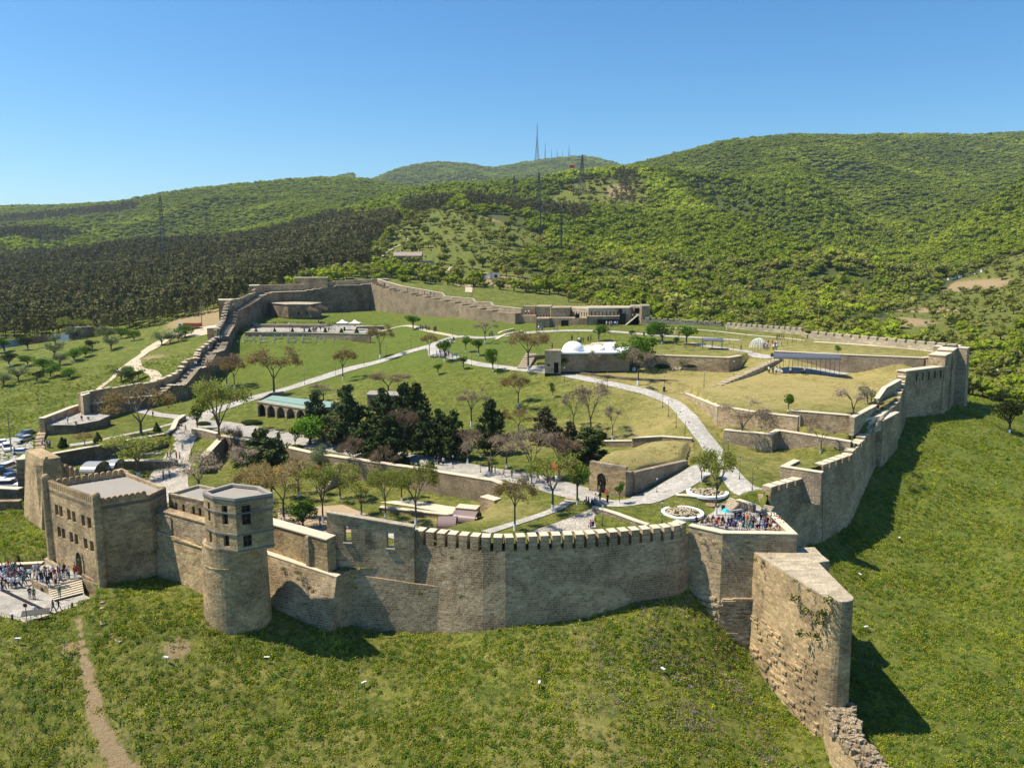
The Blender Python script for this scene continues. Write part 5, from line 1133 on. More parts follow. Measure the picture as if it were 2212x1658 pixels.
for s0, s1 in ((bc[1], bc[2]), (bc[2], bc[3]), (bc[3], bc[4]), (bc[4], bc[0])): mb.face([(s0.x, s0.y, zb_ - 1), (s1.x, s1.y, zb_ - 1), (s1.x, s1.y, zt_), (s0.x, s0.y, zt_)])
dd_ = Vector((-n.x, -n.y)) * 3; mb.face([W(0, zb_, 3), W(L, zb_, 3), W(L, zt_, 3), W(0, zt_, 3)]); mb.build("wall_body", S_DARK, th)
mb = MB(); mb.prism([tuple(p) for p in bc], zt_ - .35, zt_ - .12); mb.build("roof", M_TEAL, th)
mb = MB(); strip(mb, [tuple(bc[4] + Vector((3.5, 0))), tuple(bc[4]), tuple(bc[0])], [zt_ + .9, zt_ + .45, zt_ + .1], zt_ - .4, .3, step=3); mb.build("parapet", S_DARK, th)
th = empty("kiosk", (0, 0, 0), 0, "flat roofed stone hut with one dark window behind the pines", "building")
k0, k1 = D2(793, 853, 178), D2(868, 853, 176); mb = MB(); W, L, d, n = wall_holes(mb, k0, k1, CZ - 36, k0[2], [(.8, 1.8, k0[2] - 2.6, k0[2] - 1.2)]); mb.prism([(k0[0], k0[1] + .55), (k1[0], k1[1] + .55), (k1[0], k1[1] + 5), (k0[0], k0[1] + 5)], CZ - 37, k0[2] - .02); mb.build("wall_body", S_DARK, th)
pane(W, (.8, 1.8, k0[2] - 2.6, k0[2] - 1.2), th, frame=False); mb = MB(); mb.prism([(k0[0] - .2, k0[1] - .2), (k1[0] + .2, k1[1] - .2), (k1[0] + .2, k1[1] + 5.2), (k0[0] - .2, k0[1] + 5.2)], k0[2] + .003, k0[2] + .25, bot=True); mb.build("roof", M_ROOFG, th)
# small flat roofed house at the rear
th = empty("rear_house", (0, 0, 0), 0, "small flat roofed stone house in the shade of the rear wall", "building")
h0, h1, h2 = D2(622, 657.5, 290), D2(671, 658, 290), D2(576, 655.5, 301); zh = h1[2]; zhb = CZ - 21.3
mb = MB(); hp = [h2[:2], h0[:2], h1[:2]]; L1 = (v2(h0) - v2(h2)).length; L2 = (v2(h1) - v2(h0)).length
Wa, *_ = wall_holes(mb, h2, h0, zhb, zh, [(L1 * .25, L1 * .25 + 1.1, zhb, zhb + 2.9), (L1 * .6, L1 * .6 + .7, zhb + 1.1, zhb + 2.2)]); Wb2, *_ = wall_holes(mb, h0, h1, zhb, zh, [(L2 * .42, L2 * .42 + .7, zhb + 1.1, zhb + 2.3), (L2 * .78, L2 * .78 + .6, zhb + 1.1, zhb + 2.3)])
mb.prism([h2[:2], (h0[0] - .2, h0[1] + .8), (h1[0] - .1, h1[1] + .6), (h1[0] + 1, h1[1] + 12), (h2[0] + 2, h2[1] + 9)], zhb - 1, zh - .02); mb.build("wall_body", S_DARK, th)  # dark stone chosen to put the rear wall's shade into the colour
pane(Wa, (L1 * .25, L1 * .25 + 1.1, zhb, zhb + 2.9), th, frame=False, mat=M_WOOD).name = "door"; pane(Wa, (L1 * .6, L1 * .6 + .7, zhb + 1.1, zhb + 2.2), th, frame=False)
for u in (.42, .78): pane(Wb2, (L2 * u, L2 * u + .65, zhb + 1.1, zhb + 2.3), th, frame=False)
mb = MB(); mb.prism([(h2[0] - .3, h2[1]), (h0[0] - .1, h0[1] - .3), (h1[0] + .3, h1[1] - .3), (h1[0] + 1.3, h1[1] + 12), (h2[0] + 2, h2[1] + 9)], zh + .003, zh + .22, bot=True); mb.build("roof", S_PALE, th)
# ------------------------------------------------------------------ barrel canopies, covers, tents
def barrel(name, label, cat, a, b, w, z_eave, rise, posts, mat, zb, group=None, closed=False):
    a, b = v2(a), v2(b); d = (b - a).normalized(); L = (b - a).length; an = math.atan2(d.y, d.x)
    th = empty(name, (a.x, a.y, 0), an, label, cat, group); n = 12; mb = MB()
    pr = [(w / 2 - w / 2 * math.cos(math.pi * k / n), rise * math.sin(math.pi * k / n)) for k in range(n + 1)]
    for k in range(n):
        (y0, z0), (y1, z1) = pr[k], pr[k + 1]
        mb.face([(0, y0, z_eave + z0), (L, y0, z_eave + z0), (L, y1, z_eave + z1), (0, y1, z_eave + z1)]); mb.face([(0, y1, z_eave + z1 - .06), (L, y1, z_eave + z1 - .06), (L, y0, z_eave + z0 - .06), (0, y0, z_eave + z0 - .06)])
    mb.build("roof", mat, th)
    for x in (0, L):
        mb = MB(); mb.tube([(x, y, z_eave + z - .03) for y, z in pr], .05, 4); mb.tube([(x, 0, z_eave), (x, w, z_eave)], .04, 4)
        for k in (3, 6, 9): mb.tube([(x, pr[k][0], z_eave), (x, pr[k][0], z_eave + pr[k][1] - .03)], .03, 4)
        mb.build("end_truss", M_IRON, th)
    for k in range(posts):
        for y in (.1, w - .1):
            mb = MB(); x = .1 + (L - .2) * k / max(1, posts - 1); mb.tube([(x, y, zb), (x, y, z_eave)], .05, 5); mb.build("post", M_IRON, th)
    return th
ca_, cb_ = PY(1672, 774, 180), PY(1816, 777, 178)
barrel("long_canopy", "long dark barrel roofed canopy on thin posts against the rubble wall", "canopy", ca_, cb_, 4.2, ca_.z, 1.0, 8, M_STEEL, CZ - 26.4)
ca_, cb_ = PY(1518, 736, 206), PY(1562, 736, 205)
barrel("small_canopy", "small double canopy with dark arched roof and dark posts near the bench", "canopy", ca_, cb_, 3.4, ca_.z, .6, 3, M_STEEL, CZ - 23.3)
M_POLY, nt_, b_ = newmat("polycarbonate", .25); b_.inputs["Base Color"].default_value = (.24, .17, .15, 1); b_.inputs["Specular IOR Level"].default_value = .6
ca_, cb_ = PY(946, 1137, 112), PY(1000, 1140, 110.5)
barrel("tunnel_cover", "front one of two brownish tunnel covers, half hidden by the merlon wall", "tunnel cover", PY(944, 1140, 106), PY(985, 1143, 106), 3.2, PY(944, 1140, 106).z, 1.1, 2, M_POLY, CZ - 39.5)
barrel("tunnel_cover", "rear one of two brownish tunnel covers in the lower court", "tunnel cover", PY(975, 1124, 111), PY(1025, 1126, 110), 3.2, PY(975, 1124, 111).z, 1.1, 2, M_POLY, CZ - 39.5)
M_STRIPE, nt_, b_ = newmat("stripe_cover", .3); b_.inputs["Base Color"].default_value = (.30, .30, .30, 1)
barrel("arched_cover", "grey arched canopy behind the gatehouse, open end showing its ribs", "canopy", PY(170, 1024, 127), PY(204, 1022, 127), 5, PY(170, 1022, 127).z, 1.3, 2, M_STRIPE, CZ - 41)
barrel("arched_cover", "short pale arched canopy beside the yellow green tree, behind the gatehouse", "canopy", PY(226, 1012, 131), PY(246, 1010, 131), 4, PY(226, 1012, 131).z, 1.1, 2, M_STRIPE, CZ - 41)
M_TENT = m_plain("tent_canvas", (.72, .68, .68), .8, 0, .05); M_VAL = m_plain("tent_valance", (.10, .04, .05), .8)
def tent(px, py, label):
    g = G(px, py); th = empty("marquee", g, 0, label, "marquee", "marquees on the event terrace"); s = 1.95; e = 2.5
    mb = MB(); rf = [(s, 0), (s * .5, .45), (s * .18, .95), (0, 1.25)]
    for k in range(3):
        (r0, z0), (r1, z1) = rf[k], rf[k + 1]
        for c in range(4):
            f = lambda r, c_: (r * (1, 1, -1, -1)[c_ % 4], r * (-1, 1, 1, -1)[c_ % 4])
            (x0, y0), (x1, y1) = f(r0, c), f(r0, c + 1); (x2, y2), (x3, y3) = f(r1, c + 1), f(r1, c)
            mb.face([(x0, y0, e + z0), (x1, y1, e + z0), (x2, y2, e + z1), (x3, y3, e + z1)] if r1 > 0 else [(x0, y0, e + z0), (x1, y1, e + z0), (0, 0, e + z1)])
    mb.build("roof", M_TENT, th); mb = MB()
    for c in range(4):
        x0, y0 = s * (1, 1, -1, -1)[c], s * (-1, 1, 1, -1)[c]; x1, y1 = s * (1, 1, -1, -1)[(c + 1) % 4], s * (-1, 1, 1, -1)[(c + 1) % 4]
        mb.face([(x0, y0, e - .35), (x1, y1, e - .35), (x1, y1, e), (x0, y0, e)])
        m2 = MB(); m2.tube([(x0 * .98, y0 * .98, 0), (x0 * .98, y0 * .98, e)], .04, 5); m2.build("leg", M_WHITE, th)
    mb.build("valance", M_VAL, th)
tent(740, 713, "white peaked marquee, left one of the pair beside the crowd"); tent(767, 713.5, "white peaked marquee, right one of the pair, next to the clipped cones")
# wire dome
th = empty("wire_dome", G(1638, 752), 0, "tall open wire dome with a crowd gathered at its foot", "wire dome"); mb = MB(); rD, hD = 2.3, 2.7
for k in range(18):
    a = math.pi * 2 * k / 18; mb.tube([(rD * math.cos(a) * math.cos(t), rD * math.sin(a) * math.cos(t), hD * math.sin(t)) for t in [math.pi / 2 * j / 8 for j in range(9)]], .04, 4, cap=False)
mb.build("rib", M_LIME, th); th.children[0].name = "frame"; mb = MB()
for j in range(1, 7):
    t = math.pi / 2 * j / 8; mb.tube([(rD * math.cos(t) * math.cos(a), rD * math.cos(t) * math.sin(a), hD * math.sin(t)) for a in [math.pi * 2 * k / 24 for k in range(25)]], .03, 4, cap=False)
mb.build("hoop", M_LIME, th)
# stone ringed beds
def bed(px, py, ww, label):
    g = G(px, py); rr = ww / 2 / F * 118; th = empty("rockery", g, 0, label, "rockery"); mb = MB()
    mb.lathe([(rr * 1.12, -.15), (rr * 1.12, .22), (rr * 1.05, .26), (rr * .93, .24), (rr * .93, -.1)], 36); mb.build("rim", M_WHITE, th)
    rn = random.Random(int(px)); mb = MB()
    for k in range(130):
        a, r = rn.uniform(0, 6.28), rr * .88 * math.sqrt(rn.random()); rock(mb, (r * math.cos(a), r * math.sin(a), .1 + .35 * (1 - r / rr)), rn.uniform(.14, .30), rn)
    mb.build("stones", S_PALE, th)
bed(1528, 1063, 82, "round rockery with white rim, the rear of two, by the tree"); bed(1474, 1108, 78, "round rockery with white rim, the front of two, near the merlon wall")
# stone disc bench
th = MB(); th.lathe([(0.9, -.1), (1.0, .3), (.85, .42), (0, .45)], 20); o = th.build("millstone_seat", S_GOLD, None, tuple(pt(1538, 1092, 36.2)) + (CZ - 36.3,)); tag(o, "round flat stone block in the sunken court under the tree", "stone seat")
# entrance plaza
pl = [C1(415, 1200), C1(1480, 850), C1(1300, 760), C1(660, 330), C1(-900, 420), C1(-900, 1000), C1(0, 1110)]
plz = [pt(x, y, 43.1 if k not in (3, 4) else 42.9) for k, (x, y) in enumerate(pl)]
mb = MB(); mb.prism(plz, CZ - 47, CZ - 42.95, m=1, mtop=0); o = mb.build("entrance_plaza", [M_PLAZA, S_DARK]); tag(o, kind="structure")
lp_ = [C1(390, 610), C1(480, 510), C1(740, 630), C1(1240, 500), C1(1200, 480), C1(900, 390), C1(660, 300)]
ldp = [pt(*C1(480, 510), 42), pt(*C1(745, 635), 42), pt(*C1(1262, 500), 42), GB, GA, pt(*C1(640, 300), 42)]
th = empty("entrance_platform", (0, 0, 0), 0, "raised stone platform before the arched gate, full of visitors", "platform"); mb = MB(); mb.prism(ldp, CZ - 44, CZ - 41.95, m=0, mtop=1); mb.build("platform_body", [S_GOLD, M_PLAZA], th)
mb = MB(); a, b = v2(ldp[0]), v2(ldp[1]); dd = (b - a).normalized(); an = math.atan2(dd.y, dd.x); q = a + dd * ((b - a).length * .62)
mb.lathe([(0.38, 0), (0.38, .05), (0, .05)], 16, (0, 0, 0)); mo = mb.build("niche", M_VOID, th, (q.x, q.y, CZ - 42.75)); mo.rotation_euler = (R(90), 0, an)
s0, s1 = v2(pt(*C1(745, 635), 42)), v2(pt(*C1(1262, 500), 42)); s2 = v2(pt(*C1(850, 860), 43)); s3 = v2(pt(*C1(1300, 745), 43)); mb = MB(); n = 7
for k in range(n):
    t0, t1 = k / n, (k + 1) / n; z = CZ - 42.95 + .98 * (n - k - 0) / n - .14
    q_ = [s0.lerp(s2, t0), s1.lerp(s3, t0), s1.lerp(s3, t1), s0.lerp(s2, t1)]
    mb.prism([tuple(p) for p in q_], CZ - 44, z)
o = mb.build("entrance_stairs", M_CAP); tag(o, "wide flight of seven pale steps up to the gate platform", "stairs")
mb = MB(); r_a, r_b = v2(pt(*C1(1262, 500), 42)), v2(pt(*C1(1560, 670), 42.6)); strip(mb, [tuple(r_b), tuple(r_a)][::-1], [CZ - 41.3, CZ - 41.9], CZ - 45, .5, step=2); o = mb.build("ramp_wall", S_GOLD); tag(o, "sloping side wall right of the entrance stairs", "parapet")
mb = MB(); r_a, r_b = v2(pt(*C1(690, 255), 42)), v2(pt(*C1(905, 350), 42)); strip(mb, [tuple(r_a), tuple(r_b)], [CZ - 41.3, CZ - 41.9], CZ - 44, .5, step=2); o = mb.build("ramp_wall", S_RED); tag(o, "short sloping wall behind the crowd, left of the arched gate", "parapet")
retaining("low wall closing the plaza behind the crowd, yellow green bank above", [pt(*C1(-900, 400), 42.9), pt(*C1(0, 345), 42.7), pt(*C1(660, 300), 42.6)], 42.2, 44, mat=S_DARK, T=.4)
mb = MB(); strip(mb, [pt(*C1(0, 680), 42.95), pt(*C1(790, 1060), 42.95)], [CZ - 42.8] * 2, CZ - 43.2, .35, step=4); o = mb.build("drain_strip", M_VOID); tag(o, "dark kerb strip crossing the entrance plaza", "kerb")
mb = MB(); strip(mb, [plz[6], plz[0], plz[1]], [CZ - 42.8] * 3, CZ - 46, .25, step=4); o = mb.build("plaza_kerb", M_CAP); tag(o, "pale kerb along the outer edge of the entrance plaza", "kerb")
th = empty("plaza_fence", (0, 0, 0), 0, "low iron railing of short spikes along the plaza edge", "railing"); mb = MB()
for p, a, z in along([plz[6], plz[0], plz[1]], .45, .2): mb.tube([(p.x, p.y + .1, CZ - 42.8), (p.x, p.y + .1, CZ - 42.35)], .02, 4)
mb.build("spikes", M_IRON, th); mb = MB(); mb.tube([(p[0], p[1] + .1, CZ - 42.45) for p in (plz[6], plz[0], plz[1])], .02, 4); mb.build("rail", M_IRON, th)
# info board and round sign
g = Vector((*pt(*C1(560, 1130), 42.95), CZ - 42.95)); th = empty("notice_board", g, R(18), "dark slanted notice board on two posts at the plaza corner", "notice board")
for x in (-.55, .55): mb = MB(); mb.tube([(x, 0, 0), (x, 0, .95)], .05, 5); mb.build("post", M_IRON, th)
mb = MB(); mb.face([(-1.5, -.35, .78), (1.5, -.35, .78), (1.5, .35, 1.2), (-1.5, .35, 1.2)]); mb.face([(-1.5, .35, 1.15), (1.5, .35, 1.15), (1.5, -.35, .73), (-1.5, -.35, .73)]); mb.box(-1.5, 1.5, -.36, -.33, .73, .79); mb.build("panel", M_IRON, th)
g = Vector((*pt(*C1(420, 1185), 42.95), CZ - 42.95)); th = empty("round_sign", g, 0, "thin post with a small round dark sign at the plaza corner", "sign"); mb = MB(); mb.tube([(0, 0, 0), (0, 0, 2.3)], .04, 5); mb.build("post", M_IRON, th); mb = MB(); mb.lathe([(0, -.03), (.26, -.03), (.26, .03), (0, .03)], 14); o = mb.build("sign_disc", m_plain("dark_red_sign", (.16, .03, .03)), th, (0, -.05, 2.3)); o.rotation_euler = (R(90), 0, 0)
for (cx_, cy_), lb in ((C1(1120, 965), "short dark bollard near the right end of the plaza kerb"), (C1(195, 1150), "short dark bollard at the left part of the plaza kerb")):
    g = pt(cx_, cy_, 42.9); mb = MB(); mb.lathe([(.12, 0), (.12, .6), (.15, .7), (0, .78)], 8); tag(mb.build("bollard", M_IRON, None, (*g, CZ - 42.8)), lb, "bollard")
# bank retaining walls below the gatehouse corner
o = retaining("low rough wall curving down the bank from the gatehouse corner", gl([(222, 1290), (219, 1330), (222, 1352), (240, 1372), (262, 1388)])[::-1], [44.2, 43.9, 43.5, 43.0, 42.2], 48, mat=S_RUB, T=.15, cap=False, quant=.3)
# ------------------------------------------------------------------ vegetation
def m_leaf(name, cA, cB, rnd_var=.5, trans=.35, patch=.02):
    m = bpy.data.materials.new(name); m.use_nodes = True; nt = m.node_tree; nt.nodes.clear()
    pos = geo_pos(nt); oi = nt.nodes.new("ShaderNodeObjectInfo")
    n1 = noise(nt, pos, 1.4, 2); n2 = noise(nt, pos, patch, 3)
    c = mix(nt, cA, cB, n1); c = mix(nt, c, tuple(min(1, x * 1.7) for x in cB), ramp(nt, n2, .5, .7, (0, 0, 0), (.6, .6, .6)))
    c = mix(nt, c, mix(nt, c, (.0, .0, .0), .5), ramp(nt, oi.outputs["Random"], .0, 1.0, (.0, .0, .0), (rnd_var,) * 3))
    d = nt.nodes.new("ShaderNodeBsdfDiffuse"); t = nt.nodes.new("ShaderNodeBsdfTranslucent"); ms = nt.nodes.new("ShaderNodeMixShader"); ms.inputs[0].default_value = trans
    o = nt.nodes.new("ShaderNodeOutputMaterial"); nt.links.new(c, d.inputs[0]); nt.links.new(c, t.inputs[0]); nt.links.new(d.outputs[0], ms.inputs[1]); nt.links.new(t.outputs[0], ms.inputs[2]); nt.links.new(ms.outputs[0], o.inputs[0])
    return m
L_GOLD = m_leaf("leaf_golden", (.23, .165, .06), (.34, .26, .09)); L_YG = m_leaf("leaf_yellow_green", (.17, .20, .035), (.30, .33, .06)); L_GREEN = m_leaf("leaf_green", (.05, .12, .012), (.13, .23, .03))
L_BRIGHT = m_leaf("leaf_bright", (.07, .17, .015), (.15, .27, .03)); L_PINE = m_leaf("needle_dark", (.035, .058, .020), (.095, .12, .04), .4, .1); L_JUN = m_leaf("needle_brown", (.07, .07, .032), (.14, .13, .055), .4, .1)
L_FOR = m_leaf("needle_forest", (.07, .078, .026), (.20, .19, .075), .4, .1, .01); L_HILL = m_leaf("leaf_hill", (.12, .18, .016), (.31, .36, .035), .42, .25, .008); L_SCRUB = m_leaf("leaf_scrub", (.13, .16, .03), (.30, .30, .07), .45, .25, .02)
L_TWIG = m_leaf("twig", (.22, .17, .12), (.33, .26, .18), .4, 0); L_GREYG = m_leaf("leaf_grey_green", (.13, .17, .08), (.22, .26, .13)); L_OLIVE = m_leaf("leaf_olive", (.03, .05, .012), (.07, .09, .02))
L_PURP = m_leaf("leaf_purple", (.17, .115, .08), (.27, .19, .125))
M_BARK = m_plain("bark", (.10, .08, .06), .95, 0, .3, 4); M_BARKG = m_plain("bark_grey", (.24, .21, .18), .95, 0, .25, 4)
def leafq(mb, c, s, rn, up=.5, m=0):
    n = Vector((rn.gauss(0, 1), rn.gauss(0, 1), rn.gauss(0, 1) + up)).normalized()
    a = n.cross(Vector((rn.gauss(0, 1), rn.gauss(0, 1), rn.gauss(0, 1)))).normalized() * s; b = n.cross(a) * rn.uniform(.5, .9)
    c = Vector(c); mb.face([c - a, c - b * .9, c + a, c + b], uv=[(0, 0), (1, 0), (1, 1), (0, 1)], m=m)
def tree_skel(rn, umb=1.0, depth=5, nl=4, fork=.36, wide=.5, lean=0):
    """unit tree: height 1, crown radius about wide; returns limbs [(pts, radii)], tips"""
    limbs, tips = [], []
    top = Vector((lean * fork, 0, fork)); limbs.append(([Vector((0, 0, -.03)), Vector((lean * fork * .4 + rn.uniform(-.01, .01), rn.uniform(-.01, .01), fork * .5)), top], [.030, .022, .019]))
    def grow(p, d, L, r, k):
        q = p + d * L * .5 + Vector((rn.gauss(0, .02), rn.gauss(0, .02), rn.gauss(0, .012))) * L * 3
        e = q + (d + Vector((rn.gauss(0, .18), rn.gauss(0, .18), rn.gauss(0, .08)))) * L * .5
        if e.z > .98: e.z = .98 - rn.random() * .05
        limbs.append(([p, q, e], [r, r * .8, r * .62])); tips.append((e, k))
        if k >= depth: return
        n = 3 if rn.random() < .6 else 2
        if k >= 3: n = 3
        for j in range(n):
            a = rn.uniform(0, 6.283); sp_ = .55 if k < 3 else .75
            side = Vector((math.cos(a), math.sin(a), 0)); out = Vector((e.x, e.y, 0)); out = out.normalized() if out.length > .02 else side
            nd = (d + side * sp_ + out * .28 * umb + Vector((0, 0, .30 - .12 * k * umb))).normalized()
            grow(e, nd, L * rn.uniform(.62, .82), r * .62, k + 1)
    for j in range(nl):
        a = 6.283 * j / nl + rn.uniform(-.4, .4); t = wide / .5
        d = Vector((math.cos(a) * .62 * t, math.sin(a) * .62 * t, 1)).normalized(); grow(top, d, (1 - fork) * .34, .014, 1)
    return limbs, tips
def norm_tree(limbs, tips):
    R_ = np.percentile([math.hypot(t[0].x, t[0].y) for t in tips], 95); H = max(t[0].z for t in tips)
    k, h = .5 / R_, 1 / H
    f = lambda v: Vector((v.x * k, v.y * k, v.z * h))
    return [([f(p) for p in L[0]], L[1]) for L in limbs], [(f(t[0]), t[1]) for t in tips]
def deciduous(seed, leaf, nleaf, lsize, umb=1, depth=6, nl=4, fork=.36, lime=.13, twig=None, bark=None, spread=.048, mind=3):
    rn = random.Random(seed); limbs, tips = norm_tree(*tree_skel(rn, umb, depth, nl, fork))
    t = MB(); c = MB()
    for i, (pts, rad) in enumerate(limbs):
        big = rad[0] > .008
        (t if big else c).tube(pts, [max(r, .0030) for r in rad] if not big else rad, 7 if i == 0 else (5 if big else 3), m=0, cap=False)
    far = [q for q in tips if q[1] >= mind]
    for k in range(nleaf):
        q = rn.choice(far)[0]; leafq(c, (q.x + rn.gauss(0, spread), q.y + rn.gauss(0, spread), min(1.02, q.z + rn.gauss(0, spread * .7))), lsize * rn.uniform(.6, 1.3), rn, .6, m=1)
    w_ = MB(); w_.tube([(0, 0, 0), (0, 0, lime)], [.034, .028], 8, cap=False) if lime else None
    return t.mesh("trunk", [bark or M_BARK]), c.mesh("crown", [twig or L_TWIG, leaf]), (w_.mesh("lime_band", [M_LIME]) if lime else None)
def lobed(seed, leaf, n, lsize, trunk=.3, lobes=9, lime=.1, flat_=1.0):
    rn = random.Random(seed); t = MB(); t.tube([(0, 0, -.03), (.01, 0, trunk), (.02, .01, trunk + .25)], [.032, .024, .012], 6); c = MB()
    cen = []
    for k in range(lobes):
        a, r = rn.uniform(0, 6.28), .27 * math.sqrt(rn.random()); z = trunk + (1 - trunk) * rn.uniform(.25, .78); cen.append((r * math.cos(a), r * math.sin(a), z, rn.uniform(.13, .23)))
    for (x, y, z, r) in cen:
        t.tube([(0, 0, trunk * .9), (x * .6, y * .6, (z + trunk) / 2), (x, y, z)], [.014, .009, .004], 4)
        for k in range(n // lobes):
            v = Vector((rn.gauss(0, 1), rn.gauss(0, 1), rn.gauss(0, 1))).normalized() * r * (.35 + .65 * rn.random() ** .4)
            leafq(c, (x + v.x, y + v.y, min(1.0, z + v.z * (1 - trunk) * 1.1)), lsize * rn.uniform(.6, 1.3), rn, .5)
    w_ = MB(); w_.tube([(0, 0, 0), (0, 0, lime)], [.036, .03], 8, cap=False) if lime else None
    return t.mesh("trunk", [M_BARK]), c.mesh("crown", [leaf]), (w_.mesh("lime_band", [M_LIME]) if lime else None)
def conifer(seed, leaf, n, lsize, trunk=.16, shape=1.0, ragged=.35, core=True):
    rn = random.Random(seed); t = MB(); t.tube([(0, 0, -.03), (0, 0, .5), (0, 0, .93)], [.028, .016, .004], 5); c = MB(); tiers = 9
    for k in range(tiers):
        z = trunk + (1 - trunk) * k / tiers; R_ = .5 * (1 - (k / tiers) ** shape) * .95 + .03; nb = max(3, int(7 * (1 - k / tiers)) + 2)
        for j in range(nb):
            a = rn.uniform(0, 6.28); rr = R_ * rn.uniform(1 - ragged, 1.12); e = Vector((rr * math.cos(a), rr * math.sin(a), z + rn.uniform(-.02, .07)))
            t.tube([(0, 0, z - .02), tuple(e)], [.006, .002], 3, cap=False)
            m_ = max(3, n // (tiers * 6))
            for i in range(m_):
                s = rn.random() ** .6; q = Vector((0, 0, z)).lerp(e, s); leafq(c, (q.x + rn.gauss(0, .035), q.y + rn.gauss(0, .035), q.z + rn.gauss(.01, .03)), lsize * rn.uniform(.6, 1.3), rn, .9)
    for i in range(n // 14): leafq(c, (rn.gauss(0, .02), rn.gauss(0, .02), rn.uniform(.8, 1)), lsize, rn, .1)
    return t.mesh("trunk", [M_BARK]), c.mesh("crown", [leaf]), None
KIND = {
 'U': ([deciduous(11, L_GOLD, 3600, .016, 1.3), deciduous(12, L_GOLD, 3300, .016, 1.4, fork=.42), deciduous(13, L_GOLD, 3000, .016, 1.2, nl=3)], "umbrella_tree"),
 'B': ([deciduous(21, L_TWIG, 2200, .011, 1.3), deciduous(22, L_TWIG, 1800, .011, .8, fork=.3), deciduous(23, L_TWIG, 2000, .011, 1.0, nl=3)], "bare_tree"),
 'M': ([deciduous(31, L_PURP, 3600, .014, 1.2), deciduous(32, L_PURP, 3300, .014, 1.1, fork=.3)], "budding_tree"),
 'Y': ([deciduous(41, L_YG, 3800, .018, 1.0, nl=5), deciduous(42, L_YG, 3400, .018, .9, nl=4), deciduous(43, L_YG, 3200, .018, 1.1, nl=4, fork=.28)], "acacia_tree"),
 'G': ([lobed(51, L_GREEN, 1500, .030), lobed(52, L_GREEN, 1300, .03, .35), lobed(53, L_GREEN, 1200, .03, .4, 7)], "green_tree"),
 'K': ([lobed(56, L_BRIGHT, 2400, .026, .16, 12, 0), lobed(57, L_BRIGHT, 2200, .026, .2, 11)], "leafy_tree"),
 'O': ([lobed(61, L_OLIVE, 1500, .028, .24, 8)], "round_tree"), 'V': ([lobed(66, L_GREYG, 1500, .026, .25, 9, 0)], "willow_tree"),
 'P': ([conifer(71, L_PINE, 6000, .034, .12, 1.7), conifer(72, L_PINE, 6000, .034, .15, 2.0), conifer(73, L_PINE, 6000, .034, .14, 1.5)], "cedar_tree"),
 'J': ([conifer(76, L_JUN, 5500, .034, .14, 1.9, .5), conifer(77, L_JUN, 5500, .034, .1, 1.7, .55)], "juniper_tree")}
def tree(kind, foot, top_y, wpx, label, lo=70, group=None, variant=None, name=None, squat=None):
    g = G(foot[0], foot[1], lo); t = math.sqrt(g.x ** 2 + g.y ** 2 + (CZ - g.z) ** 2); h = max(.5, (foot[1] - top_y) / F * t * 1.03); wd = wpx / F * t * dict(P=1.4, J=1.3, G=1.3, K=1.15, U=1.08, B=1.1).get(kind, 1.1)
    vs, nm = KIND[kind]; i = int(foot[0] * 7 + foot[1]) % len(vs) if variant is None else variant % len(vs); tm, cm, lm = vs[i]
    cat = "tree"; th = empty(name or nm, g, 0, label, cat, group); th["kind_of_tree"] = nm; rz = (foot[0] * 1.7) % 6.28; del th["kind_of_tree"]
    for me, n_ in ((tm, "trunk"), (cm, "crown"), (lm, "lime_band")):
        if me is None: continue
        o = link_mesh(n_, me, th, (0, 0, 0), rz); o.scale = (wd, wd, h)
        if n_ == "trunk" or n_ == "lime_band": k = min(1.0, .62 * h / wd + .35); o.scale = (wd, wd, h)
    return th
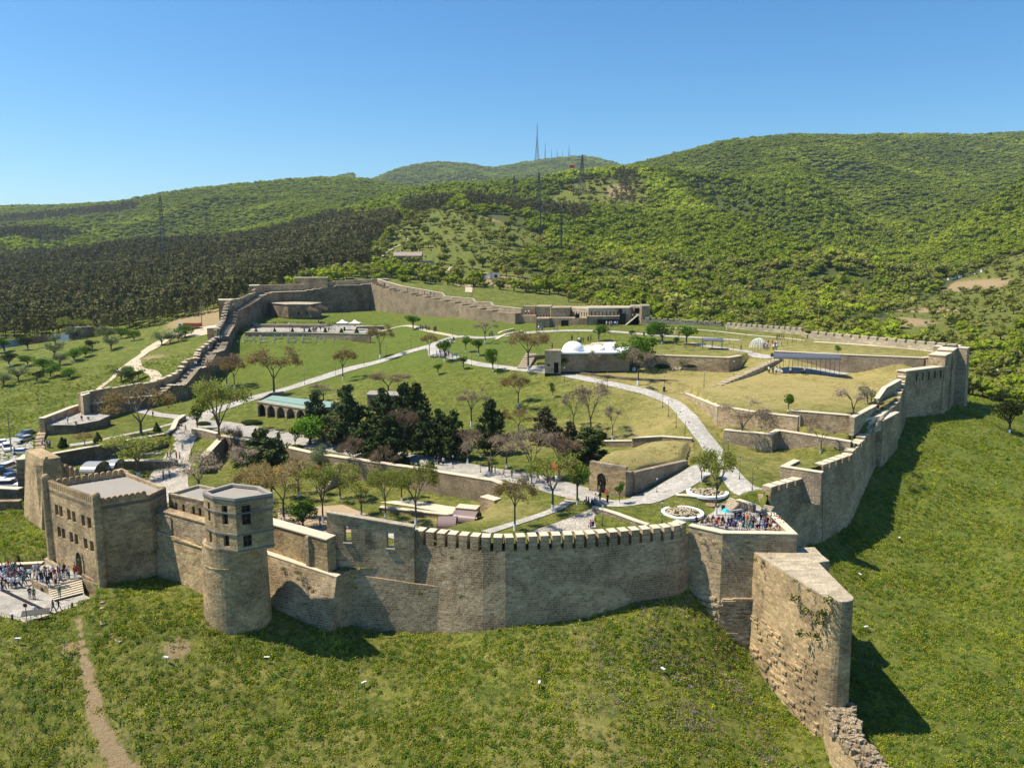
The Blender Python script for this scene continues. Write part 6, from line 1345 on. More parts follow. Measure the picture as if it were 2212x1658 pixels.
TREES = [
 ('U', (306.6, 955), 850, 116, "golden spreading tree on the garden terrace in front of the paved bastion"),
 ('Y', (476, 982), 833, 100, "tall pale yellow green tree with lime washed foot right of the cobbled street"),
 ('O', (426.5, 927), 871, 40, "small round dark olive tree at the top of the cobbled street"),
 ('Y', (299, 1030), 952, 118, "bright yellow green tree behind the gatehouse roof"),
 ('B', (431, 1074), 985, 112, "brown leafless tree between the cobbled street and the round tower"),
 ('U', (183.7, 966), 938, 32, "small reddish sapling between two clipped cones in the left garden"),
 ('P', (573, 1015), 930, 78, "broad dark cedar above the golden trees, left end of the pine walk"),
 ('P', (604, 1012), 940, 26, "narrow dark cedar touching the broad one at the left end of the pine walk"),
 ('P', (684, 935), 852, 52, "dark cedar directly before the teal roof"),
 ('P', (748, 951), 840, 78, "big dark cedar right of the teal roof, tallest of its clump"),
 ('P', (826, 942), 845, 62, "dark cedar hiding the front of the stone hut"),
 ('P', (872, 946), 833, 60, "tall pointed cedar rising over the roof of the stone hut"),
 ('P', (902, 951), 832, 62, "tall ragged cedar just right of the stone hut"),
 ('P', (839, 1000), 902, 76, "dark cedar with white trunk foot beside the round hedge"),
 ('P', (916, 984), 890, 56, "dark cedar behind the two visitors on the pine walk"),
 ('P', (948, 988), 889, 54, "dark cedar in the middle of the pine row over the shaded walk"),
 ('P', (980, 991), 892, 54, "right hand dark cedar of the pine row over the shaded walk"),
 ('P', (1061, 978), 865, 60, "lone tall cedar against the light green slope"),
 ('J', (1178, 955), 881, 62, "brownish ragged juniper at the foot of the slope, left of the big bare tree"),
 ('J', (1232, 990), 912, 46, "dark juniper just below the big bare tree"),
 ('P', (1270, 995), 925, 76, "dense dark cedar left of the grassy cistern roof"),
 ('B', (1056, 1028), 942, 104, "bare wide crowned tree on the lawn edge of the pine walk"),
 ('B', (1147, 1044), 928, 92, "bare tree with dense twigs in the centre of the courtyard walk"),
 ('M', (1208, 1034), 936, 76, "mauve budding tree right behind the red parasol"),
 ('Y', (1193.6, 1104), 984, 100, "large olive leafed tree with white foot next to the three brown steps", ),
 ('G', (1247, 1089), 988.6, 58, "fresh green slender tree left of the cistern doorway"),
 ('U', (1112, 1145), 1033, 82, "golden brown tree with white foot right behind the merlon wall"),
 ('Y', (898.5, 1133), 1009.5, 90, "tree with curved trunk behind the end of the window wall"),
 ('Y', (833, 1121.5), 1016.5, 60, "thin stemmed light green tree behind the window wall"),
 ('Y', (780.7, 1114), 1022, 76, "many stemmed light green tree behind the first window opening"),
 ('Y', (698, 1129), 1009, 72, "olive green tree behind the recessed wall, next to a standing visitor"),
 ('K', (654, 1139.6), 1078, 72, "round bright green bush tree right of the round tower"),
 ('U', (614, 1131), 1006, 96, "golden tree directly right of the round tower roof"),
 ('U', (560, 1115), 1008, 84, "golden tree directly behind the round tower roof"),
 ('U', (588, 1085), 1012, 92, "golden crowned tree behind two others right of the round tower"),
 ('U', (645, 1072), 1000, 84, "golden tree behind the round bright bush tree, before the high rubble wall"),
 ('Y', (735, 1078), 1004, 70, "olive tree left of the slanting stair in the lower court"),
 ('B', (525, 1040), 968, 70, "bare twiggy tree just beyond the octagonal roof"),
 ('M', (830, 1035), 968, 60, "mauve tree touching the middle of the high rubble wall"),
 ('Y', (868, 1082), 1012, 66, "light olive tree in front of the high rubble wall, right part"),
 ('M', (500, 985), 925, 52, "small reddish twiggy tree on the lawn right of the cobbled street"),
 ('J', (720, 960), 905, 50, "brownish juniper between the fresh green tree and the big cedar"),
 ('P', (790, 985), 915, 60, "dark cedar above the mauve tree, overhanging the pine walk"),
 ('M', (1010, 1000), 925, 66, "mauve tree at the right end of the cedar row"),
 ('B', (1095, 1010), 930, 66, "bare tree between the lone tall cedar and the courtyard"),
 ('M', (764, 1028), 949, 56, "small mauve tree in front of the high rubble wall"),
 ('V', (692.7, 1025), 961, 62, "grey green tree left of the slanting stair"),
 ('K', (671, 961), 889, 86, "big fresh green tree in front of the arcaded house"),
 ('O', (638, 967), 913, 30, "small dark round tree at the right end of the arches"),
 ('K', (788.7, 962), 914, 52, "fresh green tree between the dark cedars"),
 ('M', (872.7, 984), 883.5, 66, "mauve budding tree in the middle of the dark cedars"),
 ('U', (592.6, 858), 757, 96, "large double stemmed budding tree on the path above the arcaded house"),
 ('M', (490, 838), 771, 62, "dark reddish tree against the left wall"),
 ('U', (507, 840), 776, 46, "golden tree right beside the dark reddish one near the left wall"),
 ('U', (741, 822), 752, 48, "budding tree halfway up the straight white path"),
 ('U', (821.5, 774), 703.5, 50, "golden topped tree at the path below the marquees"),
 ('U', (927.7, 771), 721, 36, "small golden tree in the fork of the paths"),
 ('B', (688.5, 704), 656.8, 36, "bare tree on the rear lawn, shaded wall behind"),
 ('G', (892.6, 711), 679, 38, "round green tree alone on the rear lawn"),
 ('M', (839, 851), 805, 78, "low wide budding tree above the stone hut"),
 ('B', (699, 872), 829, 56, "bare small tree behind the teal roof"),
 ('G', (960.8, 780), 727, 40, "bushy green tree over the waiting group at the path fork"),
 ('G', (946, 808), 783, 22, "lone green sapling on the central slope"),
 ('G', (1000.8, 797), 767, 28, "small green tree on the slope just below the path"),
 ('G', (1064.8, 803), 752.5, 33, "green tree beside the middle path, left of the big golden one"),
 ('G', (1034, 768), 728.5, 32, "green tree on the lawn above the middle path"),
 ('G', (1006, 760), 723, 26, "slim green tree left of the other two on the upper lawn"),
 ('B', (1047.5, 741), 690, 50, "pale leafless tree before the rough corner of the sunlit wall"),
 ('U', (1140.8, 800), 715, 84, "large spreading tree with white foot left of the bath house door"),
 ('G', (1210, 808), 762, 40, "twin stemmed green tree right of the bath house door"),
 ('B', (1282, 820), 754, 30, "thin bare tree in front of the white domes"),
 ('B', (1378, 832), 753, 66, "bare tree with white foot in front of the walled lawn"),
 ('G', (1369, 800), 730, 88, "wide leaning green tree at the corner of the dome terrace"),
 ('U', (1119.5, 879), 807, 62, "leafing tree on the slope under the middle path"),
 ('B', (1018, 920), 835, 64, "pale bare tree on the green slope right of the cedars"),
 ('G', (1293, 736), 699, 42, "green tree over the walkers behind the white domes"),
 ('G', (1430, 742), 696.5, 52, "green tree near the back walkway with dark shadow under it"),
 ('G', (1408, 737), 705, 26, "smaller green tree leaning on the one by the back walkway"),
 ('G', (1483, 745), 702, 46, "green tree beside the small dark canopy"),
 ('G', (1459, 744), 727, 18, "low green bush left of the small dark canopy"),
 ('G', (1363, 726), 712, 16, "low green bush beside the bench on the back walkway"),
 ('G', (1471, 795), 774, 30, "low green bush before the walled lawn"),
 ('B', (1275, 943), 828, 80, "tallest bare tree on the slope, V shaped crown"),
 ('B', (1239, 925), 850, 50, "bare tree half hidden left of the tallest bare tree"),
 ('B', (1322.6, 950), 876, 44, "slender bare tree with white foot right of the tallest bare tree"),
 ('U', (1120, 940), 882, 66, "golden tree at the bottom of the slope behind the bare courtyard trees"),
 ('G', (1193.7, 858), 826, 13, "tiny green sapling in the middle of the slope"),
 ('B', (1602, 957), 865.5, 96, "wide bare tree with white foot before the right retaining walls"),
 ('B', (1841, 922), 834, 72, "bare twin stemmed tree beside the stairs with the dark clad crowd"),
 ('G', (1702.5, 888), 850, 28, "small green tree on the dry lawn above the retaining wall"),
 ('G', (1873, 872), 838, 30, "green bush beside the dark clad crowd"),
 ('B', (1772.5, 978), 918, 48, "small leafless tree before the bent retaining wall"),
 ('Y', (1546.5, 1113), 975, 78, "leafing tree with white foot between the two rockeries and the crowd"),
 ('Y', (1515, 1041), 984, 46, "green tinged tree in the fork where the paths meet"),
 ('G', (1337.8, 1087), 1037, 24, "thin young tree with sparse leaves in front of the cistern"),
 ('G', (1810, 764), 747, 12, "tiny sapling on the dry upper lawn at the long canopy"),
 ('O', (2180, 935), 865.5, 62, "dark round tree outside the walls at the right picture edge"),
]
for kd, ft, ty, wp, lb in TREES: tree(kd, ft, ty, wp, lb)
# outside, between the left wall and the forest: orchard and scrub
out_left = [(30, 700, 'V'), (20, 790, 'O'), (60, 790, 'G'), (95, 800, 'K'), (130, 790, 'V'), (160, 780, 'K'), (40, 822, 'V'), (80, 826, 'O'), (110, 815, 'G'), (150, 818, 'K'), (8, 835, 'V'), (185, 770, 'K'), (118, 770, 'V'), (200, 756, 'O'), (230, 738, 'V'), (262, 732, 'G'), (290, 735, 'K'), (240, 755, 'V'), (275, 812, 'K'), (262, 822, 'V'), (285, 826, 'O'), (300, 818, 'G'), (350, 745, 'V'), (368, 742, 'V'), (385, 738, 'V'), (400, 728, 'K'), (160, 733, 'V'), (178, 728, 'K'), (120, 745, 'V'), (60, 755, 'O'), (10, 760, 'G')]
rn = random.Random(5); OT = []; out_left.sort(); KC = {}
for i, (x, y, k) in enumerate(out_left):
    s = rn.uniform(.8, 1.2); OT.append(tree(k, (x, y), y - 24 * s, 36 * s, "x", group="orchard trees outside the left wall", variant=i)); OT[-1]["label"] = "%s outside the left wall, %s of its kind from the left" % ({"K": "fresh green orchard tree", "V": "grey green bush", "O": "dark olive bush", "G": "small green tree"}[k], ORD[KC.setdefault(k, [0])[0]]); KC[k][0] += 1
tree('Y', (168, 728), 690, 60, "bright yellow green tree at the forest edge above the corrugated fence")
# clipped cones
def cone_mesh():
    rn = random.Random(3); c = MB(); c.lathe([(.42, .05), (.46, .15), (.3, .5), (.12, .85), (0, 1)], 10)
    for k in range(260):
        z = rn.random(); a = rn.uniform(0, 6.28); r = .47 * (1 - z) + .02; leafq(c, (r * math.cos(a), r * math.sin(a), z), .055, rn)
    return c.mesh("clipped_cone", [L_OLIVE])
CONE = cone_mesh(); cn = ORD
for i, x in enumerate((518, 553.5, 593.5, 632, 669, 703, 737.5, 770.5)):
    g = G(x, 722.5); o = link_mesh("clipped_cone", CONE, None, g, 0, (2.0, 2.0, 2.3)); tag(o, "dark clipped cone on the event terrace edge, %s from the left" % cn[i], "topiary", "clipped cones along the event terrace")
for (x, y, s, lb) in ((135, 965, 2.1, "clipped cone nearest the curved wall in the left garden"), (211.7, 954, 2.1, "clipped cone in the middle of the left garden"), (339, 931, 2.0, "clipped cone near the cobbled street end of the left garden"), (733, 975, 1.6, "slim dark cone beside the fresh green tree on the pine walk"), (904, 1018, 1.8, "small clipped cone on the lawn strip of the pine walk")):
    tag(link_mesh("clipped_cone", CONE, None, G(x, y), 0, (s, s, s * 1.0)), lb, "topiary")
rn = random.Random(9); c = MB(); c.lathe([(.3, 0), (.48, .3), (.46, .6), (.25, .9), (0, 1)], 10)
for k in range(300):
    v = Vector((rn.gauss(0, 1), rn.gauss(0, 1), rn.gauss(0, 1))).normalized() * .5; leafq(c, (v.x, v.y, .5 + v.z), .05, rn)
HEDGE = c.mesh("round_hedge", [L_OLIVE])
tag(link_mesh("round_hedge", HEDGE, None, G(872, 1007), 0, (2.3, 2.3, 1.8)), "round dark hedge ball on the pine walk lawn", "hedge")
tag(link_mesh("round_hedge", HEDGE, None, G(931, 1013), 0, (1.4, 1.4, 1.6)), "small pale bush on the pine walk kerb, right of the hedge ball", "bush")
for i, (x, y, sx, sz, lb) in enumerate(((545, 918, 5, 1.3, "low dark hedge left of the arches"), (1294, 950, 3.2, 1.8, "low spreading dark bush beside the tallest bare tree"), (440, 918, 3.5, .9, "low hedge at the bend of the cobbled street"), (640, 968, 3, .8, "low hedge before the arches"), (1440, 795, 6, 1.2, "wide low dark bushes under the walled lawn"), (1375, 795, 3, 1.0, "dark bush under the leaning green tree"), (1500, 793, 5, .9, "pile of pale stones and bush at the walled lawn"))):
    tag(link_mesh("low_bush", HEDGE, None, G(x, y), 0, (sx, 1.8, sz)), lb, "bush")
# grey letters planted on the slope
glyph = {'D': [(.1, 0, .1, .25), (.1, .25, .9, .25), (.9, .25, .9, 0), (.2, .25, .35, 1), (.35, 1, .75, 1), (.75, 1, .8, .25)], 'E': [(.15, 0, .15, 1), (.15, 0, .85, 0), (.15, .5, .75, .5), (.15, 1, .85, 1)],
 'R': [(.15, 0, .15, 1), (.15, 1, .8, 1), (.8, 1, .8, .5), (.8, .5, .15, .5)], 'B': [(.15, 0, .15, 1), (.15, 1, .85, 1), (.15, .55, .8, .55), (.8, .55, .8, 0), (.8, 0, .15, 0)], 'N': [(.15, 0, .15, 1), (.85, 0, .85, 1), (.15, .5, .85, .5)], 'T': [(.5, 0, .5, 1), (.1, 1, .9, 1)]}
for i, (x, ch, wd) in enumerate(((568, 'D', 3.4), (602, 'E', 2.6), (634, 'R', 2.8), (668, 'B', 2.8), (704, 'E', 2.8), (738, 'N', 2.9), (773, 'T', 2.6))):
    x -= 30 if i == 0 else 30; x = (538, 569, 600.5, 629.5, 661.5, 691, 719)[i]
    b0 = G(x, 740); t0 = G(x + 2, 726); up = (t0 - b0) * 1.0; c = MB(); rn = random.Random(i)
    for (x0, y0, x1, y1) in glyph[ch]:
        n = max(3, int(math.hypot((x1 - x0) * wd, (y1 - y0) * 3) / .35))
        for k in range(n + 1):
            u, v = x0 + (x1 - x0) * k / n, y0 + (y1 - y0) * k / n; pz = b0 + Vector(((u - .5) * wd * 1.35, 0, 0)) + up * v
            zz = zg1(pz.x, pz.y) - b0.z
            for j in range(9): leafq(c, (pz.x - b0.x + rn.gauss(0, .16), pz.y - b0.y + rn.gauss(0, .16), zz + rn.uniform(.05, .7)), .2, rn, .8)
    o = c.build("letter_hedge", m_leaf("leaf_silver", (.28, .30, .27), (.42, .44, .40), .2) if i == 0 else bpy.data.materials["leaf_silver"], None, b0)
    tag(o, "silvery shrub letter on the green slope, %s of the planted word from the left" % cn[i], "planted letter", "planted letters on the slope")
# ------------------------------------------------------------------ forests
def gn_scatter(name, pts, scl, rot, srcs, parent=None, tilt=None):
    me = bpy.data.meshes.new(name); me.vertices.add(len(pts)); me.vertices.foreach_set("co", np.asarray(pts, np.float32).ravel())
    a = me.attributes.new("sc", 'FLOAT_VECTOR', 'POINT'); a.data.foreach_set("vector", np.asarray(scl, np.float32).ravel())
    a = me.attributes.new("rz", 'FLOAT', 'POINT'); a.data.foreach_set("value", np.asarray(rot, np.float32))
    a = me.attributes.new("pick", 'INT', 'POINT'); a.data.foreach_set("value", np.random.randint(0, len(srcs), len(pts)).astype(np.int32))
    me.update(); o = bpy.data.objects.new(name, me); COL.objects.link(o)
    ng = bpy.data.node_groups.new(name, 'GeometryNodeTree'); ng.interface.new_socket("Geometry", in_out='INPUT', socket_type='NodeSocketGeometry'); ng.interface.new_socket("Geometry", in_out='OUTPUT', socket_type='NodeSocketGeometry')
    gi = ng.nodes.new("NodeGroupInput"); go = ng.nodes.new("NodeGroupOutput"); mp = ng.nodes.new("GeometryNodeMeshToPoints"); iop = ng.nodes.new("GeometryNodeInstanceOnPoints")
    g2i = ng.nodes.new("GeometryNodeGeometryToInstance")
    for s in reversed(srcs):
        oi = ng.nodes.new("GeometryNodeObjectInfo"); oi.inputs["Object"].default_value = s; ng.links.new(oi.outputs["Geometry"], g2i.inputs[0])
    def attr(n, t):
        q = ng.nodes.new("GeometryNodeInputNamedAttribute"); q.data_type = t; q.inputs[0].default_value = n; return q.outputs[0]
    cx = ng.nodes.new("ShaderNodeCombineXYZ"); ng.links.new(attr("rz", 'FLOAT'), cx.inputs[2])
    iop.inputs["Pick Instance"].default_value = True
    ng.links.new(gi.outputs[0], mp.inputs[0]); ng.links.new(mp.outputs[0], iop.inputs["Points"]); ng.links.new(g2i.outputs[0], iop.inputs["Instance"])
    ng.links.new(attr("pick", 'INT'), iop.inputs["Instance Index"]); ng.links.new(cx.outputs[0], iop.inputs["Rotation"]); ng.links.new(attr("sc", 'FLOAT_VECTOR'), iop.inputs["Scale"])
    ng.links.new(iop.outputs[0], go.inputs[0]); md = o.modifiers.new("scatter", 'NODES'); md.node_group = ng
    return o
def forest_pine(seed, leaf=None, crown0=.3, n=230):
    rn = random.Random(seed); t = MB(); t.tube([(0, 0, -.05), (.01, 0, .5), (0, 0, .85)], [.022, .015, .006], 4); c = MB()
    for k in range(26):
        z = crown0 + (.97 - crown0) * rn.random() ** .8; R_ = .5 * (1 - max(0, (z - .45) / .62) ** 1.6); a = rn.uniform(0, 6.28); rr = R_ * rn.uniform(.25, 1); q = (rr * math.cos(a), rr * math.sin(a), z)
        for j in range(n // 26): leafq(c, (q[0] + rn.gauss(0, .075), q[1] + rn.gauss(0, .075), q[2] + rn.gauss(0, .03)), rn.uniform(.05, .095), rn, 1.6)
    return t, c
def forest_leafy(seed, n=170, core=.30):
    rn = random.Random(seed); c = MB(); t = MB(); t.tube([(0, 0, -.1), (0, 0, .5)], [.04, .02], 4)
    for k in range(8):
        a, r = rn.uniform(0, 6.28), rn.uniform(.0, .30); z = rn.uniform(.42, .75); cr = rn.uniform(.16, .27)
        rock(c, (r * math.cos(a), r * math.sin(a), z), cr * .80, rn, flatten=.9)
        for j in range(n // 8):
            v = Vector((rn.gauss(0, 1), rn.gauss(0, 1), abs(rn.gauss(0, 1)) - .3)).normalized() * cr; leafq(c, (r * math.cos(a) + v.x, r * math.sin(a) + v.y, min(1, z + v.z)), rn.uniform(.035, .075), rn, .6)
    return t, c
PT = [forest_pine(s) for s in (1, 2, 3, 4)]; LT = [forest_leafy(s) for s in (5, 6, 7, 8)]
PTm = [(t.mesh("trunk", [M_BARK]), c.mesh("crown", [L_FOR])) for t, c in PT]; LTm = [(t.mesh("trunk", [M_BARK]), c.mesh("crown", [L_HILL])) for t, c in LT]; STm = [(t.mesh("trunk", [M_BARK]), c.mesh("crown", [L_SCRUB])) for t, c in LT]
def whole(t, c, leaf, nm):     # trunk and crown in one mesh for the far-off mass
    mb = MB(); mb.v = list(t.v); mb.f = list(t.f); mb.uv = list(t.uv); mb.m = [1] * len(t.f); k = len(mb.v)
    mb.v += c.v; mb.f += [tuple(i + k for i in f) for f in c.f]; mb.uv += c.uv; mb.m += c.m
    return bpy.data.objects.new(nm, mb.mesh(nm, [leaf, M_BARK]))
def individuals(P_, S_, R_, meshes, name, label, group, n):
    for i in range(n):
        th = empty(name, tuple(P_[i]), R_[i], label(P_[i]) if callable(label) else label, "tree", group); tm, cm = meshes[i % len(meshes)]
        for me, nm in ((tm, "trunk"), (cm, "crown")): o = link_mesh(nm, me, th); o.scale = tuple(S_[i])
rs = np.random.RandomState(4)
def jgrid(y0, y1, umax, fs, k=1.0):
    X_, Y_ = [], []; y = y0
    while y < y1:
        s = fs(y) * k; n = int(2 * umax * y / s); x = (np.arange(n) + rs.rand(n)) * s - umax * y; X_.append(x); Y_.append(y + rs.rand(n) * s); y += s
    return np.concatenate(X_), np.concatenate(Y_)
# pines
X, Y = jgrid(300, 1950, .95, lambda y: 5.1 + max(0, y - 500) / 170)
m = in_any(X, Y, PINES) & ~inpoly(X, Y, RING); m &= ~((Y < 345) & (vnoise(X, Y, 9, 2) > .55)); X, Y = X[m], Y[m]
Z = zg(X, Y) - .2; o_ = np.argsort(Y + np.where(np.abs(X / Y) < .72, 0, 2000)); X, Y, Z = X[o_], Y[o_], Z[o_]
H = rs.uniform(7.5, 12.8, len(X)) * np.where(Y > 1000, .95, 1); W_ = H * rs.uniform(.52, .76, len(X)) * (1 + np.maximum(0, Y - 500) / 2500)
S_ = np.stack([W_, W_, H], 1); R_ = rs.rand(len(X)) * 6.28; P_ = np.stack([X, Y, Z], 1)
individuals(P_, S_, R_, PTm, "forest_pine", "dark pine at the near edge of the big forest left of the fortress", "pines at the near edge of the forest", 300)
srcs = [whole(t, c, L_FOR, "pine_shape") for t, c in PT]
tag(gn_scatter("pine_forest", P_[300:], S_[300:], R_[300:], srcs), "dark pine forest covering the plateau left of and behind the fortress", "forest", None, "stuff")
# broadleaf hills
X, Y = jgrid(285, 4600, .95, lambda y: 4.6 + y / 290)
dens = np.ones(len(X)); u_ = X / Y; dens[in_any(X, Y, MEAD)] = .62
dens[(Y < 345) & (u_ < .06)] = 0; pm = in_any(X, Y, PINES)
scr = (Y < 560) & (u_ < .75); dens[scr & (dens > .5)] = .8; nz = vnoise(X, Y, 28, 5); dens = dens * np.where((Y < 620) & (nz > .45), .35, 1)
keep = (rs.rand(len(X)) < dens) & ~pm & ~inpoly(X, Y, RING); keep &= ~((Y < 320) & (u_ < .1))
for (px, Yc, r) in ((1915, 375, 20), (2085, 520, 24), (1060, 408, 18), (745, 385, 16), (1100, 700, 26), (880, 478, 14), (1010, 335, 7), (1360, 470, 5)):
    keep &= ((X - (px - 1106) / F * 1.012 * Yc) ** 2 + (Y - Yc) ** 2 > (r * (.75 + .3 * rs.rand(len(X)))) ** 2)
X, Y = X[keep], Y[keep]; xb, yb = [], []
for i in range(90):   # bushes outside the far right corner
    px, yy_ = rs.uniform(2085, 2290), rs.uniform(205, 285); xb.append((px - 1106) / F * 1.012 * yy_); yb.append(yy_)
X = np.concatenate([X, xb]); Y = np.concatenate([Y, yb])
Z = zg(X, Y) - .4; o_ = np.argsort(Y + np.where(np.abs(X / Y) < .72, 0, 5000)); X, Y, Z = X[o_], Y[o_], Z[o_]
s0 = (4.6 + Y / 290); mead = in_any(X, Y, MEAD)
D_ = s0 * rs.uniform(1.1, 2.0, len(X)) * np.where(mead, .25 + .9 * rs.rand(len(X)) ** 3, 1) * np.where(Y < 560, .85, 1); H = D_ * rs.uniform(.62, .95, len(X)) * np.where(Y > 1200, .6, 1)
S_ = np.stack([D_, D_, H], 1); R_ = rs.rand(len(X)) * 6.28; P_ = np.stack([X, Y, Z], 1)
individuals(P_, S_, R_, LTm[:2] + STm[2:], "hillside_tree", lambda p: "green tree on the slope " + ("behind the sunlit back wall" if p[0] / p[1] < .1 else "behind the pale merlon walls" if p[0] / p[1] < .5 else "outside the far right corner of the walls"), "trees on the near slopes behind the walls", 300)
isfar = np.arange(len(X)) >= 300; sc_m = isfar & ((Y < 620) & (rs.rand(len(X)) < .5) | mead); hl = isfar & ~sc_m
tag(gn_scatter("hillside_wood", P_[hl], S_[hl], R_[hl], [whole(t, c, L_HILL, "leafy_shape") for t, c in LT]), "continuous green broadleaf wood covering the hills", "woodland", None, "stuff")
tag(gn_scatter("hillside_scrub", P_[sc_m], S_[sc_m], R_[sc_m], [whole(t, c, L_SCRUB, "scrub_shape") for t, c in LT]), "pale green scrub scattered over the lower slopes and meadows", "scrub", None, "stuff")
print("PINES/HILL", len(P_))
# ------------------------------------------------------------------ herbs on the banks in front
def herb(seed, mats, n=26, ht=.5, rr=.35, q=.09):
    rn = random.Random(seed); c = MB()
    for k in range(n):
        a, r = rn.uniform(0, 6.28), rr * math.sqrt(rn.random()); z = ht * rn.uniform(.1, 1) * (1 - r / rr * .5); leafq(c, (r * math.cos(a), r * math.sin(a), z), q * rn.uniform(.6, 1.4), rn, .7, m=0 if z < ht * .62 else len(mats) - 1)
    return bpy.data.objects.new("herb_shape", c.mesh("herb", mats))
H_G = m_leaf("herb_green", (.17, .225, .018), (.36, .39, .04), .55, .3, .15); H_Y = m_leaf("herb_yellow", (.26, .25, .03), (.42, .38, .05), .3, .3, .15); H_P = m_leaf("herb_purple", (.24, .17, .19), (.36, .28, .29), .3, .2, .2)
H_D = m_leaf("herb_dry", (.34, .28, .09), (.50, .42, .15), .4, .3, .2); H_B = m_leaf("herb_lush", (.07, .15, .02), (.14, .24, .03), .4, .3, .2)
def bank(n, y0, y1, u0, u1, wfun, ksc):
    Y = np.sqrt(rs.rand(n * 3) * (y1 ** 2 - y0 ** 2) + y0 ** 2); X = (u0 + (u1 - u0) * rs.rand(n * 3)) * Y
    k = (rs.rand(n * 3) < wfun(X, Y)) & ~inpoly(X, Y, RING) & ~inpoly(X, Y, PLZ); X, Y = X[k][:n], Y[k][:n]; Z = zg(X, Y) - .05
    s = rs.uniform(.5, 1.5, len(X)) * ksc; return np.stack([X, Y, Z], 1), np.stack([s, s, s * rs.uniform(.7, 1.3, len(X))], 1), rs.rand(len(X)) * 6.28
fm = P(1400, 1430, 48); cA = lambda x, y: np.clip(blob(x, y, (fm.x + 3, fm.y), 13) * 1.3, 0, 1)
notrk = lambda x, y: ~inpoly(x, y, ribbon(smooth_line([P(a, b, h)[:2] for a, b, h in ((168, 1330, 42.9), (190, 1420, 44.6), (200, 1500, 47), (215, 1570, 49), (255, 1640, 51), (285, 1700, 53))]), 1.6))
g1 = bank(170000, 62, 250, -.75, .95, lambda x, y: np.clip(.55 + .5 * vnoise(x, y, 3.5, 7), .08, 1) * notrk(x, y) * np.clip((120 / y) ** 1.8, 0, 1), .78)
tag(gn_scatter("bank_herbs", *g1, [herb(1, [H_G]), herb(2, [H_G], 34, .35, .5), herb(3, [H_B], 26, .6, .3), herb(4, [H_D], 18, .4, .4, .07)]), "dense green herbs and grass tufts on the banks in front of the walls", "grass", None, "stuff")
g2 = bank(9000, 66, 104, -.3, .5, lambda x, y: cA(x, y) ** 2 * np.clip(.3 + 1.2 * vnoise(x, y, 2.5, 3), 0, 1), .7)
tag(gn_scatter("purple_flowers", *g2, [herb(5, [H_G, H_P], 30, .55, .35, .08), herb(6, [H_P], 20, .5, .3, .07)]), "mauve flowering weeds on the mound below the merlon wall", "flowers", None, "stuff")
g3 = bank(3800, 64, 125, -.75, .95, lambda x, y: np.clip(vnoise(x, y, 6, 9) * 1.6 - .35, 0, 1), .8)
tag(gn_scatter("yellow_flowers", *g3, [herb(7, [H_G, H_Y], 24, .5, .35, .08)]), "patches of yellow flowering weeds on the banks", "flowers", None, "stuff")
nI = 160000; X = rs.uniform(bx.min(), bx.max(), nI); Y = rs.uniform(by.min(), by.max(), nI); k = inpoly(X, Y, RING) & (rs.rand(nI) < np.clip(.35 + .7 * vnoise(X, Y, 4, 8), .05, 1) * np.clip((190 / Y) ** 1.2, 0, 1))
Zc = zg(X, Y); k &= (np.abs(zg(X + .5, Y) - Zc) < .5) & (np.abs(zg(X, Y + .5) - Zc) < .5)
for poly in DRAPED: k &= ~inpoly(X, Y, poly)
X, Y = X[k], Y[k]; s = rs.uniform(.35, 1.1, len(X)) * .75
tag(gn_scatter("lawn_tufts", np.stack([X, Y, zg(X, Y) - .06], 1), np.stack([s * 1.5, s * 1.5, s * .6], 1), rs.rand(len(X)) * 6.28, [herb(21, [H_G], 22, .35, .5, .08), herb(22, [H_D], 18, .35, .5, .08), herb(23, [H_B], 20, .35, .5, .08), herb(24, [H_G], 20, .3, .5, .08)]), "short grass tufts and weeds on the lawns inside the walls", "grass", None, "stuff")
# tufts growing on the masonry
tf = [(R2(840, 800), 97.3), (R2(935, 825), 96), (R2(965, 835), 95.8), (R2(948, 880), 95.3), (R2(1040, 945), 94), (R2(1070, 970), 93.6), (R2(1003, 1065), 93.2), (R2(1365, 868), 94.9), (R2(1380, 940), 94.6), (R2(1866, 990), 94.5), (R3(305, 568), 93.6), (R3(80, 830), 93.9), (R3(375, 850), 93.2), (R3(842, 562), 93.2), (R4(262, 460), 99.2), (R4(278, 510), 98.8), (R4(342, 510), 97.8), (R4(508, 500), 95.8), (R4(478, 583), 95.2), (R4(585, 600), 95.4), (R4(752, 795), 87.7), (R4(805, 860), 85.6), (R4(885, 880), 83.4), (R4(905, 868), 83.0), (R4(870, 920), 83.5), (R4(750, 700), 88.3), (R4(820, 745), 85.5), (R4(850, 985), 84.2), (R4(785, 975), 85.4), (R4(925, 805), 82.9), (R4(545, 590), 95.0), (R4(600, 545), 95.6)]
HB = herb(11, [L_OLIVE, H_G], 60, .7, .45, .10).data
TC = {}; tf.sort(key=lambda q: q[0][0])
for i, ((x, y), Yd) in enumerate(tf):
    big = 1.5 if x > 1700 and y > 1280 else .75
    o = link_mesh("wall_tuft", HB, None, PY(x, y, Yd - .15) - Vector((0, 0, .25)), i, big); wn = "buttress wall" if x < 727 else "window wall" if x < 893 else "merlon wall" if x < 1485 else "terrace bastion" if x < 1640 else "spur bastion"; TC[wn] = TC.get(wn, 0) + 1; tag(o, "green tuft in a joint of the %s, %s from the left" % (wn, ORD[TC[wn] - 1]), "plant", "tufts rooted in the front masonry")
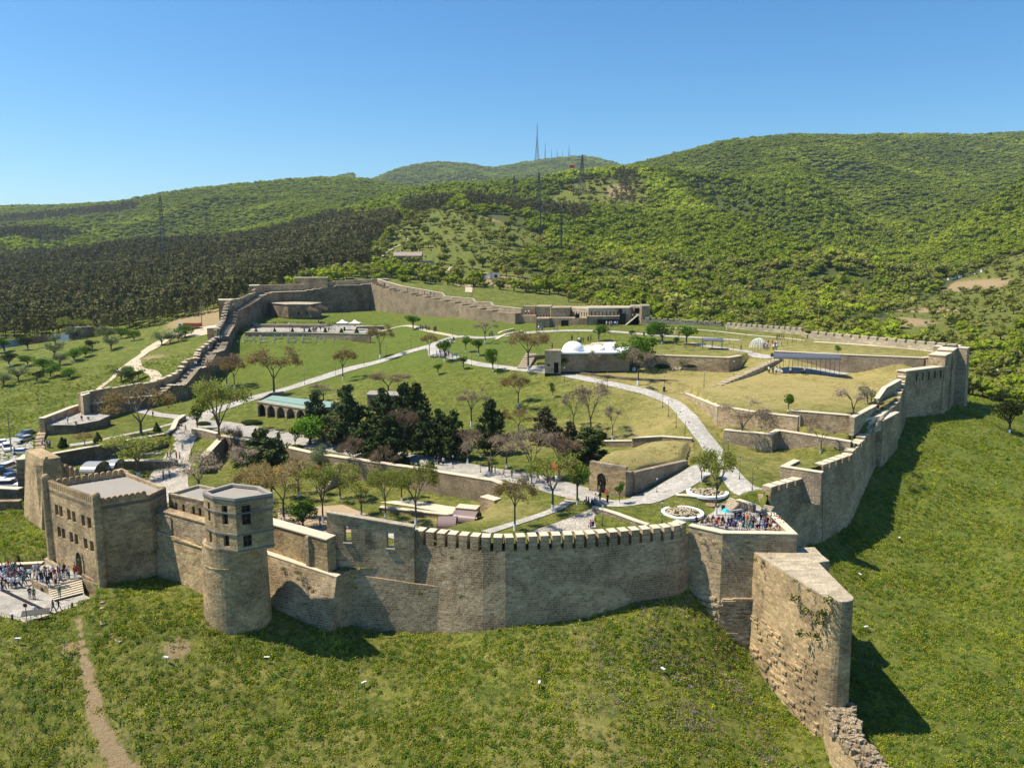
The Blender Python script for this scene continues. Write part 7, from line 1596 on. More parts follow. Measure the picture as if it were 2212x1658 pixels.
# ------------------------------------------------------------------ lamps
def lamp_mesh():
    mb = MB(); mb.tube([(0, 0, 0), (0, 0, .15), (0, 0, .5)], [.11, .10, .06], 8); mb.tube([(0, 0, .5), (0, 0, .93)], [.035, .028], 6); return mb
def lamp(foot, top, label, curved=False, lo=70, group="lamp posts along the paths"):
    g = G(*foot); t = (g - Vector((0, 0, CZ))).length; h = max(2.2, (foot[1] - top) / F * t * 1.03); th = empty("street_lamp", g, 0, label, "street lamp", group)
    mb = MB(); mb.tube([(0, 0, 0), (0, 0, .12 * h), (0, 0, .13 * h)], [.10, .08, .045], 8); mb.tube([(0, 0, .13 * h), (0, 0, h * .94)], [.04, .03], 6); mb.build("post", M_IRON, th)
    if curved:
        for s in (-1, 1) if curved == 2 else (1,):
            mb = MB(); mb.tube([(0, 0, h * .9)] + [(s * .35 * (1 - math.cos(a)), 0, h * .9 + .3 * math.sin(a)) for a in (.5, 1.1, 1.8, 2.5, 2.9)], .022, 5); mb.build("arm", M_IRON, th)
            mb = MB(); mb.lathe([(.13, 0), (.1, .1), (.03, .16)], 8, (s * .69, 0, h * .9 - .08)); mb.build("lamp_shade", M_IRON, th); mb = MB(); mb.lathe([(0, -.1), (.09, -.05), (.1, 0)], 8, (s * .69, 0, h * .9 - .08)); mb.build("bulb", M_LIME, th)
    else:
        mb = MB(); mb.lathe([(.05, 0), (.10, .05), (.13, .32), (.0, .34)], 6, (0, 0, h * .93)); mb.build("lantern", M_LIME, th); mb = MB(); mb.lathe([(.17, 0), (.09, .1), (0, .18)], 6, (0, 0, h * .93 + .33)); mb.build("lamp_cap", M_IRON, th)
LAMPS = [(R6(1830, 640), R6(0, 520)[1], "lamp post halfway along the broad steps"), (R6(2070, 570), R6(0, 440)[1], "lamp post at the upper part of the broad steps"), (R6(1508, 690), R6(0, 570)[1], "lamp post at the bend of the main path, bin beside it"),
 (R6(1050, 650), R6(0, 535)[1], "lamp post on the path left of the bare tree under the domes"), (R6(1495, 810), R6(0, 690)[1], "plain lamp post at the left edge of the wide path bend"),
 (R4(465, 182), R4(0, 75)[1], "lamp post on the grass beside the wide path, near the right wall start"), (R4(405, 60), R4(0, -20)[1], "lamp post on the grass further up the wide path"), (R4(68, 412), R4(0, 300)[1], "lamp post just behind the right end of the merlon row"),
 (R3(1335, 310), R3(0, 120)[1], "tall lamp post among the sitting visitors under the tree"), (R3(1390, 345), R3(0, 200)[1], "tall lamp post right above the merlons, at the cobbled ramp"), (R3(1780, 105), R3(0, 30)[1], "lamp post on the grass in front of the cistern side wall"),
 (Q2(925, 1095), Q2(0, 970)[1], "lamp post on the straight path right of the double stemmed tree"), (Q2(1475, 920), Q2(0, 800)[1], "lamp post in the middle of the straight white path"), (Q2(1685, 835), Q2(0, 725)[1], "lamp post beside the golden topped tree"),
 (Q2(1910, 770), Q2(0, 655)[1], "lamp post near the upper end of the straight path"), (Q2(1212, 1010), Q2(0, 920)[1], "lamp post under the budding tree on the straight path"), (Q2(985, 545), Q2(0, 465)[1], "lamp post beside the bare tree on the rear lawn"),
 (Q2(615, 600), Q2(0, 520)[1], "left lamp post on the event terrace"), (Q2(785, 600), Q2(0, 525)[1], "lamp post on the event terrace beside the bench"), (Q2(313, 830), Q2(0, 700)[1], "lamp post at the slope foot close to the left wall stairs"),
 (Q3(350, 570), Q3(0, 475)[1], "lamp post on the upper lawn near the broken wall corner"), (Q3(215, 530), Q3(0, 455)[1], "lamp post beside the dark walking group on the rear path"), (Q3(715, 845), Q3(0, 760)[1], "lamp post beside the green tree on the middle path"),
 (Q3(502, 805), Q3(0, 715)[1], "lamp post left of the green trees on the middle path"), (Q3(1253, 930), Q3(0, 820)[1], "lamp post below the twin stemmed tree"), (R7(1475, 810), R7(0, 640)[1], "lamp post beside the pine walk between the cedars"), (R7(2095, 925), R7(0, 790)[1], "lamp post on the pine walk lawn strip, right part"), (R7(1873, 890), R7(0, 800)[1], "short lamp post behind the two visitors on the pine walk"), (R1(1330, 440), R1(0, 300)[1], "dark lamp post with slanted panel right of the cobbled street"), (C4(1405, 610), C4(0, 450)[1], "lamp post in the courtyard before the cistern")]
for ft, tp_, lb in LAMPS: lamp(ft, tp_, lb)
for ft, tp_, lb, c in ((R6(1540, 885), R6(0, 750)[1], "curved arm lamp on the wide path, uppermost of three", 1), (R6(1605, 975), R6(0, 835)[1], "curved arm lamp on the wide path, middle of three", 1), (R6(1676, 1055), R6(0, 920)[1], "curved arm lamp on the wide path, lowest of three", 1), (R4(530, 238), R4(0, 118)[1], "lamp with one curved arm on the grass nearest the right wall start", 1)): lamp(ft, tp_, lb, c)
# ------------------------------------------------------------------ benches, bins, planters, parasols
def bench(px, py, rz, label, w=1.8, red=False):
    th = empty("park_bench", G(px, py), rz, label, "bench"); m = M_WOOD
    mb = MB(); mb.box(-w / 2, w / 2, -.25, .22, .40, .46); mb.build("seat", m, th); mb = MB(); mb.box(-w / 2, w / 2, .24, .29, .5, .9); mb.build("backrest", m, th)
    for x in (-w / 2 + .15, w / 2 - .15): mb = MB(); mb.tube([(x, -.2, 0), (x, -.2, .4)], .035, 5); mb.tube([(x, .27, 0), (x, .27, .85)], .035, 5); mb.tube([(x, -.2, .4), (x, .27, .4)], .03, 4); mb.build("leg", M_IRON, th)
for a in ((1170.5, 791, .1, "dark carved bench before the bath house entrance", 2.6), (1367, 722, 0, "dark bench with a pale bag on the back walkway"), (1490, 749, 0, "dark bench left of the small canopy", 3.0), (659, 711.5, 0, "reddish bench on the event terrace, right of two lamp posts", 3.2), (817, 713, 0, "bench at the right end of the event terrace", 2.4), (802, 714.5, 0, "bench behind the eighth clipped cone", 2.4), (1302, 1044.5, 0, "low dark bench by the cistern door", 1.5)): bench(*a)
def bin_(px, py, label, hgt=.9):
    th = empty("litter_bin", G(px, py), 0, label, "bin"); mb = MB(); mb.lathe([(.24, .08), (.28, hgt), (.2, hgt), (.18, .2)], 10); mb.build("bin_body", M_IRON, th); mb = MB(); mb.box(-.3, .3, -.05, .05, 0, .1); mb.build("stand", M_IRON, th)
bin_(1562, 1104, "dark bin beside the white trunk foot at the crowded terrace"); bin_(1434.5, 844, "dark bin at the bend of the main path"); bin_(980, 734, "small dark bin at the path fork on the upper lawn"); bin_(1391, 724, "dark bin at the right end of the back walkway")
def planter(p, label):
    mb = MB(); mb.lathe([(.18, 0), (.2, .1), (.14, .2), (.35, .5), (.42, .62), (.3, .62), (.25, .45)], 12); tag(mb.build("stone_planter", S_PALE, None, p), label, "planter")
for (x, y), lb in ((C3(1230, 345), "empty stone planter at the front edge of the paved bastion"), (C3(1430, 270), "empty stone planter near the right edge of the paved bastion")): q_ = pt(x, y, 35.25); planter((q_[0], q_[1], CZ - 35.25), lb)
for i, (x, y) in enumerate(((392, 921), (386, 928), (455, 937), (448, 934), (700, 988), (722, 990))): planter(G(x, y), "stone planter on the wall beside the cobbled street or pine walk, %s of six" % ("first second third fourth fifth sixth".split()[i]))
M_RED = m_plain("red_canvas", (.55, .05, .03), .7); M_CYAN = m_plain("cyan_canvas", (.05, .55, .60), .6)
def parasol(g, r, h, mat, label, name="parasol"):
    th = empty(name, g, 0, label, "parasol"); mb = MB(); mb.lathe([(r, h - .45), (r * .55, h - .15), (0, h)], 8); mb.lathe([(r * .98, h - .47), (r * .55, h - .18), (0, h - .04)][::-1], 8); mb.build("canopy", mat, th); mb = MB(); mb.tube([(0, 0, 0), (0, 0, h)], .03, 6); mb.build("pole", M_IRON, th)
parasol(G(1196, 1035), 1.9, 2.6, M_RED, "red market parasol in the courtyard behind the golden tree")
g_ = Vector((*pt(1566, 1126, 36.2), CZ - 36.3)); parasol(g_, .55, 2.05, M_CYAN, "small cyan sun umbrella held up in the terrace crowd", "sun_umbrella")
# ------------------------------------------------------------------ cannons on wheels by the arcade
for (x, y), lb in ((R7(395, 590), "old cannon on two wheels by the arches, left of two"), (R7(485, 605), "old cannon on two wheels by the arches, right of two")):
    th = empty("cannon", G(x, y), .4, lb, "cannon"); mb = MB(); mb.tube([(-1.2, 0, .75), (.9, 0, .85)], [.13, .09], 10); mb.build("barrel", M_IRON, th); mb = MB(); mb.tube([(-1.4, 0, .1), (0, 0, .62)], .07, 5); mb.build("carriage", M_WOOD, th)
    for s in (-.4, .4):
        mb = MB(); mb.tube([(.5 * math.cos(a), s, .52 + .5 * math.sin(a)) for a in [6.283 * k / 14 for k in range(15)]], .045, 5, cap=False)
        for k in range(8): a = 6.283 * k / 8; mb.tube([(0, s, .52), (.48 * math.cos(a), s, .52 + .48 * math.sin(a))], .02, 4)
        mb.build("wheel", M_WOOD, th)
# ------------------------------------------------------------------ cars and the tipper truck
def paint(name, c): m, nt, b = newmat(name, .25); b.inputs["Base Color"].default_value = (*c, 1); b.inputs["Specular IOR Level"].default_value = .6; b.inputs["Coat Weight"].default_value = .6; return m
M_GLASS, _n, _b = newmat("car_glass", .08); _b.inputs["Base Color"].default_value = (.02, .03, .05, 1); _b.inputs["Specular IOR Level"].default_value = .8
M_TYRE = m_plain("tyre", (.02, .02, .02), .9); M_HEAD = m_plain("headlamp", (.8, .8, .75), .2)
CARP = {n: paint("paint_" + n, c) for n, c in dict(white=(.80, .80, .80), silver=(.45, .47, .5), black=(.015, .015, .02), blue=(.03, .05, .22), grey=(.12, .14, .17)).items()}
def car(px, py, rz, col, label, suv=False):
    g = G(px, py); th = empty("parked_car", g, rz, label, "car", "cars in the car park"); L, W_, H = (4.6, 1.85, 1.75) if suv else (4.4, 1.75, 1.42)
    bel = .95 if suv else .82
    prof = [(-L / 2, .35), (-L / 2, bel - .08), (-L / 2 + .12, bel), (L / 2 - 1.25, bel), (L / 2 - .15, bel - .14), (L / 2, bel - .3), (L / 2, .35)]
    def shell(mb, pr, w0, w1):
        n = len(pr); zm = max(p[1] for p in pr)
        wy = lambda z: w0 + (w1 - w0) * (z - pr[0][1]) / (zm - pr[0][1] + 1e-6)
        for i in range(n):
            j = (i + 1) % n; (x0, z0), (x1, z1) = pr[i], pr[j]; mb.face([(x0, -wy(z0), z0), (x1, -wy(z1), z1), (x1, wy(z1), z1), (x0, wy(z0), z0)])
        mb.face([(x, -wy(z), z) for x, z in pr][::-1]); mb.face([(x, wy(z), z) for x, z in pr])
    mb = MB(); shell(mb, prof, W_ / 2, W_ / 2 * .97); mb.build("body", CARP[col], th)
    r0, r1 = (-L / 2 + .15, L / 2 - 1.75) if suv else (-L / 2 + .75, L / 2 - 1.9)
    mb = MB(); shell(mb, [(-L / 2 + .1 if suv else -L / 2 + .35, bel), (r0 + .15, H - .12), (r1, H - .12), (L / 2 - 1.2, bel)], W_ / 2 * .93, W_ / 2 * .78); mb.build("windows", M_GLASS, th)
    mb = MB(); mb.box(r0 + .1, r1 + .05, -W_ / 2 * .78, W_ / 2 * .78, H - .13, H - .03); mb.build("roof", CARP[col], th)
    for x in (-L / 2 + .8, L / 2 - .85):
        for s in (-1, 1):
            mb = MB(); mb.lathe([(0, -.1), (.22, -.1), (.32, -.09), (.32, .09), (.22, .1), (0, .1)], 12); o = mb.build("wheel", M_TYRE, th, (x, s * (W_ / 2 - .06), .32)); o.rotation_euler = (R(90), 0, 0)
    for s in (-1, 1): mb = MB(); mb.box(L / 2 - .03, L / 2 + .01, -.17, .17, -.06, .06); mb.build("headlight", M_HEAD, th, (0, s * W_ * .34, bel - .26))
for (x, y), a, c, lb, sv in ((C3(130, 770), -.9, "white", "white estate car with dark rear window in the car park", 1), (C3(50, 690), -.9, "white", "white car half hidden behind the white estate car", 0), (C3(400, 620), -1.9, "silver", "silver blue car on the dirt edge of the car park", 0), (C3(420, 530), -1.9, "grey", "dark grey car parked uppermost at the grass edge", 0),
    (C3(380, 830), .15, "white", "white car right behind the tall battered wall", 0), (C3(160, 1075), 1.5, "white", "white car alone in the middle of the car park", 1), (C3(10, 1160), .6, "black", "black car at the very left edge", 1), (C3(200, 1230), 1.3, "blue", "dark blue car with glaring windscreen", 0), (C3(50, 1320), .2, "white", "white saloon at the bottom left of the car park", 0), (C3(215, 1330), .35, "white", "white saloon next to the dark flanking block", 0), (C3(150, 1378), .1, "white", "white van roof just above the low wall", 1)):
    car(x, y, a, c, lb, sv)
g = G(*Q1(1755, 592)); th = empty("tipper_truck", g, math.pi - .12, "tipper truck with white cab and rust red body on the pale track", "truck")
mb = MB(); mb.box(-4.2, 1.6, -1.15, 1.15, 1.3, 2.7); mb.box(-4.35, 1.75, -1.25, 1.25, 2.6, 2.75); mb.build("tipping_body", m_plain("rust_red", (.30, .10, .05), .8, 0, .3), th); mb = MB(); mb.box(-4.2, 3.7, -.45, .45, .75, 1.1); mb.build("chassis", M_IRON, th)
mb = MB(); mb.prism([(2.0, -1.15), (3.9, -1.15), (3.9, 1.15), (2.0, 1.15)], .8, 2.75); mb.build("cab", CARP["white"], th); mb = MB(); mb.box(3.88, 3.95, -1.0, 1.0, 1.8, 2.5); mb.box(2.5, 3.5, -1.18, 1.18, 1.8, 2.5); mb.build("windscreen", M_GLASS, th)
for x in (-3.2, -1.9, 2.9):
    for s in (-1, 1): mb = MB(); mb.lathe([(0, -.15), (.5, -.15), (.5, .15), (0, .15)], 14); o = mb.build("wheel", M_TYRE, th, (x, s * 1.0, .5)); o.rotation_euler = (R(90), 0, 0)
# ------------------------------------------------------------------ people
def person_mesh(pose, seed=0):
    """one continuous skinned body, 1.72 m tall, facing -Y"""
    v, e, r = [], [], []
    def add(p, rad, par=None):
        v.append(p); r.append(rad if isinstance(rad, tuple) else (rad, rad))
        if par is not None: e.append((par, len(v) - 1))
        return len(v) - 1
    P_ = POSES[pose]; dz = P_.get("dz", 0); lean = P_.get("lean", 0)
    pel = add((0, 0, .93 + dz), (.155, .115)); ab = add((0, -lean * .25, 1.08 + dz), (.14, .105), pel); ch = add((0, -lean * .6, 1.30 + dz), (.175, .115), ab); nb = add((0, -lean * .85, 1.44 + dz), (.075, .065), ch); nk = add((0, -lean * .9, 1.50 + dz), .055, nb)
    hd = add((0, -lean - .015, 1.60 + dz), (.085, .10), nk); tp_ = add((0, -lean - .005, 1.69 + dz), (.07, .08), hd)
    for s, (hip, knee, ank, toe) in ((1, P_["L"]), (-1, P_["R"])):
        h = add((s * .095, 0, .86 + dz), (.095, .10), pel); k = add(tuple(Vector(knee)), (.062, .066), h); mid = Vector(knee).lerp(Vector(ank), .35); m_ = add(tuple(mid), (.056, .06), k); a = add(ank, (.038, .042), m_); add(toe, (.04, .032), a)
    for s, (elb, wr, hnd) in ((1, P_["AL"]), (-1, P_["AR"])):
        sh = add((s * .165, -lean * .75, 1.40 + dz), .062, ch); el = add(tuple(Vector(elb) + Vector((0, 0, dz))), .043, sh); w_ = add(tuple(Vector(wr) + Vector((0, 0, dz))), .028, el); hv = Vector(hnd) + Vector((0, 0, dz)); d = (hv - v3(v[w_])).normalized()
        pm = add(tuple(v3(v[w_]) + d * .07), (.036, .020), w_); side = d.cross(Vector((0, 1, 0))); side = side.normalized() if side.length > .1 else Vector((1, 0, 0))
        for j, ln in enumerate((.065, .075, .07, .055)):
            b_ = v3(v[pm]) + side * (j - 1.5) * .019; f1 = add(tuple(b_ + d * ln * .6), .0085, pm); add(tuple(b_ + d * ln + Vector((0, -.012, 0))), .0075, f1)
        add(tuple(v3(v[w_]) + d * .05 - side * .045), .010, pm)
    me = bpy.data.meshes.new("p"); me.from_pydata(v, e, []); o = bpy.data.objects.new("p", me); COL.objects.link(o)
    md = o.modifiers.new("skin", 'SKIN'); md.use_smooth_shade = True
    for i, sv in enumerate(me.skin_vertices[0].data): sv.radius = r[i]
    me.skin_vertices[0].data[0].use_root = True; ss = o.modifiers.new("sub", 'SUBSURF'); ss.levels = 1
    bpy.context.view_layer.update(); ev = o.evaluated_get(bpy.context.evaluated_depsgraph_get()); m2 = bpy.data.meshes.new_from_object(ev); m2.name = "person_" + pose
    bpy.data.objects.remove(o)
    # nose and hair relief; material zones: 0 skin 1 top 2 legs 3 hair 4 shoes
    bm = bmesh.new(); bm.from_mesh(m2); hy = -lean
    for bv in bm.verts:
        z = bv.co.z - dz; rad = math.hypot(bv.co.x, bv.co.y - hy)
        if z > 1.62 or (z > 1.5 and bv.co.y - hy > .015): bv.co += (bv.co - Vector((0, hy, 1.6 + dz))).normalized() * .018
        if abs(bv.co.x) < .02 and 1.565 < z < 1.61 and bv.co.y < hy - .07: bv.co.y -= .018
    long_hair = P_.get("hair", 0); skirt = P_.get("skirt", 0)
    for f in bm.faces:
        c = f.calc_center_median(); z = c.z - dz; y = c.y - hy
        if z > 1.50: m = 3 if (z > 1.655 or y > .01) else 0
        elif z > 1.455: m = 3 if (long_hair and y > 0) else 0
        elif c.z < .09: m = 4
        elif z > .90: m = 1
        else: m = 2
        ax = abs(c.x)
        if 1 == m or m == 2:
            for s in (1, -1):
                w_ = Vector(P_["AL" if s == 1 else "AR"][1]) + Vector((0, 0, dz)); el = Vector(P_["AL" if s == 1 else "AR"][0]) + Vector((0, 0, dz))
                if (c - w_).length < .15: m = 0
                elif P_.get("short", 1) and (c - el).length < .06: m = 0
                elif (c - el.lerp(w_, .5)).length < .10: m = 0 if P_.get("short", 1) else 1
                elif (c - el).length < .12 and z < 1.3: m = 1
        f.material_index = m; f.smooth = True
    bm.to_mesh(m2); bm.free()
    while len(m2.materials) < 5: m2.materials.append(None)
    return m2
def v3(a): return Vector(a)
ARM = ((.23, .02, 1.13), (.24, -.06, .90), (.24, -.08, .80)); ARMR = tuple((-x, y, z) for x, y, z in ARM)
LEG = (None, (.10, -.01, .48), (.10, .02, .08), (.11, -.12, .04)); LEGR = (None, (-.10, -.01, .48), (-.10, .02, .08), (-.11, -.12, .04))
POSES = {
 "stand": dict(L=LEG, R=LEGR, AL=ARM, AR=ARMR),
 "phone": dict(L=LEG, R=(None, (-.13, -.03, .48), (-.15, .02, .08), (-.17, -.12, .04)), AL=((.25, -.02, 1.14), (.12, -.26, 1.25), (.05, -.32, 1.33)), AR=((-.25, -.02, 1.14), (-.12, -.24, 1.22), (-.05, -.31, 1.28))),
 "folded": dict(L=LEG, R=LEGR, AL=((.25, -.02, 1.14), (.0, -.19, 1.16), (-.10, -.18, 1.17)), AR=((-.25, -.02, 1.14), (.0, -.20, 1.22), (.10, -.19, 1.22)), short=0),
 "walk": dict(L=(None, (.10, -.22, .50), (.10, -.28, .10), (.10, -.42, .07)), R=(None, (-.10, .10, .48), (-.10, .36, .16), (-.10, .28, .05)), AL=((.22, .14, 1.14), (.22, .16, .92), (.21, .14, .82)), AR=((-.22, -.10, 1.14), (-.20, -.26, .96), (-.19, -.33, .90)), lean=.03),
 "stride": dict(L=(None, (.10, .10, .48), (.10, .34, .14), (.10, .26, .05)), R=(None, (-.10, -.20, .50), (-.10, -.26, .10), (-.10, -.40, .06)), AL=((.22, -.12, 1.14), (.19, -.28, .98), (.17, -.34, .93)), AR=((-.22, .13, 1.14), (-.22, .15, .92), (-.21, .13, .82)), lean=.03, short=0),
 "sit": dict(L=(None, (.13, -.42, .50), (.13, -.44, .10), (.13, -.56, .05)), R=(None, (-.13, -.42, .50), (-.13, -.46, .10), (-.13, -.58, .05)), AL=((.23, -.08, 1.15), (.12, -.32, 1.03), (.08, -.40, 1.02)), AR=((-.23, -.08, 1.15), (-.12, -.32, 1.03), (-.08, -.40, 1.02)), dz=-.42, lean=.06),
 "gown": dict(L=LEG, R=LEGR, AL=((.27, -.01, 1.14), (.22, -.14, .96), (.20, -.2, .88)), AR=ARMR, hair=1, skirt=1),
}
PM = {k: person_mesh(k) for k in POSES}
# a wide floor length skirt as a child for the gowned figures
mb = MB(); mb.lathe([(.46, .03), (.36, .45), (.24, .85), (.165, 1.02), (.15, 1.05)], 18); SKIRT = mb.mesh("skirt", [None])
CL = {n: m_plain("cloth_" + n.replace(" ", "_"), c, .85, 0, .08) for n, c in {"white": (.75, .75, .76), "black": (.012, .012, .014), "navy": (.015, .025, .08), "red": (.42, .015, .02), "blue": (.04, .12, .42), "light blue": (.35, .50, .70), "grey": (.22, .23, .25), "beige": (.50, .40, .28), "pink": (.60, .30, .35), "orange": (.65, .22, .06), "green": (.06, .16, .07), "purple": (.14, .05, .18), "teal": (.03, .20, .22), "denim": (.05, .09, .20), "brown": (.12, .07, .04)}.items()}
HAIR = {n: m_plain("hair_" + n, c, .6) for n, c in {"dark": (.012, .009, .008), "brown": (.05, .028, .015), "grey": (.3, .3, .3)}.items()}; SKIN = m_plain("skin", (.48, .29, .20), .6, 0, .05); SHOE = m_plain("shoe_leather", (.03, .03, .03), .6)
PEOPLE = []
prn = random.Random(77)
def person(p, rz, pose, top, leg, where, group, hair=None, sc=1.0):
    if pose == "gown": leg = top
    o = link_mesh("person", PM[pose], None, p, rz, sc * prn.uniform(.94, 1.04)); hair = hair or prn.choice(["dark", "dark", "dark", "brown", "grey"] if prn.random() < .5 else ["dark", "brown"])
    for i, m in enumerate((SKIN, CL[top], CL[leg], HAIR[hair], SHOE)):
        if PM[pose].materials[i] is None: PM[pose].materials[i] = m
        o.material_slots[i].link = 'OBJECT'; o.material_slots[i].material = m
    if pose == "gown":
        s = link_mesh("skirt", SKIRT, o); 
        if SKIRT.materials[0] is None: SKIRT.materials[0] = CL[top]
        s.material_slots[0].link = 'OBJECT'; s.material_slots[0].material = CL[top]
    verb = {"stand": "standing", "phone": "holding up both hands", "folded": "standing with folded arms", "walk": "walking", "stride": "striding", "sit": "sitting", "gown": "standing"}[pose]
    cl = "long %s dress" % top if pose == "gown" else ("%s clothes" % top if top == leg else "%s top and %s trousers" % (top, leg))
    o["category"] = "person"; o["group"] = group; PEOPLE.append((o, "person in %s %s" % (cl, verb), where, p[0])); return o
TOPS = ["white"] * 6 + ["black"] * 6 + ["navy"] * 3 + ["light blue", "blue", "grey", "grey", "beige", "pink", "red", "purple", "teal", "brown"]; LEGS = ["black"] * 5 + ["denim"] * 5 + ["navy"] * 3 + ["grey", "beige", "white"]
def rp(p, where, group, rz=None, poses=("stand", "phone", "folded", "walk", "stride"), tops=TOPS, legs=LEGS):
    return person(p, prn.uniform(0, 6.28) if rz is None else rz + prn.gauss(0, .4), prn.choice(poses), prn.choice(tops), prn.choice(legs), where, group)
# crowd at the entrance
def onplaza(px, py, h=42.95): q_ = pt(px, py, h); return (q_[0], q_[1], CZ - h)
ent = "in the crowd on the entrance plaza"
for x, y in ((35, 690), (70, 690), (30, 540), (60, 560), (100, 600), (150, 640), (180, 650), (215, 640), (240, 620), (280, 630), (300, 640), (130, 560), (165, 590), (200, 560), (80, 500), (120, 480), (160, 470), (20, 470), (45, 440), (230, 500), (260, 470), (300, 480), (360, 610), (375, 600), (330, 520), (350, 470), (390, 520), (420, 530), (440, 500), (180, 420), (210, 430), (240, 400), (290, 450), (-30, 560), (-60, 620), (-50, 480), (-90, 540), (-20, 640), (330, 430), (95, 430), (140, 400)): rp(onplaza(*C1(x, y)), ent, "visitors at the entrance")
plat = "on the raised platform by the arched gate"
for x, y in ((475, 505), (545, 500), (580, 540), (640, 560), (655, 545), (690, 500), (710, 470), (760, 500), (790, 560), (730, 620), (760, 615), (860, 600), (870, 560), (900, 470), (925, 440), (980, 500), (945, 580), (1050, 500), (1070, 495), (1160, 480), (1190, 490), (920, 520), (820, 480), (600, 440), (540, 440), (850, 520), (1000, 440), (1165, 420)): rp(onplaza(*C1(x, y), 41.95), plat, "visitors at the entrance")
def onat(x, y): return tuple(G(x, y))
person(onplaza(*C1(465, 810)), 1.0, "folded", "black", "grey", "beside a taller companion left of the small niche", "visitors at the entrance"); person(onplaza(*C1(530, 825)), 3.4, "stand", "green", "black", "left of the small niche, taller of two", "visitors at the entrance")
person(onplaza(*C1(545, 1085)), 3.1, "stand", "white", "navy", "behind the slanted notice board", "visitors at the entrance"); person(onplaza(*C1(825, 1025)), 2.6, "stride", "navy", "navy", "at the plaza kerb, left of a second walker", "visitors at the entrance"); person(onplaza(*C1(910, 995)), 2.4, "walk", "black", "black", "at the plaza kerb, right of a second walker", "visitors at the entrance")
person(onplaza(*C1(925, 790), 42.6), 0, "stand", "green", "grey", "on the entrance stairs", "visitors at the entrance")
# crowd on the corner terrace: seated along the parapet, some standing
terr = "in the crowd on the corner terrace"
def onter(px, py, h=36.25): q_ = pt(px, py, h); return (q_[0], q_[1], CZ - h)
for x, y, tp_ in ((530, 655, "orange"), (500, 660, "grey"), (590, 665, "brown"), (620, 680, "beige"), (665, 690, "red"), (735, 705, "beige"), (775, 710, "brown"), (830, 722, "blue"), (885, 725, "navy"), (925, 722, "purple"), (965, 728, "navy"), (1020, 725, "beige"), (1045, 735, "white"), (1090, 735, "brown"), (1150, 745, "teal"), (1180, 750, "teal"), (1240, 750, "teal"), (1310, 765, "navy"), (1345, 758, "navy"), (1395, 745, "light blue"), (1430, 748, "blue"), (1470, 745, "navy"), (1520, 758, "black"), (1590, 760, "white"), (1625, 765, "beige"), (1680, 755, "pink"), (1740, 745, "light blue"), (1780, 745, "white"), (690, 640, "red"), (600, 630, "purple"), (1700, 700, "red"), (850, 660, "black"), (905, 650, "navy"), (760, 650, "black"), (1200, 680, "beige"), (1245, 690, "black"), (1340, 670, "white"), (1370, 690, "white"), (1440, 680, "navy"), (1480, 660, "black"), (1560, 690, "orange"), (1600, 700, "navy")):
    q_ = onter(*C2(x, y - 10), 36.1); person(q_, prn.uniform(2.4, 3.9) if prn.random() < .6 else prn.uniform(-.6, .6), "sit", tp_, prn.choice(LEGS), terr + ", seated", "visitors on the corner terrace")
for x, y, ps, tp_, lg in ((960, 590, "stand", "black", "denim"), (1010, 600, "folded", "navy", "denim"), (1045, 590, "phone", "black", "denim"), (1140, 640, "phone", "orange", "beige"), (1100, 620, "folded", "navy", "black"), (1200, 650, "phone", "beige", "white"), (1250, 680, "folded", "navy", "black"), (1180, 640, "stand", "grey", "brown"), (1375, 600, "folded", "black", "black"), (1350, 690, "stand", "white", "light blue"), (1435, 690, "phone", "purple", "grey"), (1470, 640, "stand", "black", "black"), (1535, 640, "stand", "black", "denim"), (1580, 640, "phone", "white", "white"), (1620, 650, "walk", "brown", "black"), (1660, 680, "phone", "red", "red")):
    person(onter(*C2(x, y)), prn.uniform(0, 6.28), ps, tp_, lg, terr, "visitors on the corner terrace")
person(onter(*C2(330, 640), 36.1), 3.0, "sit", "navy", "black", "alone on the parapet left of the terrace crowd", "visitors on the corner terrace"); person(onter(*C2(420, 660), 36.1), 3.0, "sit", "brown", "black", "second from the left on the terrace parapet", "visitors on the corner terrace")
# cistern group and courtyard
g_ = "visitors inside the walls"
for x, y, ps, a, b in ((1265 + 11, 1052, "stand", "black", "denim"), (1281, 1056, "walk", "light blue", "denim"), (1284, 1057, "stand", "navy", "black"), (1288, 1055, "stand", "white", "beige"), (1299, 1057, "gown", "black", "black"), (1303, 1057, "stand", "black", "black"), (1306, 1055, "gown", "black", "black"), (1312, 1059, "gown", "red", "red"), (1297, 1052, "stand", "navy", "black"), (1290, 1050, "stand", "black", "navy"), (1312, 1085, "stand", "black", "black"), (1296, 1080, "stand", "black", "navy")):
    person(onat(x, y + 3), prn.uniform(0, 6.28), ps, a, b, "before the pointed doorway of the cistern", g_)
for x, y, a in ((1272, 1091, "purple"), (1278, 1092, "navy"), (1284, 1090, "light blue"), (1290, 1091, "beige"), (1267, 1088, "grey"), (1281, 1141, "black"), (1276, 1142, "pink")): person(onat(x, y), prn.uniform(0, 6.28), "sit", a, "black", "in the tree shade by the tall lamp" if y < 1120 else "just above the merlons at the cobbled ramp", g_)
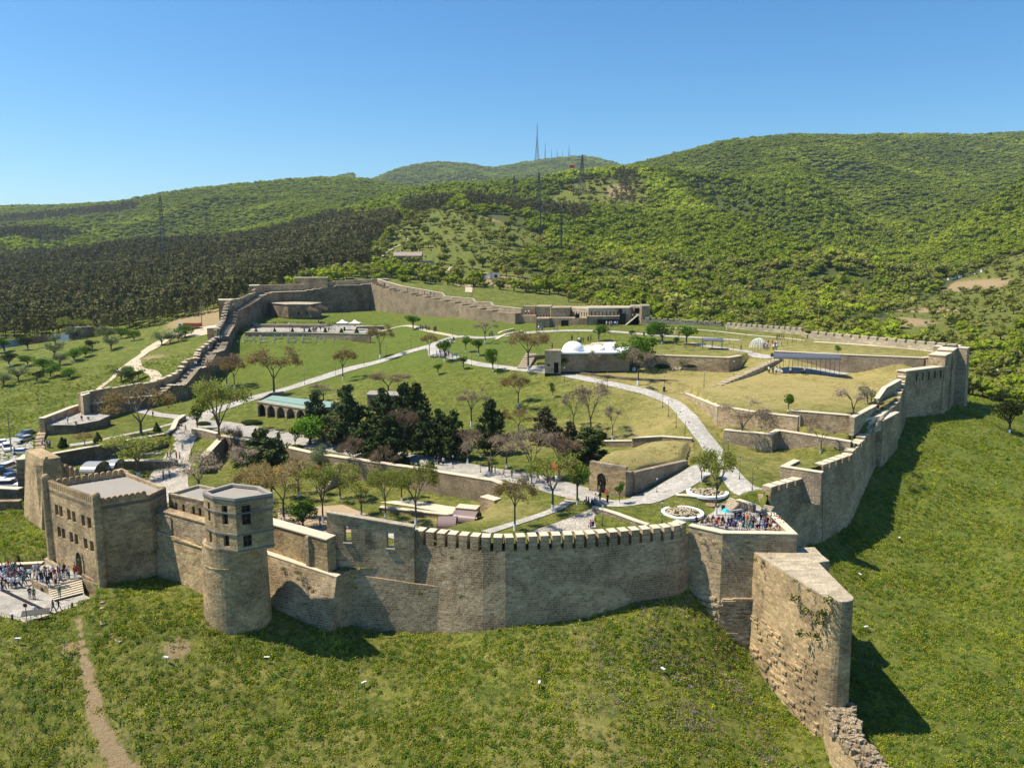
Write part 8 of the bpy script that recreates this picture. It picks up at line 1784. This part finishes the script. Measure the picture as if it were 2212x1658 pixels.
walkers = [((R1(1290, 272)), "stride", "grey", "black", "alone at the top of the cobbled street"), (R1(1165, 463), "walk", "navy", "black", "left one of four walkers on the cobbled street"), (R1(1185, 463), "stride", "grey", "denim", "second of four walkers on the cobbled street"), (R1(1225, 462), "stand", "red", "black", "third of four walkers on the cobbled street"), (R1(1248, 462), "stand", "white", "black", "right one of four walkers on the cobbled street"), (R1(1135, 600), "stand", "navy", "black", "left of two beside the gatehouse end of the street"), (R1(1178, 592), "walk", "light blue", "navy", "right of two beside the gatehouse end of the street"), (R1(1268, 405), "stand", "beige", "grey", "at the wall edge of the cobbled street"),
 (R1(1063, 172), "stride", "navy", "black", "leaving the paved bastion path"), (C3(870, 330), "walk", "grey", "grey", None), (Q2(430, 1225), "walk", "brown", "black", "alone on the straight white path"), (C4(555, 415), "stand", "navy", "denim", "left of three on the shaded pine walk"), (C4(585, 420), "stand", "navy", "navy", "middle of three on the shaded pine walk"), (C4(630, 425), "stand", "white", "black", "right of three on the shaded pine walk"), (C4(1078, 500), "stand", "black", "black", "left of two beside the white trunk on the pine walk"), (C4(1108, 502), "stand", "navy", "black", "right of two beside the white trunk on the pine walk"), (C4(1185, 530), "walk", "beige", "grey", "in the bare tree shade of the courtyard"), (C4(1262, 540), "stand", "grey", "grey", "under the bare trees of the courtyard"), (C4(1505, 575), "stride", "light blue", "denim", "near the red parasol in a light blue top"), (C4(1440, 590), "stand", "black", "black", "left of the red parasol"), (C4(1595, 600), "stand", "brown", "black", "under the red parasol"), (C4(1675, 590), "stand", "white", "grey", "right of the red parasol"), (R7(795, 1365), "stand", "navy", "navy", "behind the recessed wall beside the bright bush tree"), (R6(2130, 352), "stride", "black", "black", "on the path left of the wire dome"),
 (C6(945, 525), "walk", "light blue", "black", "on the far right walkway, left of two strollers"), (C6(1082, 535), "walk", "white", "black", "on the far right walkway, right of two strollers"), (C6(1530, 720), "stand", "pink", "black", "alone on the pale ledge at the far right"), (C6(720, 1345), "stand", "orange", "orange", "in orange beside the green bush, left of the dark clad crowd"), (R6(1055, 212), "stand", "black", "black", "at the green tree on the back walkway, left one"), (R6(1067, 213), "stand", "black", "black", "at the green tree on the back walkway, right one"), (R6(1595, 240), "stand", "beige", "beige", "left of two on the path behind the green trees"), (R6(1627, 243), "stand", "black", "black", "right of two on the path behind the green trees"), (Q3(1155, 668), "stand", "black", "black", "alone left of the biggest white dome"), (R6(1995, 188), "stand", "beige", "beige", "at the gap between the pale merlon walls, left one"), (R6(2013, 190), "stand", "beige", "white", "at the gap between the pale merlon walls, right one"), (R6(620, 192), "walk", "denim", "denim", "left of two walkers before the guard house"), (R6(640, 192), "walk", "teal", "denim", "right of two walkers before the guard house"), (R3(1425, 175), "stand", "black", "black", "alone on the paved path before the cistern")]
for it in walkers:
    (x, y), ps, a, b, wh = it
    if wh: person(onat(x, y), prn.uniform(0, 6.28), ps, a, b, wh, g_)
for (x, y), ps, a, b, wh in ((C3(875, 328), "walk", "grey", "grey", "on the paved bastion, left one"), (C3(1100, 338), "stride", "white", "grey", "on the paved bastion, middle one"), (C3(1325, 285), "sit", "black", "black", "on the paved bastion floor, right one")):
    q_ = pt(x, y, 35.25); person((q_[0], q_[1], CZ - 35.25), prn.uniform(0, 6), ps, a, b, wh, g_)
def cluster(zone_, x0, x1, y0, y1, n, where, tops=TOPS, legs=LEGS, poses=("stand", "stand", "walk", "folded"), h=None):
    for k in range(n):
        x, y = zone_(prn.uniform(x0, x1), prn.uniform(y0, y1))
        if h: q_ = pt(x, y, h); p = (q_[0], q_[1], CZ - h)
        else: p = onat(x, y)
        rp(p, where, g_, None, poses, tops, legs)
dk = ["black", "black", "navy", "black", "purple", "white"]
cluster(C6, 790, 930, 1240, 1290, 11, "in the dark clad crowd on the landing by the right wall", dk, ["black"], h=28.8); cluster(C6, 930, 1060, 1250, 1310, 8, "on the landing steps by the right wall, brighter half of the crowd", ["white", "pink", "purple", "red", "black", "white"], h=28.8); cluster(C6, 800, 920, 1420, 1465, 7, "in the lower black clad group by the right wall", ["black"], ["black"], h=28.9)
cluster(R5, 270, 460, 145, 180, 20, "in the crowd at the wire dome", ["white", "brown", "white", "black", "light blue", "red"], LEGS)
cluster(R5, 405, 465, 100, 112, 4, "in the dark group behind the wire dome", ["black", "brown"], ["black"])
cluster(R5, 350, 440, 330, 348, 6, "under the left end of the long canopy", ["black", "white", "teal"], ["black"]); cluster(R5, 505, 520, 340, 346, 1, "under the middle of the long canopy", ["white"], ["black"]); cluster(R5, 590, 630, 342, 350, 3, "walking in front of the long canopy", ["black", "white"], ["black"], ("walk", "stride"))
cluster(Q3, 210, 325, 715, 745, 18, "in the waiting group under the bushy tree at the fork", ["white", "black", "navy", "light blue", "black"], ["black", "navy", "white"])
cluster(Q3, 88, 112, 505, 520, 4, "in the left dark group on the rear path", ["black", "navy"], ["black"]); cluster(Q3, 130, 172, 510, 527, 6, "in the middle group on the rear path", ["white", "black", "grey", "red"], ["black"]); cluster(Q3, 186, 218, 518, 536, 4, "in the right dark group on the rear path", ["black", "navy"], ["black"])
cluster(C5, 1040, 1085, 400, 410, 3, "at the left end of the event terrace crowd", ["white", "red", "light blue"], LEGS); cluster(C5, 1150, 1320, 395, 412, 12, "in the event terrace crowd", ["white", "black", "white", "navy"], ["black", "white"]); cluster(C5, 1330, 1480, 390, 408, 9, "in the colourful part of the event terrace crowd", ["orange", "white", "light blue", "red", "white"], LEGS); cluster(C5, 1580, 1600, 398, 404, 2, "under the marquees", ["black"], ["black"])
cluster(Q3, 1018, 1080, 515, 522, 5, "before the shaded niche left of the guard house", ["blue", "navy", "white"], ["black", "denim"]); cluster(Q3, 1580, 1700, 480, 488, 16, "in the crowd in the shade of the guard house", ["blue", "red", "white", "navy", "black", "light blue"], LEGS)
cluster(Q3, 1300, 1320, 600, 606, 2, "on the dirt ramp, left pair behind the big dome", ["black"], ["black"]); cluster(Q3, 1350, 1410, 612, 624, 7, "on the dirt ramp behind the domes", ["black", "white", "brown"], ["black"]); cluster(Q3, 1430, 1480, 605, 615, 3, "at the right end of the dirt ramp", ["black", "brown"], ["black"]); cluster(Q3, 632, 680, 560, 568, 4, "in the shade of the sloping stair wall on the upper lawn", ["purple", "navy", "grey"], ["black"])
cluster(C3, 665, 700, 690, 700, 2, "in the dark corner under the paved bastion, left pair", ["white", "blue"], ["denim"]); cluster(C3, 765, 810, 720, 735, 4, "in the group at the corner stairs of the left garden", ["white", "light blue", "navy"], ["white", "black", "beige"]); cluster(C3, 1050, 1080, 690, 695, 2, "between the clipped cones of the left garden", ["black", "white"], ["black"])
# on the left wall walkway and back wall
def onwall(px, py, Y, ps, a, b, wh): person(tuple(PY(px, py, Y)), prn.uniform(0, 6), ps, a, b, wh, "visitors on the wall walkways")
for (x, y), Y, a, wh in ((Q1(925, 1240), 187, "black", "on the low left wall walkway, left of two"), (Q1(998, 1215), 189, "black", "on the low left wall walkway, right of two"), (Q1(1808, 930), 216.5, "light blue", "on the first stair landing of the left wall"), (Q1(1822, 930), 217, "white", "on the first stair landing of the left wall, right one"), (Q1(1900, 785), 231.5, "navy", "on the second landing of the left wall, left one"), (Q1(1935, 785), 232, "white", "on the second landing of the left wall, second"), (Q1(1950, 780), 232.5, "black", "on the second landing of the left wall, third"), (Q1(1965, 775), 233, "purple", "on the second landing of the left wall, right one"), (Q1(2030, 690), 240, "white", "on the third landing of the left wall, left one"), (Q1(2052, 690), 240.5, "light blue", "on the third landing of the left wall, right one"), (Q2(265, 385), 271, "pink", "high on the left wall near the square tower"), (Q2(335, 330), 280, "white", "on the upper left wall stretch, pale clothes"),
    (Q2(545, 225), 303.5, "red", "at the left end of the rear wall walkway"), (Q2(945, 193), 317, "navy", "on the rear wall walkway, left of a pair"), (Q2(962, 193), 317.5, "red", "on the rear wall walkway, right of a pair"), (Q2(1268, 165), 324, "white", "on the rear wall walkway, middle"), (Q2(1575, 165), 328, "black", "at the rear corner of the wall"), (Q2(1612, 180), 325, "black", "on the sunlit wall just past the corner"), (Q2(1663, 188), 322, "black", "on the sunlit wall, second past the corner"), (Q2(1880, 235), 311, "black", "on the sunlit wall, by the first step"), (Q2(1975, 248), 307, "black", "on the sunlit wall, alone between two steps"), (Q2(2035, 262), 303, "red", "on the sunlit wall, left of the white clad one"), (Q2(2055, 272), 302, "white", "on the sunlit wall in white"), (Q2(2090, 275), 300, "black", "on the sunlit wall, right of the white clad one"), (Q2(2125, 280), 298, "black", "on the sunlit wall, last before the big step"), (Q3(826, 372), 274, "black", "on the sunlit wall near the guard house, left one"), (Q3(850, 375), 273.5, "navy", "on the sunlit wall near the guard house, right one"),
    (Q3(940, 392), 269.5, "white", "on the guard house ledge, first"), (Q3(965, 392), 269.5, "white", "on the guard house ledge, second"), (Q3(985, 392), 269, "purple", "on the guard house ledge, third"), (Q3(1000, 392), 269, "red", "on the guard house ledge, fourth"), (Q3(1785, 432), 254.5, "black", "on the guard house stair"), (Q3(1808, 425), 255, "light blue", "at the top of the guard house stair")):
    onwall(x, y, Y, prn.choice(["stand", "walk", "folded"]), a, prn.choice(["black", "navy", "denim"]), wh)
# walkers on the track outside
for i, (x, y) in enumerate(((1485, 700), (1497, 702), (1548, 668), (1566, 665), (1578, 665), (1598, 640), (1615, 618), (1638, 622))): rp(onat(*Q1(x, y)), "on the pale track outside the left wall, %s from the left" % cn[i], "walkers on the outer track", None, ("walk", "stride"), dk, ["black"])
seen = {}
for o, base, where, x in sorted(PEOPLE, key=lambda q_: (q_[2], q_[3])):
    seen.setdefault((base, where), []).append(o)
def fit(lb): return " ".join(lb.split()[:16])
ordn = ORD
sh = lambda s: s.replace(" top and ", " top, ").replace("with folded arms", "arms folded").replace("holding up both hands", "hands raised").replace(" trousers", " trousers")
for (base, where), os_ in seen.items():
    for k, o in enumerate(os_):
        lb = sh(base) + " " + where
        if len(os_) > 1: lb = ordn[min(k, 14)] + " " + lb
        lb = lb.replace("  ", " ").replace(", seated", "")
        if len(lb.split()) > 16: lb = lb.replace("sitting ", "").replace("standing ", "").replace(" on the ", " on ", 1)
        if len(lb.split()) > 16: lb = lb.replace(" the ", " ")
        o["label"] = fit(lb)
# pale horse by the waiting group
def horse(p, rz):
    v, e, r = [], [], []
    def add(q_, rad, par=None):
        v.append(q_); r.append(rad if isinstance(rad, tuple) else (rad, rad)); 
        if par is not None: e.append((par, len(v) - 1))
        return len(v) - 1
    a = add((0, 0, 1.25), .27); ru = add((-.55, 0, 1.28), .26, a); c = add((.5, 0, 1.22), .28, a); n1 = add((.8, 0, 1.5), (.15, .17), c); n2 = add((1.0, 0, 1.8), (.10, .13), n1); h1 = add((1.15, 0, 1.88), (.10, .11), n2); h2 = add((1.42, 0, 1.68), (.065, .07), h1)
    for s in (-1, 1):
        k = add((1.08, s * .06, 2.02), .025, h1); f = add((.55, s * .15, .95), .11, c); k2 = add((.56, s * .15, .52), .06, f); an = add((.54, s * .15, .12), .045, k2); add((.57, s * .15, .03), .055, an)
        b = add((-.62, s * .16, 1.0), .15, ru); st_ = add((-.50, s * .16, .78), .10, b); hk = add((-.72, s * .16, .50), .06, st_); an = add((-.66, s * .16, .12), .045, hk); add((-.63, s * .16, .03), .055, an)
    t1 = add((-.85, 0, 1.3), .05, ru); t2 = add((-.98, 0, .9), .05, t1); add((-.98, 0, .6), .03, t2)
    me = bpy.data.meshes.new("h"); me.from_pydata(v, e, []); o = bpy.data.objects.new("h", me); COL.objects.link(o); o.modifiers.new("s", 'SKIN')
    for i, sv in enumerate(me.skin_vertices[0].data): sv.radius = r[i]
    me.skin_vertices[0].data[0].use_root = True; o.modifiers.new("u", 'SUBSURF').levels = 2; bpy.context.view_layer.update(); m2 = bpy.data.meshes.new_from_object(o.evaluated_get(bpy.context.evaluated_depsgraph_get())); bpy.data.objects.remove(o)
    m2.materials.clear(); m2.materials.append(m_plain("pale_coat", (.62, .52, .40), .7)); m2.polygons.foreach_set("use_smooth", [True] * len(m2.polygons))
    return tag(link_mesh("horse", m2, None, p, rz), "pale horse standing on the path right of the waiting group", "horse")
horse(onat(*Q3(365, 752)), .3)
# ------------------------------------------------------------------ floodlights on the banks
M_FL = m_plain("flood_white", (.6, .61, .63), .4)
for i, (x, y, lb) in enumerate(((577, 1432, "white floodlight on the bank below the buttress wall"), (787, 1486, "white floodlight in the middle of the front bank"), (1165, 1486, "white floodlight on the bank below the merlon wall centre"), (1432, 1456, "white floodlight among the mauve weeds"), (360, 1432, "small white floodlight left of the round tower"), (1870, 1364, "white floodlight on the lush slope right of the spur"), (1942, 1170, "white floodlight near the tip of the wall shadow"), (1857, 1250, "small white floodlight by the worn trail right of the spur"), (2226, 1000, None), (40, 1392, "white floodlight on the left bank below the plaza"))):
    if not lb: continue
    g = G(x, y); th = empty("floodlight", g, i * .7, lb, "floodlight", "floodlights on the banks"); mb = MB(); mb.tube([(0, 0, -.1), (0, 0, .75)], .035, 5); mb.build("post", M_IRON, th); mb = MB(); mb.box(-.32, .32, -.12, .14, .74, .84); mb.build("lamp_head", M_FL, th); mb = MB(); mb.box(-.26, .26, -.14, -.12, .75, .83); mb.build("lens", M_GLASS, th)
# ------------------------------------------------------------------ corrugated fence, hut, shed, cabins, house beyond
M_BLUEF = m_plain("blue_grey_sheet", (.22, .28, .35), .6, .2, .2, .8); M_RUSTF = m_plain("rusty_sheet", (.30, .16, .10), .8, 0, .35, .6)
fp = [G(*Q1(x, y)) for x, y in ((-60, 765), (0, 760), (100, 745), (230, 725), (400, 700), (500, 690), (640, 690))]; th = empty("sheet_fence", (0, 0, 0), 0, "blue grey sheet metal fence at the forest edge, rusty in the middle", "fence")
for i in range(len(fp) - 1):
    mb = MB(); strip(mb, [tuple(fp[i][:2]), tuple(fp[i + 1][:2])], [fp[i].z + 2.6, fp[i + 1].z + 2.6], min(fp[i].z, fp[i + 1].z) - .5, .08, step=1.2); mb.build("fence_panel", M_RUSTF if i in (3, 4) else M_BLUEF, th)
def hut(name, px, py, Y, w, d, h, label, wall, roof, gable=0, win=(), cat="building", rz=0, z=None):
    p = PY(px, py, Y); zz = zg1(p.x, p.y) if z is None else z; th = empty(name, (p.x, p.y, zz), rz, label, cat); mb = MB(); mb.box(-w / 2, w / 2, 0, d, -1, h); mb.build("wall_body", wall, th); mb = MB()
    if gable: 
        mb.face([(-w / 2 - .4, -.5, h - .1), (w / 2 + .4, -.5, h - .1), (w / 2 + .4, d / 2, h + gable), (-w / 2 - .4, d / 2, h + gable)]); mb.face([(w / 2 + .4, d + .5, h - .1), (-w / 2 - .4, d + .5, h - .1), (-w / 2 - .4, d / 2, h + gable), (w / 2 + .4, d / 2, h + gable)])
        for s in (-1, 1): mb.face([(s * w / 2, 0, h), (s * w / 2, d, h), (s * w / 2, d / 2, h + gable - .05)])
    else: mb.box(-w / 2 - .25, w / 2 + .25, -.3, d + .2, h + .003, h + .2)
    mb.build("roof", roof, th)
    for (x, z_, ww, hh) in win: mb = MB(); mb.box(x - ww / 2, x + ww / 2, -.04, .05, z_, z_ + hh); mb.build("window", M_VOID, th)
    return th
hut("track_hut", *Q1(715, 700), 318, 9, 5, 4.2, "grey plank hut with a flat roof at the end of the sheet fence", S_RUBG, M_ROOFG, win=((0, 1, 1, 1.5),))
hut("site_cabin", 1039, 600, 405, 7, 3, 2.9, "white blue cabin with two windows on the cut slope behind the wall", CARP["white"], M_TENT, win=((-2, .8, 1.2, 1.2), (.5, .8, 1.2, 1.2)))
hut("site_cabin", 1069, 598, 408, 5, 3, 3, "pale shed with a dark doorway right of the white cabin", M_TENT, M_ROOFG, win=((.5, 0, 1.6, 2.2),))
hut("hill_house", 880, 553, 470, 16, 8, 5, "long unfinished house with a shallow gable on the meadow", S_RUBG, m_plain("hill_roof", (.30, .24, .20), .8), 2.2, win=((-4, 2, 6, 1.5), (3, 2, 4, 1.5)))
hut("hill_house", 850 + 42, 556, 462, 24, 3, 2.6, "low blue walled outbuilding right before the unfinished house", M_BLUEF, M_ROOFG)
hut("orchard_hut", 1359, 540, 520, 9, 5, 3, "tiny red roofed hut between the trees of the near hillside", M_TENT, M_RUSTF, 1.2)
hut("orchard_hut", 2003, 603, 560, 12, 6, 2.5, "pale roofed hut above the brown plots on the right slope", M_TENT, M_LIME)
hut("orchard_hut", 2163, 787, 250, 6, 3, 2.2, "open sided shed with pale roof among bushes outside the far corner", M_WOOD, M_TENT)
for i, (px, Y) in enumerate(((2052, 548), (2062, 550), (2074, 552), (2090, 556), (2108, 560), (2122, 566))): hut("beehive", px, 612, Y, 2.2, 2, 1.8, "small pale hutch in the row above the brown plots, %s from the left" % cn[i], M_TENT, M_WOOD, cat="hutch")
# stone heap on the letter terrace, snowless rubble
rn = random.Random(2)
for (x, y), n, s, lb in ((C5(400, 300), 40, 1.7, "heap of pale stones left of the event terrace lawn"), (C5(900, 310), 16, 1.3, "small heap of stones behind the event terrace wall"), (R6(1640, 500), 50, 2.3, "long heap of pale stones under the walled lawn")):
    g = G(x, y); mb = MB()
    for k in range(n): rock(mb, (rn.gauss(0, s * .5), rn.gauss(0, s * .3), rn.uniform(0, .4)), rn.uniform(.18, .45), rn)
    tag(mb.build("stone_heap", S_PALE, None, g), lb, "stones")
# wooden posts fence on the upper lawn
pf = gl([R5(55, 150), R5(115, 170)]) ; fc = [R5(85, 130), R5(115, 175), R5(160, 110), R5(200, 95), R5(490, 145), R5(525, 130), R5(550, 125), R5(590, 130), R5(610, 150)]
for i, (x, y) in enumerate(fc):
    g = G(x, y); mb = MB(); mb.tube([(0, 0, 0), (.03, 0, 1.7)], .05, 5); tag(mb.build("fence_post", M_WOOD, None, g), "thin weathered post in the lawn around the wire dome, %s counted from the left" % ordn[i], "post", "thin posts around the wire dome")
# sloping stair walls on upper lawn left of guard house
retaining("sloping stair side wall on the upper lawn, dark people in its shade", gl([(1072, 732), (1092, 724), (1130, 720)]), [24.6, 23.6, 22.6], 26.5, mat=S_GREY, T=.5)
retaining("upper sloping stair side wall in front of the rough tower corner", gl([(1068, 722), (1085, 716), (1110, 713)]), [24.0, 23.2, 22.4], 26, mat=S_RED, T=.4)
# ------------------------------------------------------------------ masts and pylons
M_LAT = m_plain("lattice_steel", (.10, .11, .12), .6, .3); M_LATF = m_plain("mast_paint", (.30, .12, .12), .6)
def lattice(mb, h, w0, w1, th_, n=10, z0=0):
    c = [(1, 1), (-1, 1), (-1, -1), (1, -1)]; f = lambda k: w0 + (w1 - w0) * (k / n) ** .75
    for a, b in c: mb.tube([(a * f(k) / 2, b * f(k) / 2, z0 + h * k / n) for k in range(n + 1)], th_, 3, cap=False)
    for k in range(n):
        for j in range(4):
            (a, b), (a2, b2) = c[j], c[(j + 1) % 4]; w, w_ = f(k) / 2, f(k + 1) / 2; z, z_ = z0 + h * k / n, z0 + h * (k + 1) / n
            mb.tube([(a * w, b * w, z), (a2 * w_, b2 * w_, z_)], th_ * .6, 3, cap=False); mb.tube([(a2 * w, b2 * w, z), (a * w_, b * w_, z_)], th_ * .6, 3, cap=False); mb.tube([(a * w_, b * w_, z_), (a2 * w_, b2 * w_, z_)], th_ * .6, 3, cap=False)
def pylon(px, pfoot, ptop, Y, label, wr=.16, arms=((.62, .14), (.74, .17), (.86, .12)), flat_=False, name="power_pylon", cat="pylon", group="power pylons on the slopes"):
    p = PY(px, pfoot, Y); g = zg1(p.x, p.y); top = PY(px, ptop, Y).z; h = top - min(p.z, g); base = min(p.z, g); th = empty(name, (p.x, p.y, base), .4, label, cat, group); tk = h * .0045 * (1.3 if Y > 900 else 1)
    mb = MB(); lattice(mb, h, h * wr, h * .018, tk); mb.build("lattice_tower", M_LAT, th)
    for z, l in arms:
        mb = MB(); L = h * l
        for s in (-1, 1): mb.tube([(0, 0, h * z), (s * L, 0, h * z)], tk, 3); mb.tube([(0, 0, h * (z + .05)), (s * L, 0, h * z)], tk * .8, 3); mb.tube([(s * L, 0, h * z), (s * L, 0, h * (z - .03))], tk * 1.4, 3)
        mb.build("cross_arm", M_LAT, th)
for a in ((352, 520, 424, 640, "tall lattice pylon standing over the left pine forest", .11), (448, 512, 457, 900, "faint small pylon behind the left pine forest", .14), (744, 474, 436, 1000, "small pylon behind the pines, left of the central meadow", .14), (799, 503, 449, 760, "pylon rising from the pine clump left of the meadow", .14), (887.3, 475, 412.6, 800, "dark pylon with wide arms above the meadow pines", .12), (854, 472, 427.6, 950, "left of two pale portal pylons above the pines", .16), (866, 470, 428, 960, "right of two pale portal pylons above the pines", .16), (1110.6, 440, 379, 900, "broad pylon with flat arms behind the central pine row", .22), (1164, 430, 372.6, 930, "slender pylon right of the broad one, behind the pine row", .16), (1256.6, 420, 334, 1020, "tallest central pylon on the bare knoll beside the red flag", .20), (1167, 512.6, 430, 620, "thin pole like pylon on the scrub slope, left of two", .03), (1212, 557, 456, 540, "thin pole like pylon on the scrub slope, right of two", .03), (90, 540, 500, 800, "small pylon in front of the far left pine strip", .2)):
    pylon(*a)
for px, y0, y1, lb, wr in ((1160, 349, 265, "tallest radio mast on the hazy hilltop", .12), (1177.5, 348, 308, "second radio mast on the hazy hilltop, right of the tallest", .06), (1191, 346, 322, "short thin mast, third on the hazy hilltop", .05), (1203.5, 345, 321, "squat lattice mast, fourth on the hazy hilltop", .2), (1215, 344, 324, "thinnest mast, fifth on the hazy hilltop", .04), (1229, 343, 310, "rightmost radio mast on the hazy hilltop", .12)):
    p = PY(px, y0 + 2, 3950); top = PY(px, y1, 3950); h = top.z - p.z; th = empty("radio_mast", p, .3, lb, "radio mast", "radio masts on the far hilltop"); mb = MB(); lattice(mb, h * .62, h * wr, h * .02, h * .0038, 8); mb.build("lattice_tower", M_LAT, th); mb = MB(); mb.tube([(0, 0, h * .6), (0, 0, h * .85), (0, 0, h)], [h * .016, h * .011, h * .004], 4); mb.build("antenna", M_LAT, th)
p = PY(1241, 372, 1030); th = empty("flagpole", (p.x, p.y, zg1(p.x, p.y)), 0, "red flag on a pole at the bare knoll", "flag"); hz = PY(1241, 356, 1030).z - zg1(p.x, p.y); mb = MB(); mb.tube([(0, 0, 0), (0, 0, hz)], .22, 5); mb.build("pole", M_LAT, th); mb = MB()
for k in range(6):
    y0, y1 = .6 * math.sin(k), .6 * math.sin(k + 1); mb.face([(-k * 1.1, y0, hz - 3.6 - k * .1), (-(k + 1) * 1.1, y1, hz - 3.7 - k * .1), (-(k + 1) * 1.1, y1, hz - .1 - k * .1), (-k * 1.1, y0, hz - k * .1)])
mb.build("flag", M_RED, th)
for (x, y, t_, lb) in ((Q1(1870, 555)[0], Q1(0, 555)[1], Q1(0, 345)[1], "pale utility pole beside the tipper truck"), (25, 980, 905, "tall utility pole at the left edge by the car park")):
    g = G(x, y); t = (g - Vector((0, 0, CZ))).length; h = (y - t_) / F * t; th = empty("utility_pole", g, 0, lb, "utility pole"); mb = MB(); mb.tube([(0, 0, -.3), (0, 0, h)], [.16, .1], 7); mb.build("pole", M_BARKG, th); mb = MB(); mb.tube([(-.8, 0, h - .5), (.8, 0, h - .5)], .06, 5); mb.build("cross_arm", M_BARKG, th)
# ------------------------------------------------------------------ haze
mb = MB(); mb.box(-9000, 9000, -400, 8600, float(ZZ.min()) - 1.5, 640)
M_HAZE = bpy.data.materials.new("haze_air"); M_HAZE.use_nodes = True; nt = M_HAZE.node_tree; nt.nodes.clear(); pv = nt.nodes.new("ShaderNodeVolumePrincipled"); pv.inputs["Color"].default_value = (.72, .84, 1, 1); pv.inputs["Density"].default_value = 6.5e-5; pv.inputs["Anisotropy"].default_value = .3
o_ = nt.nodes.new("ShaderNodeOutputMaterial"); nt.links.new(pv.outputs[0], o_.inputs["Volume"]); hz = mb.build("haze", [M_HAZE]); tag(hz, "thin blue haze over the hills", "haze", None, "stuff")
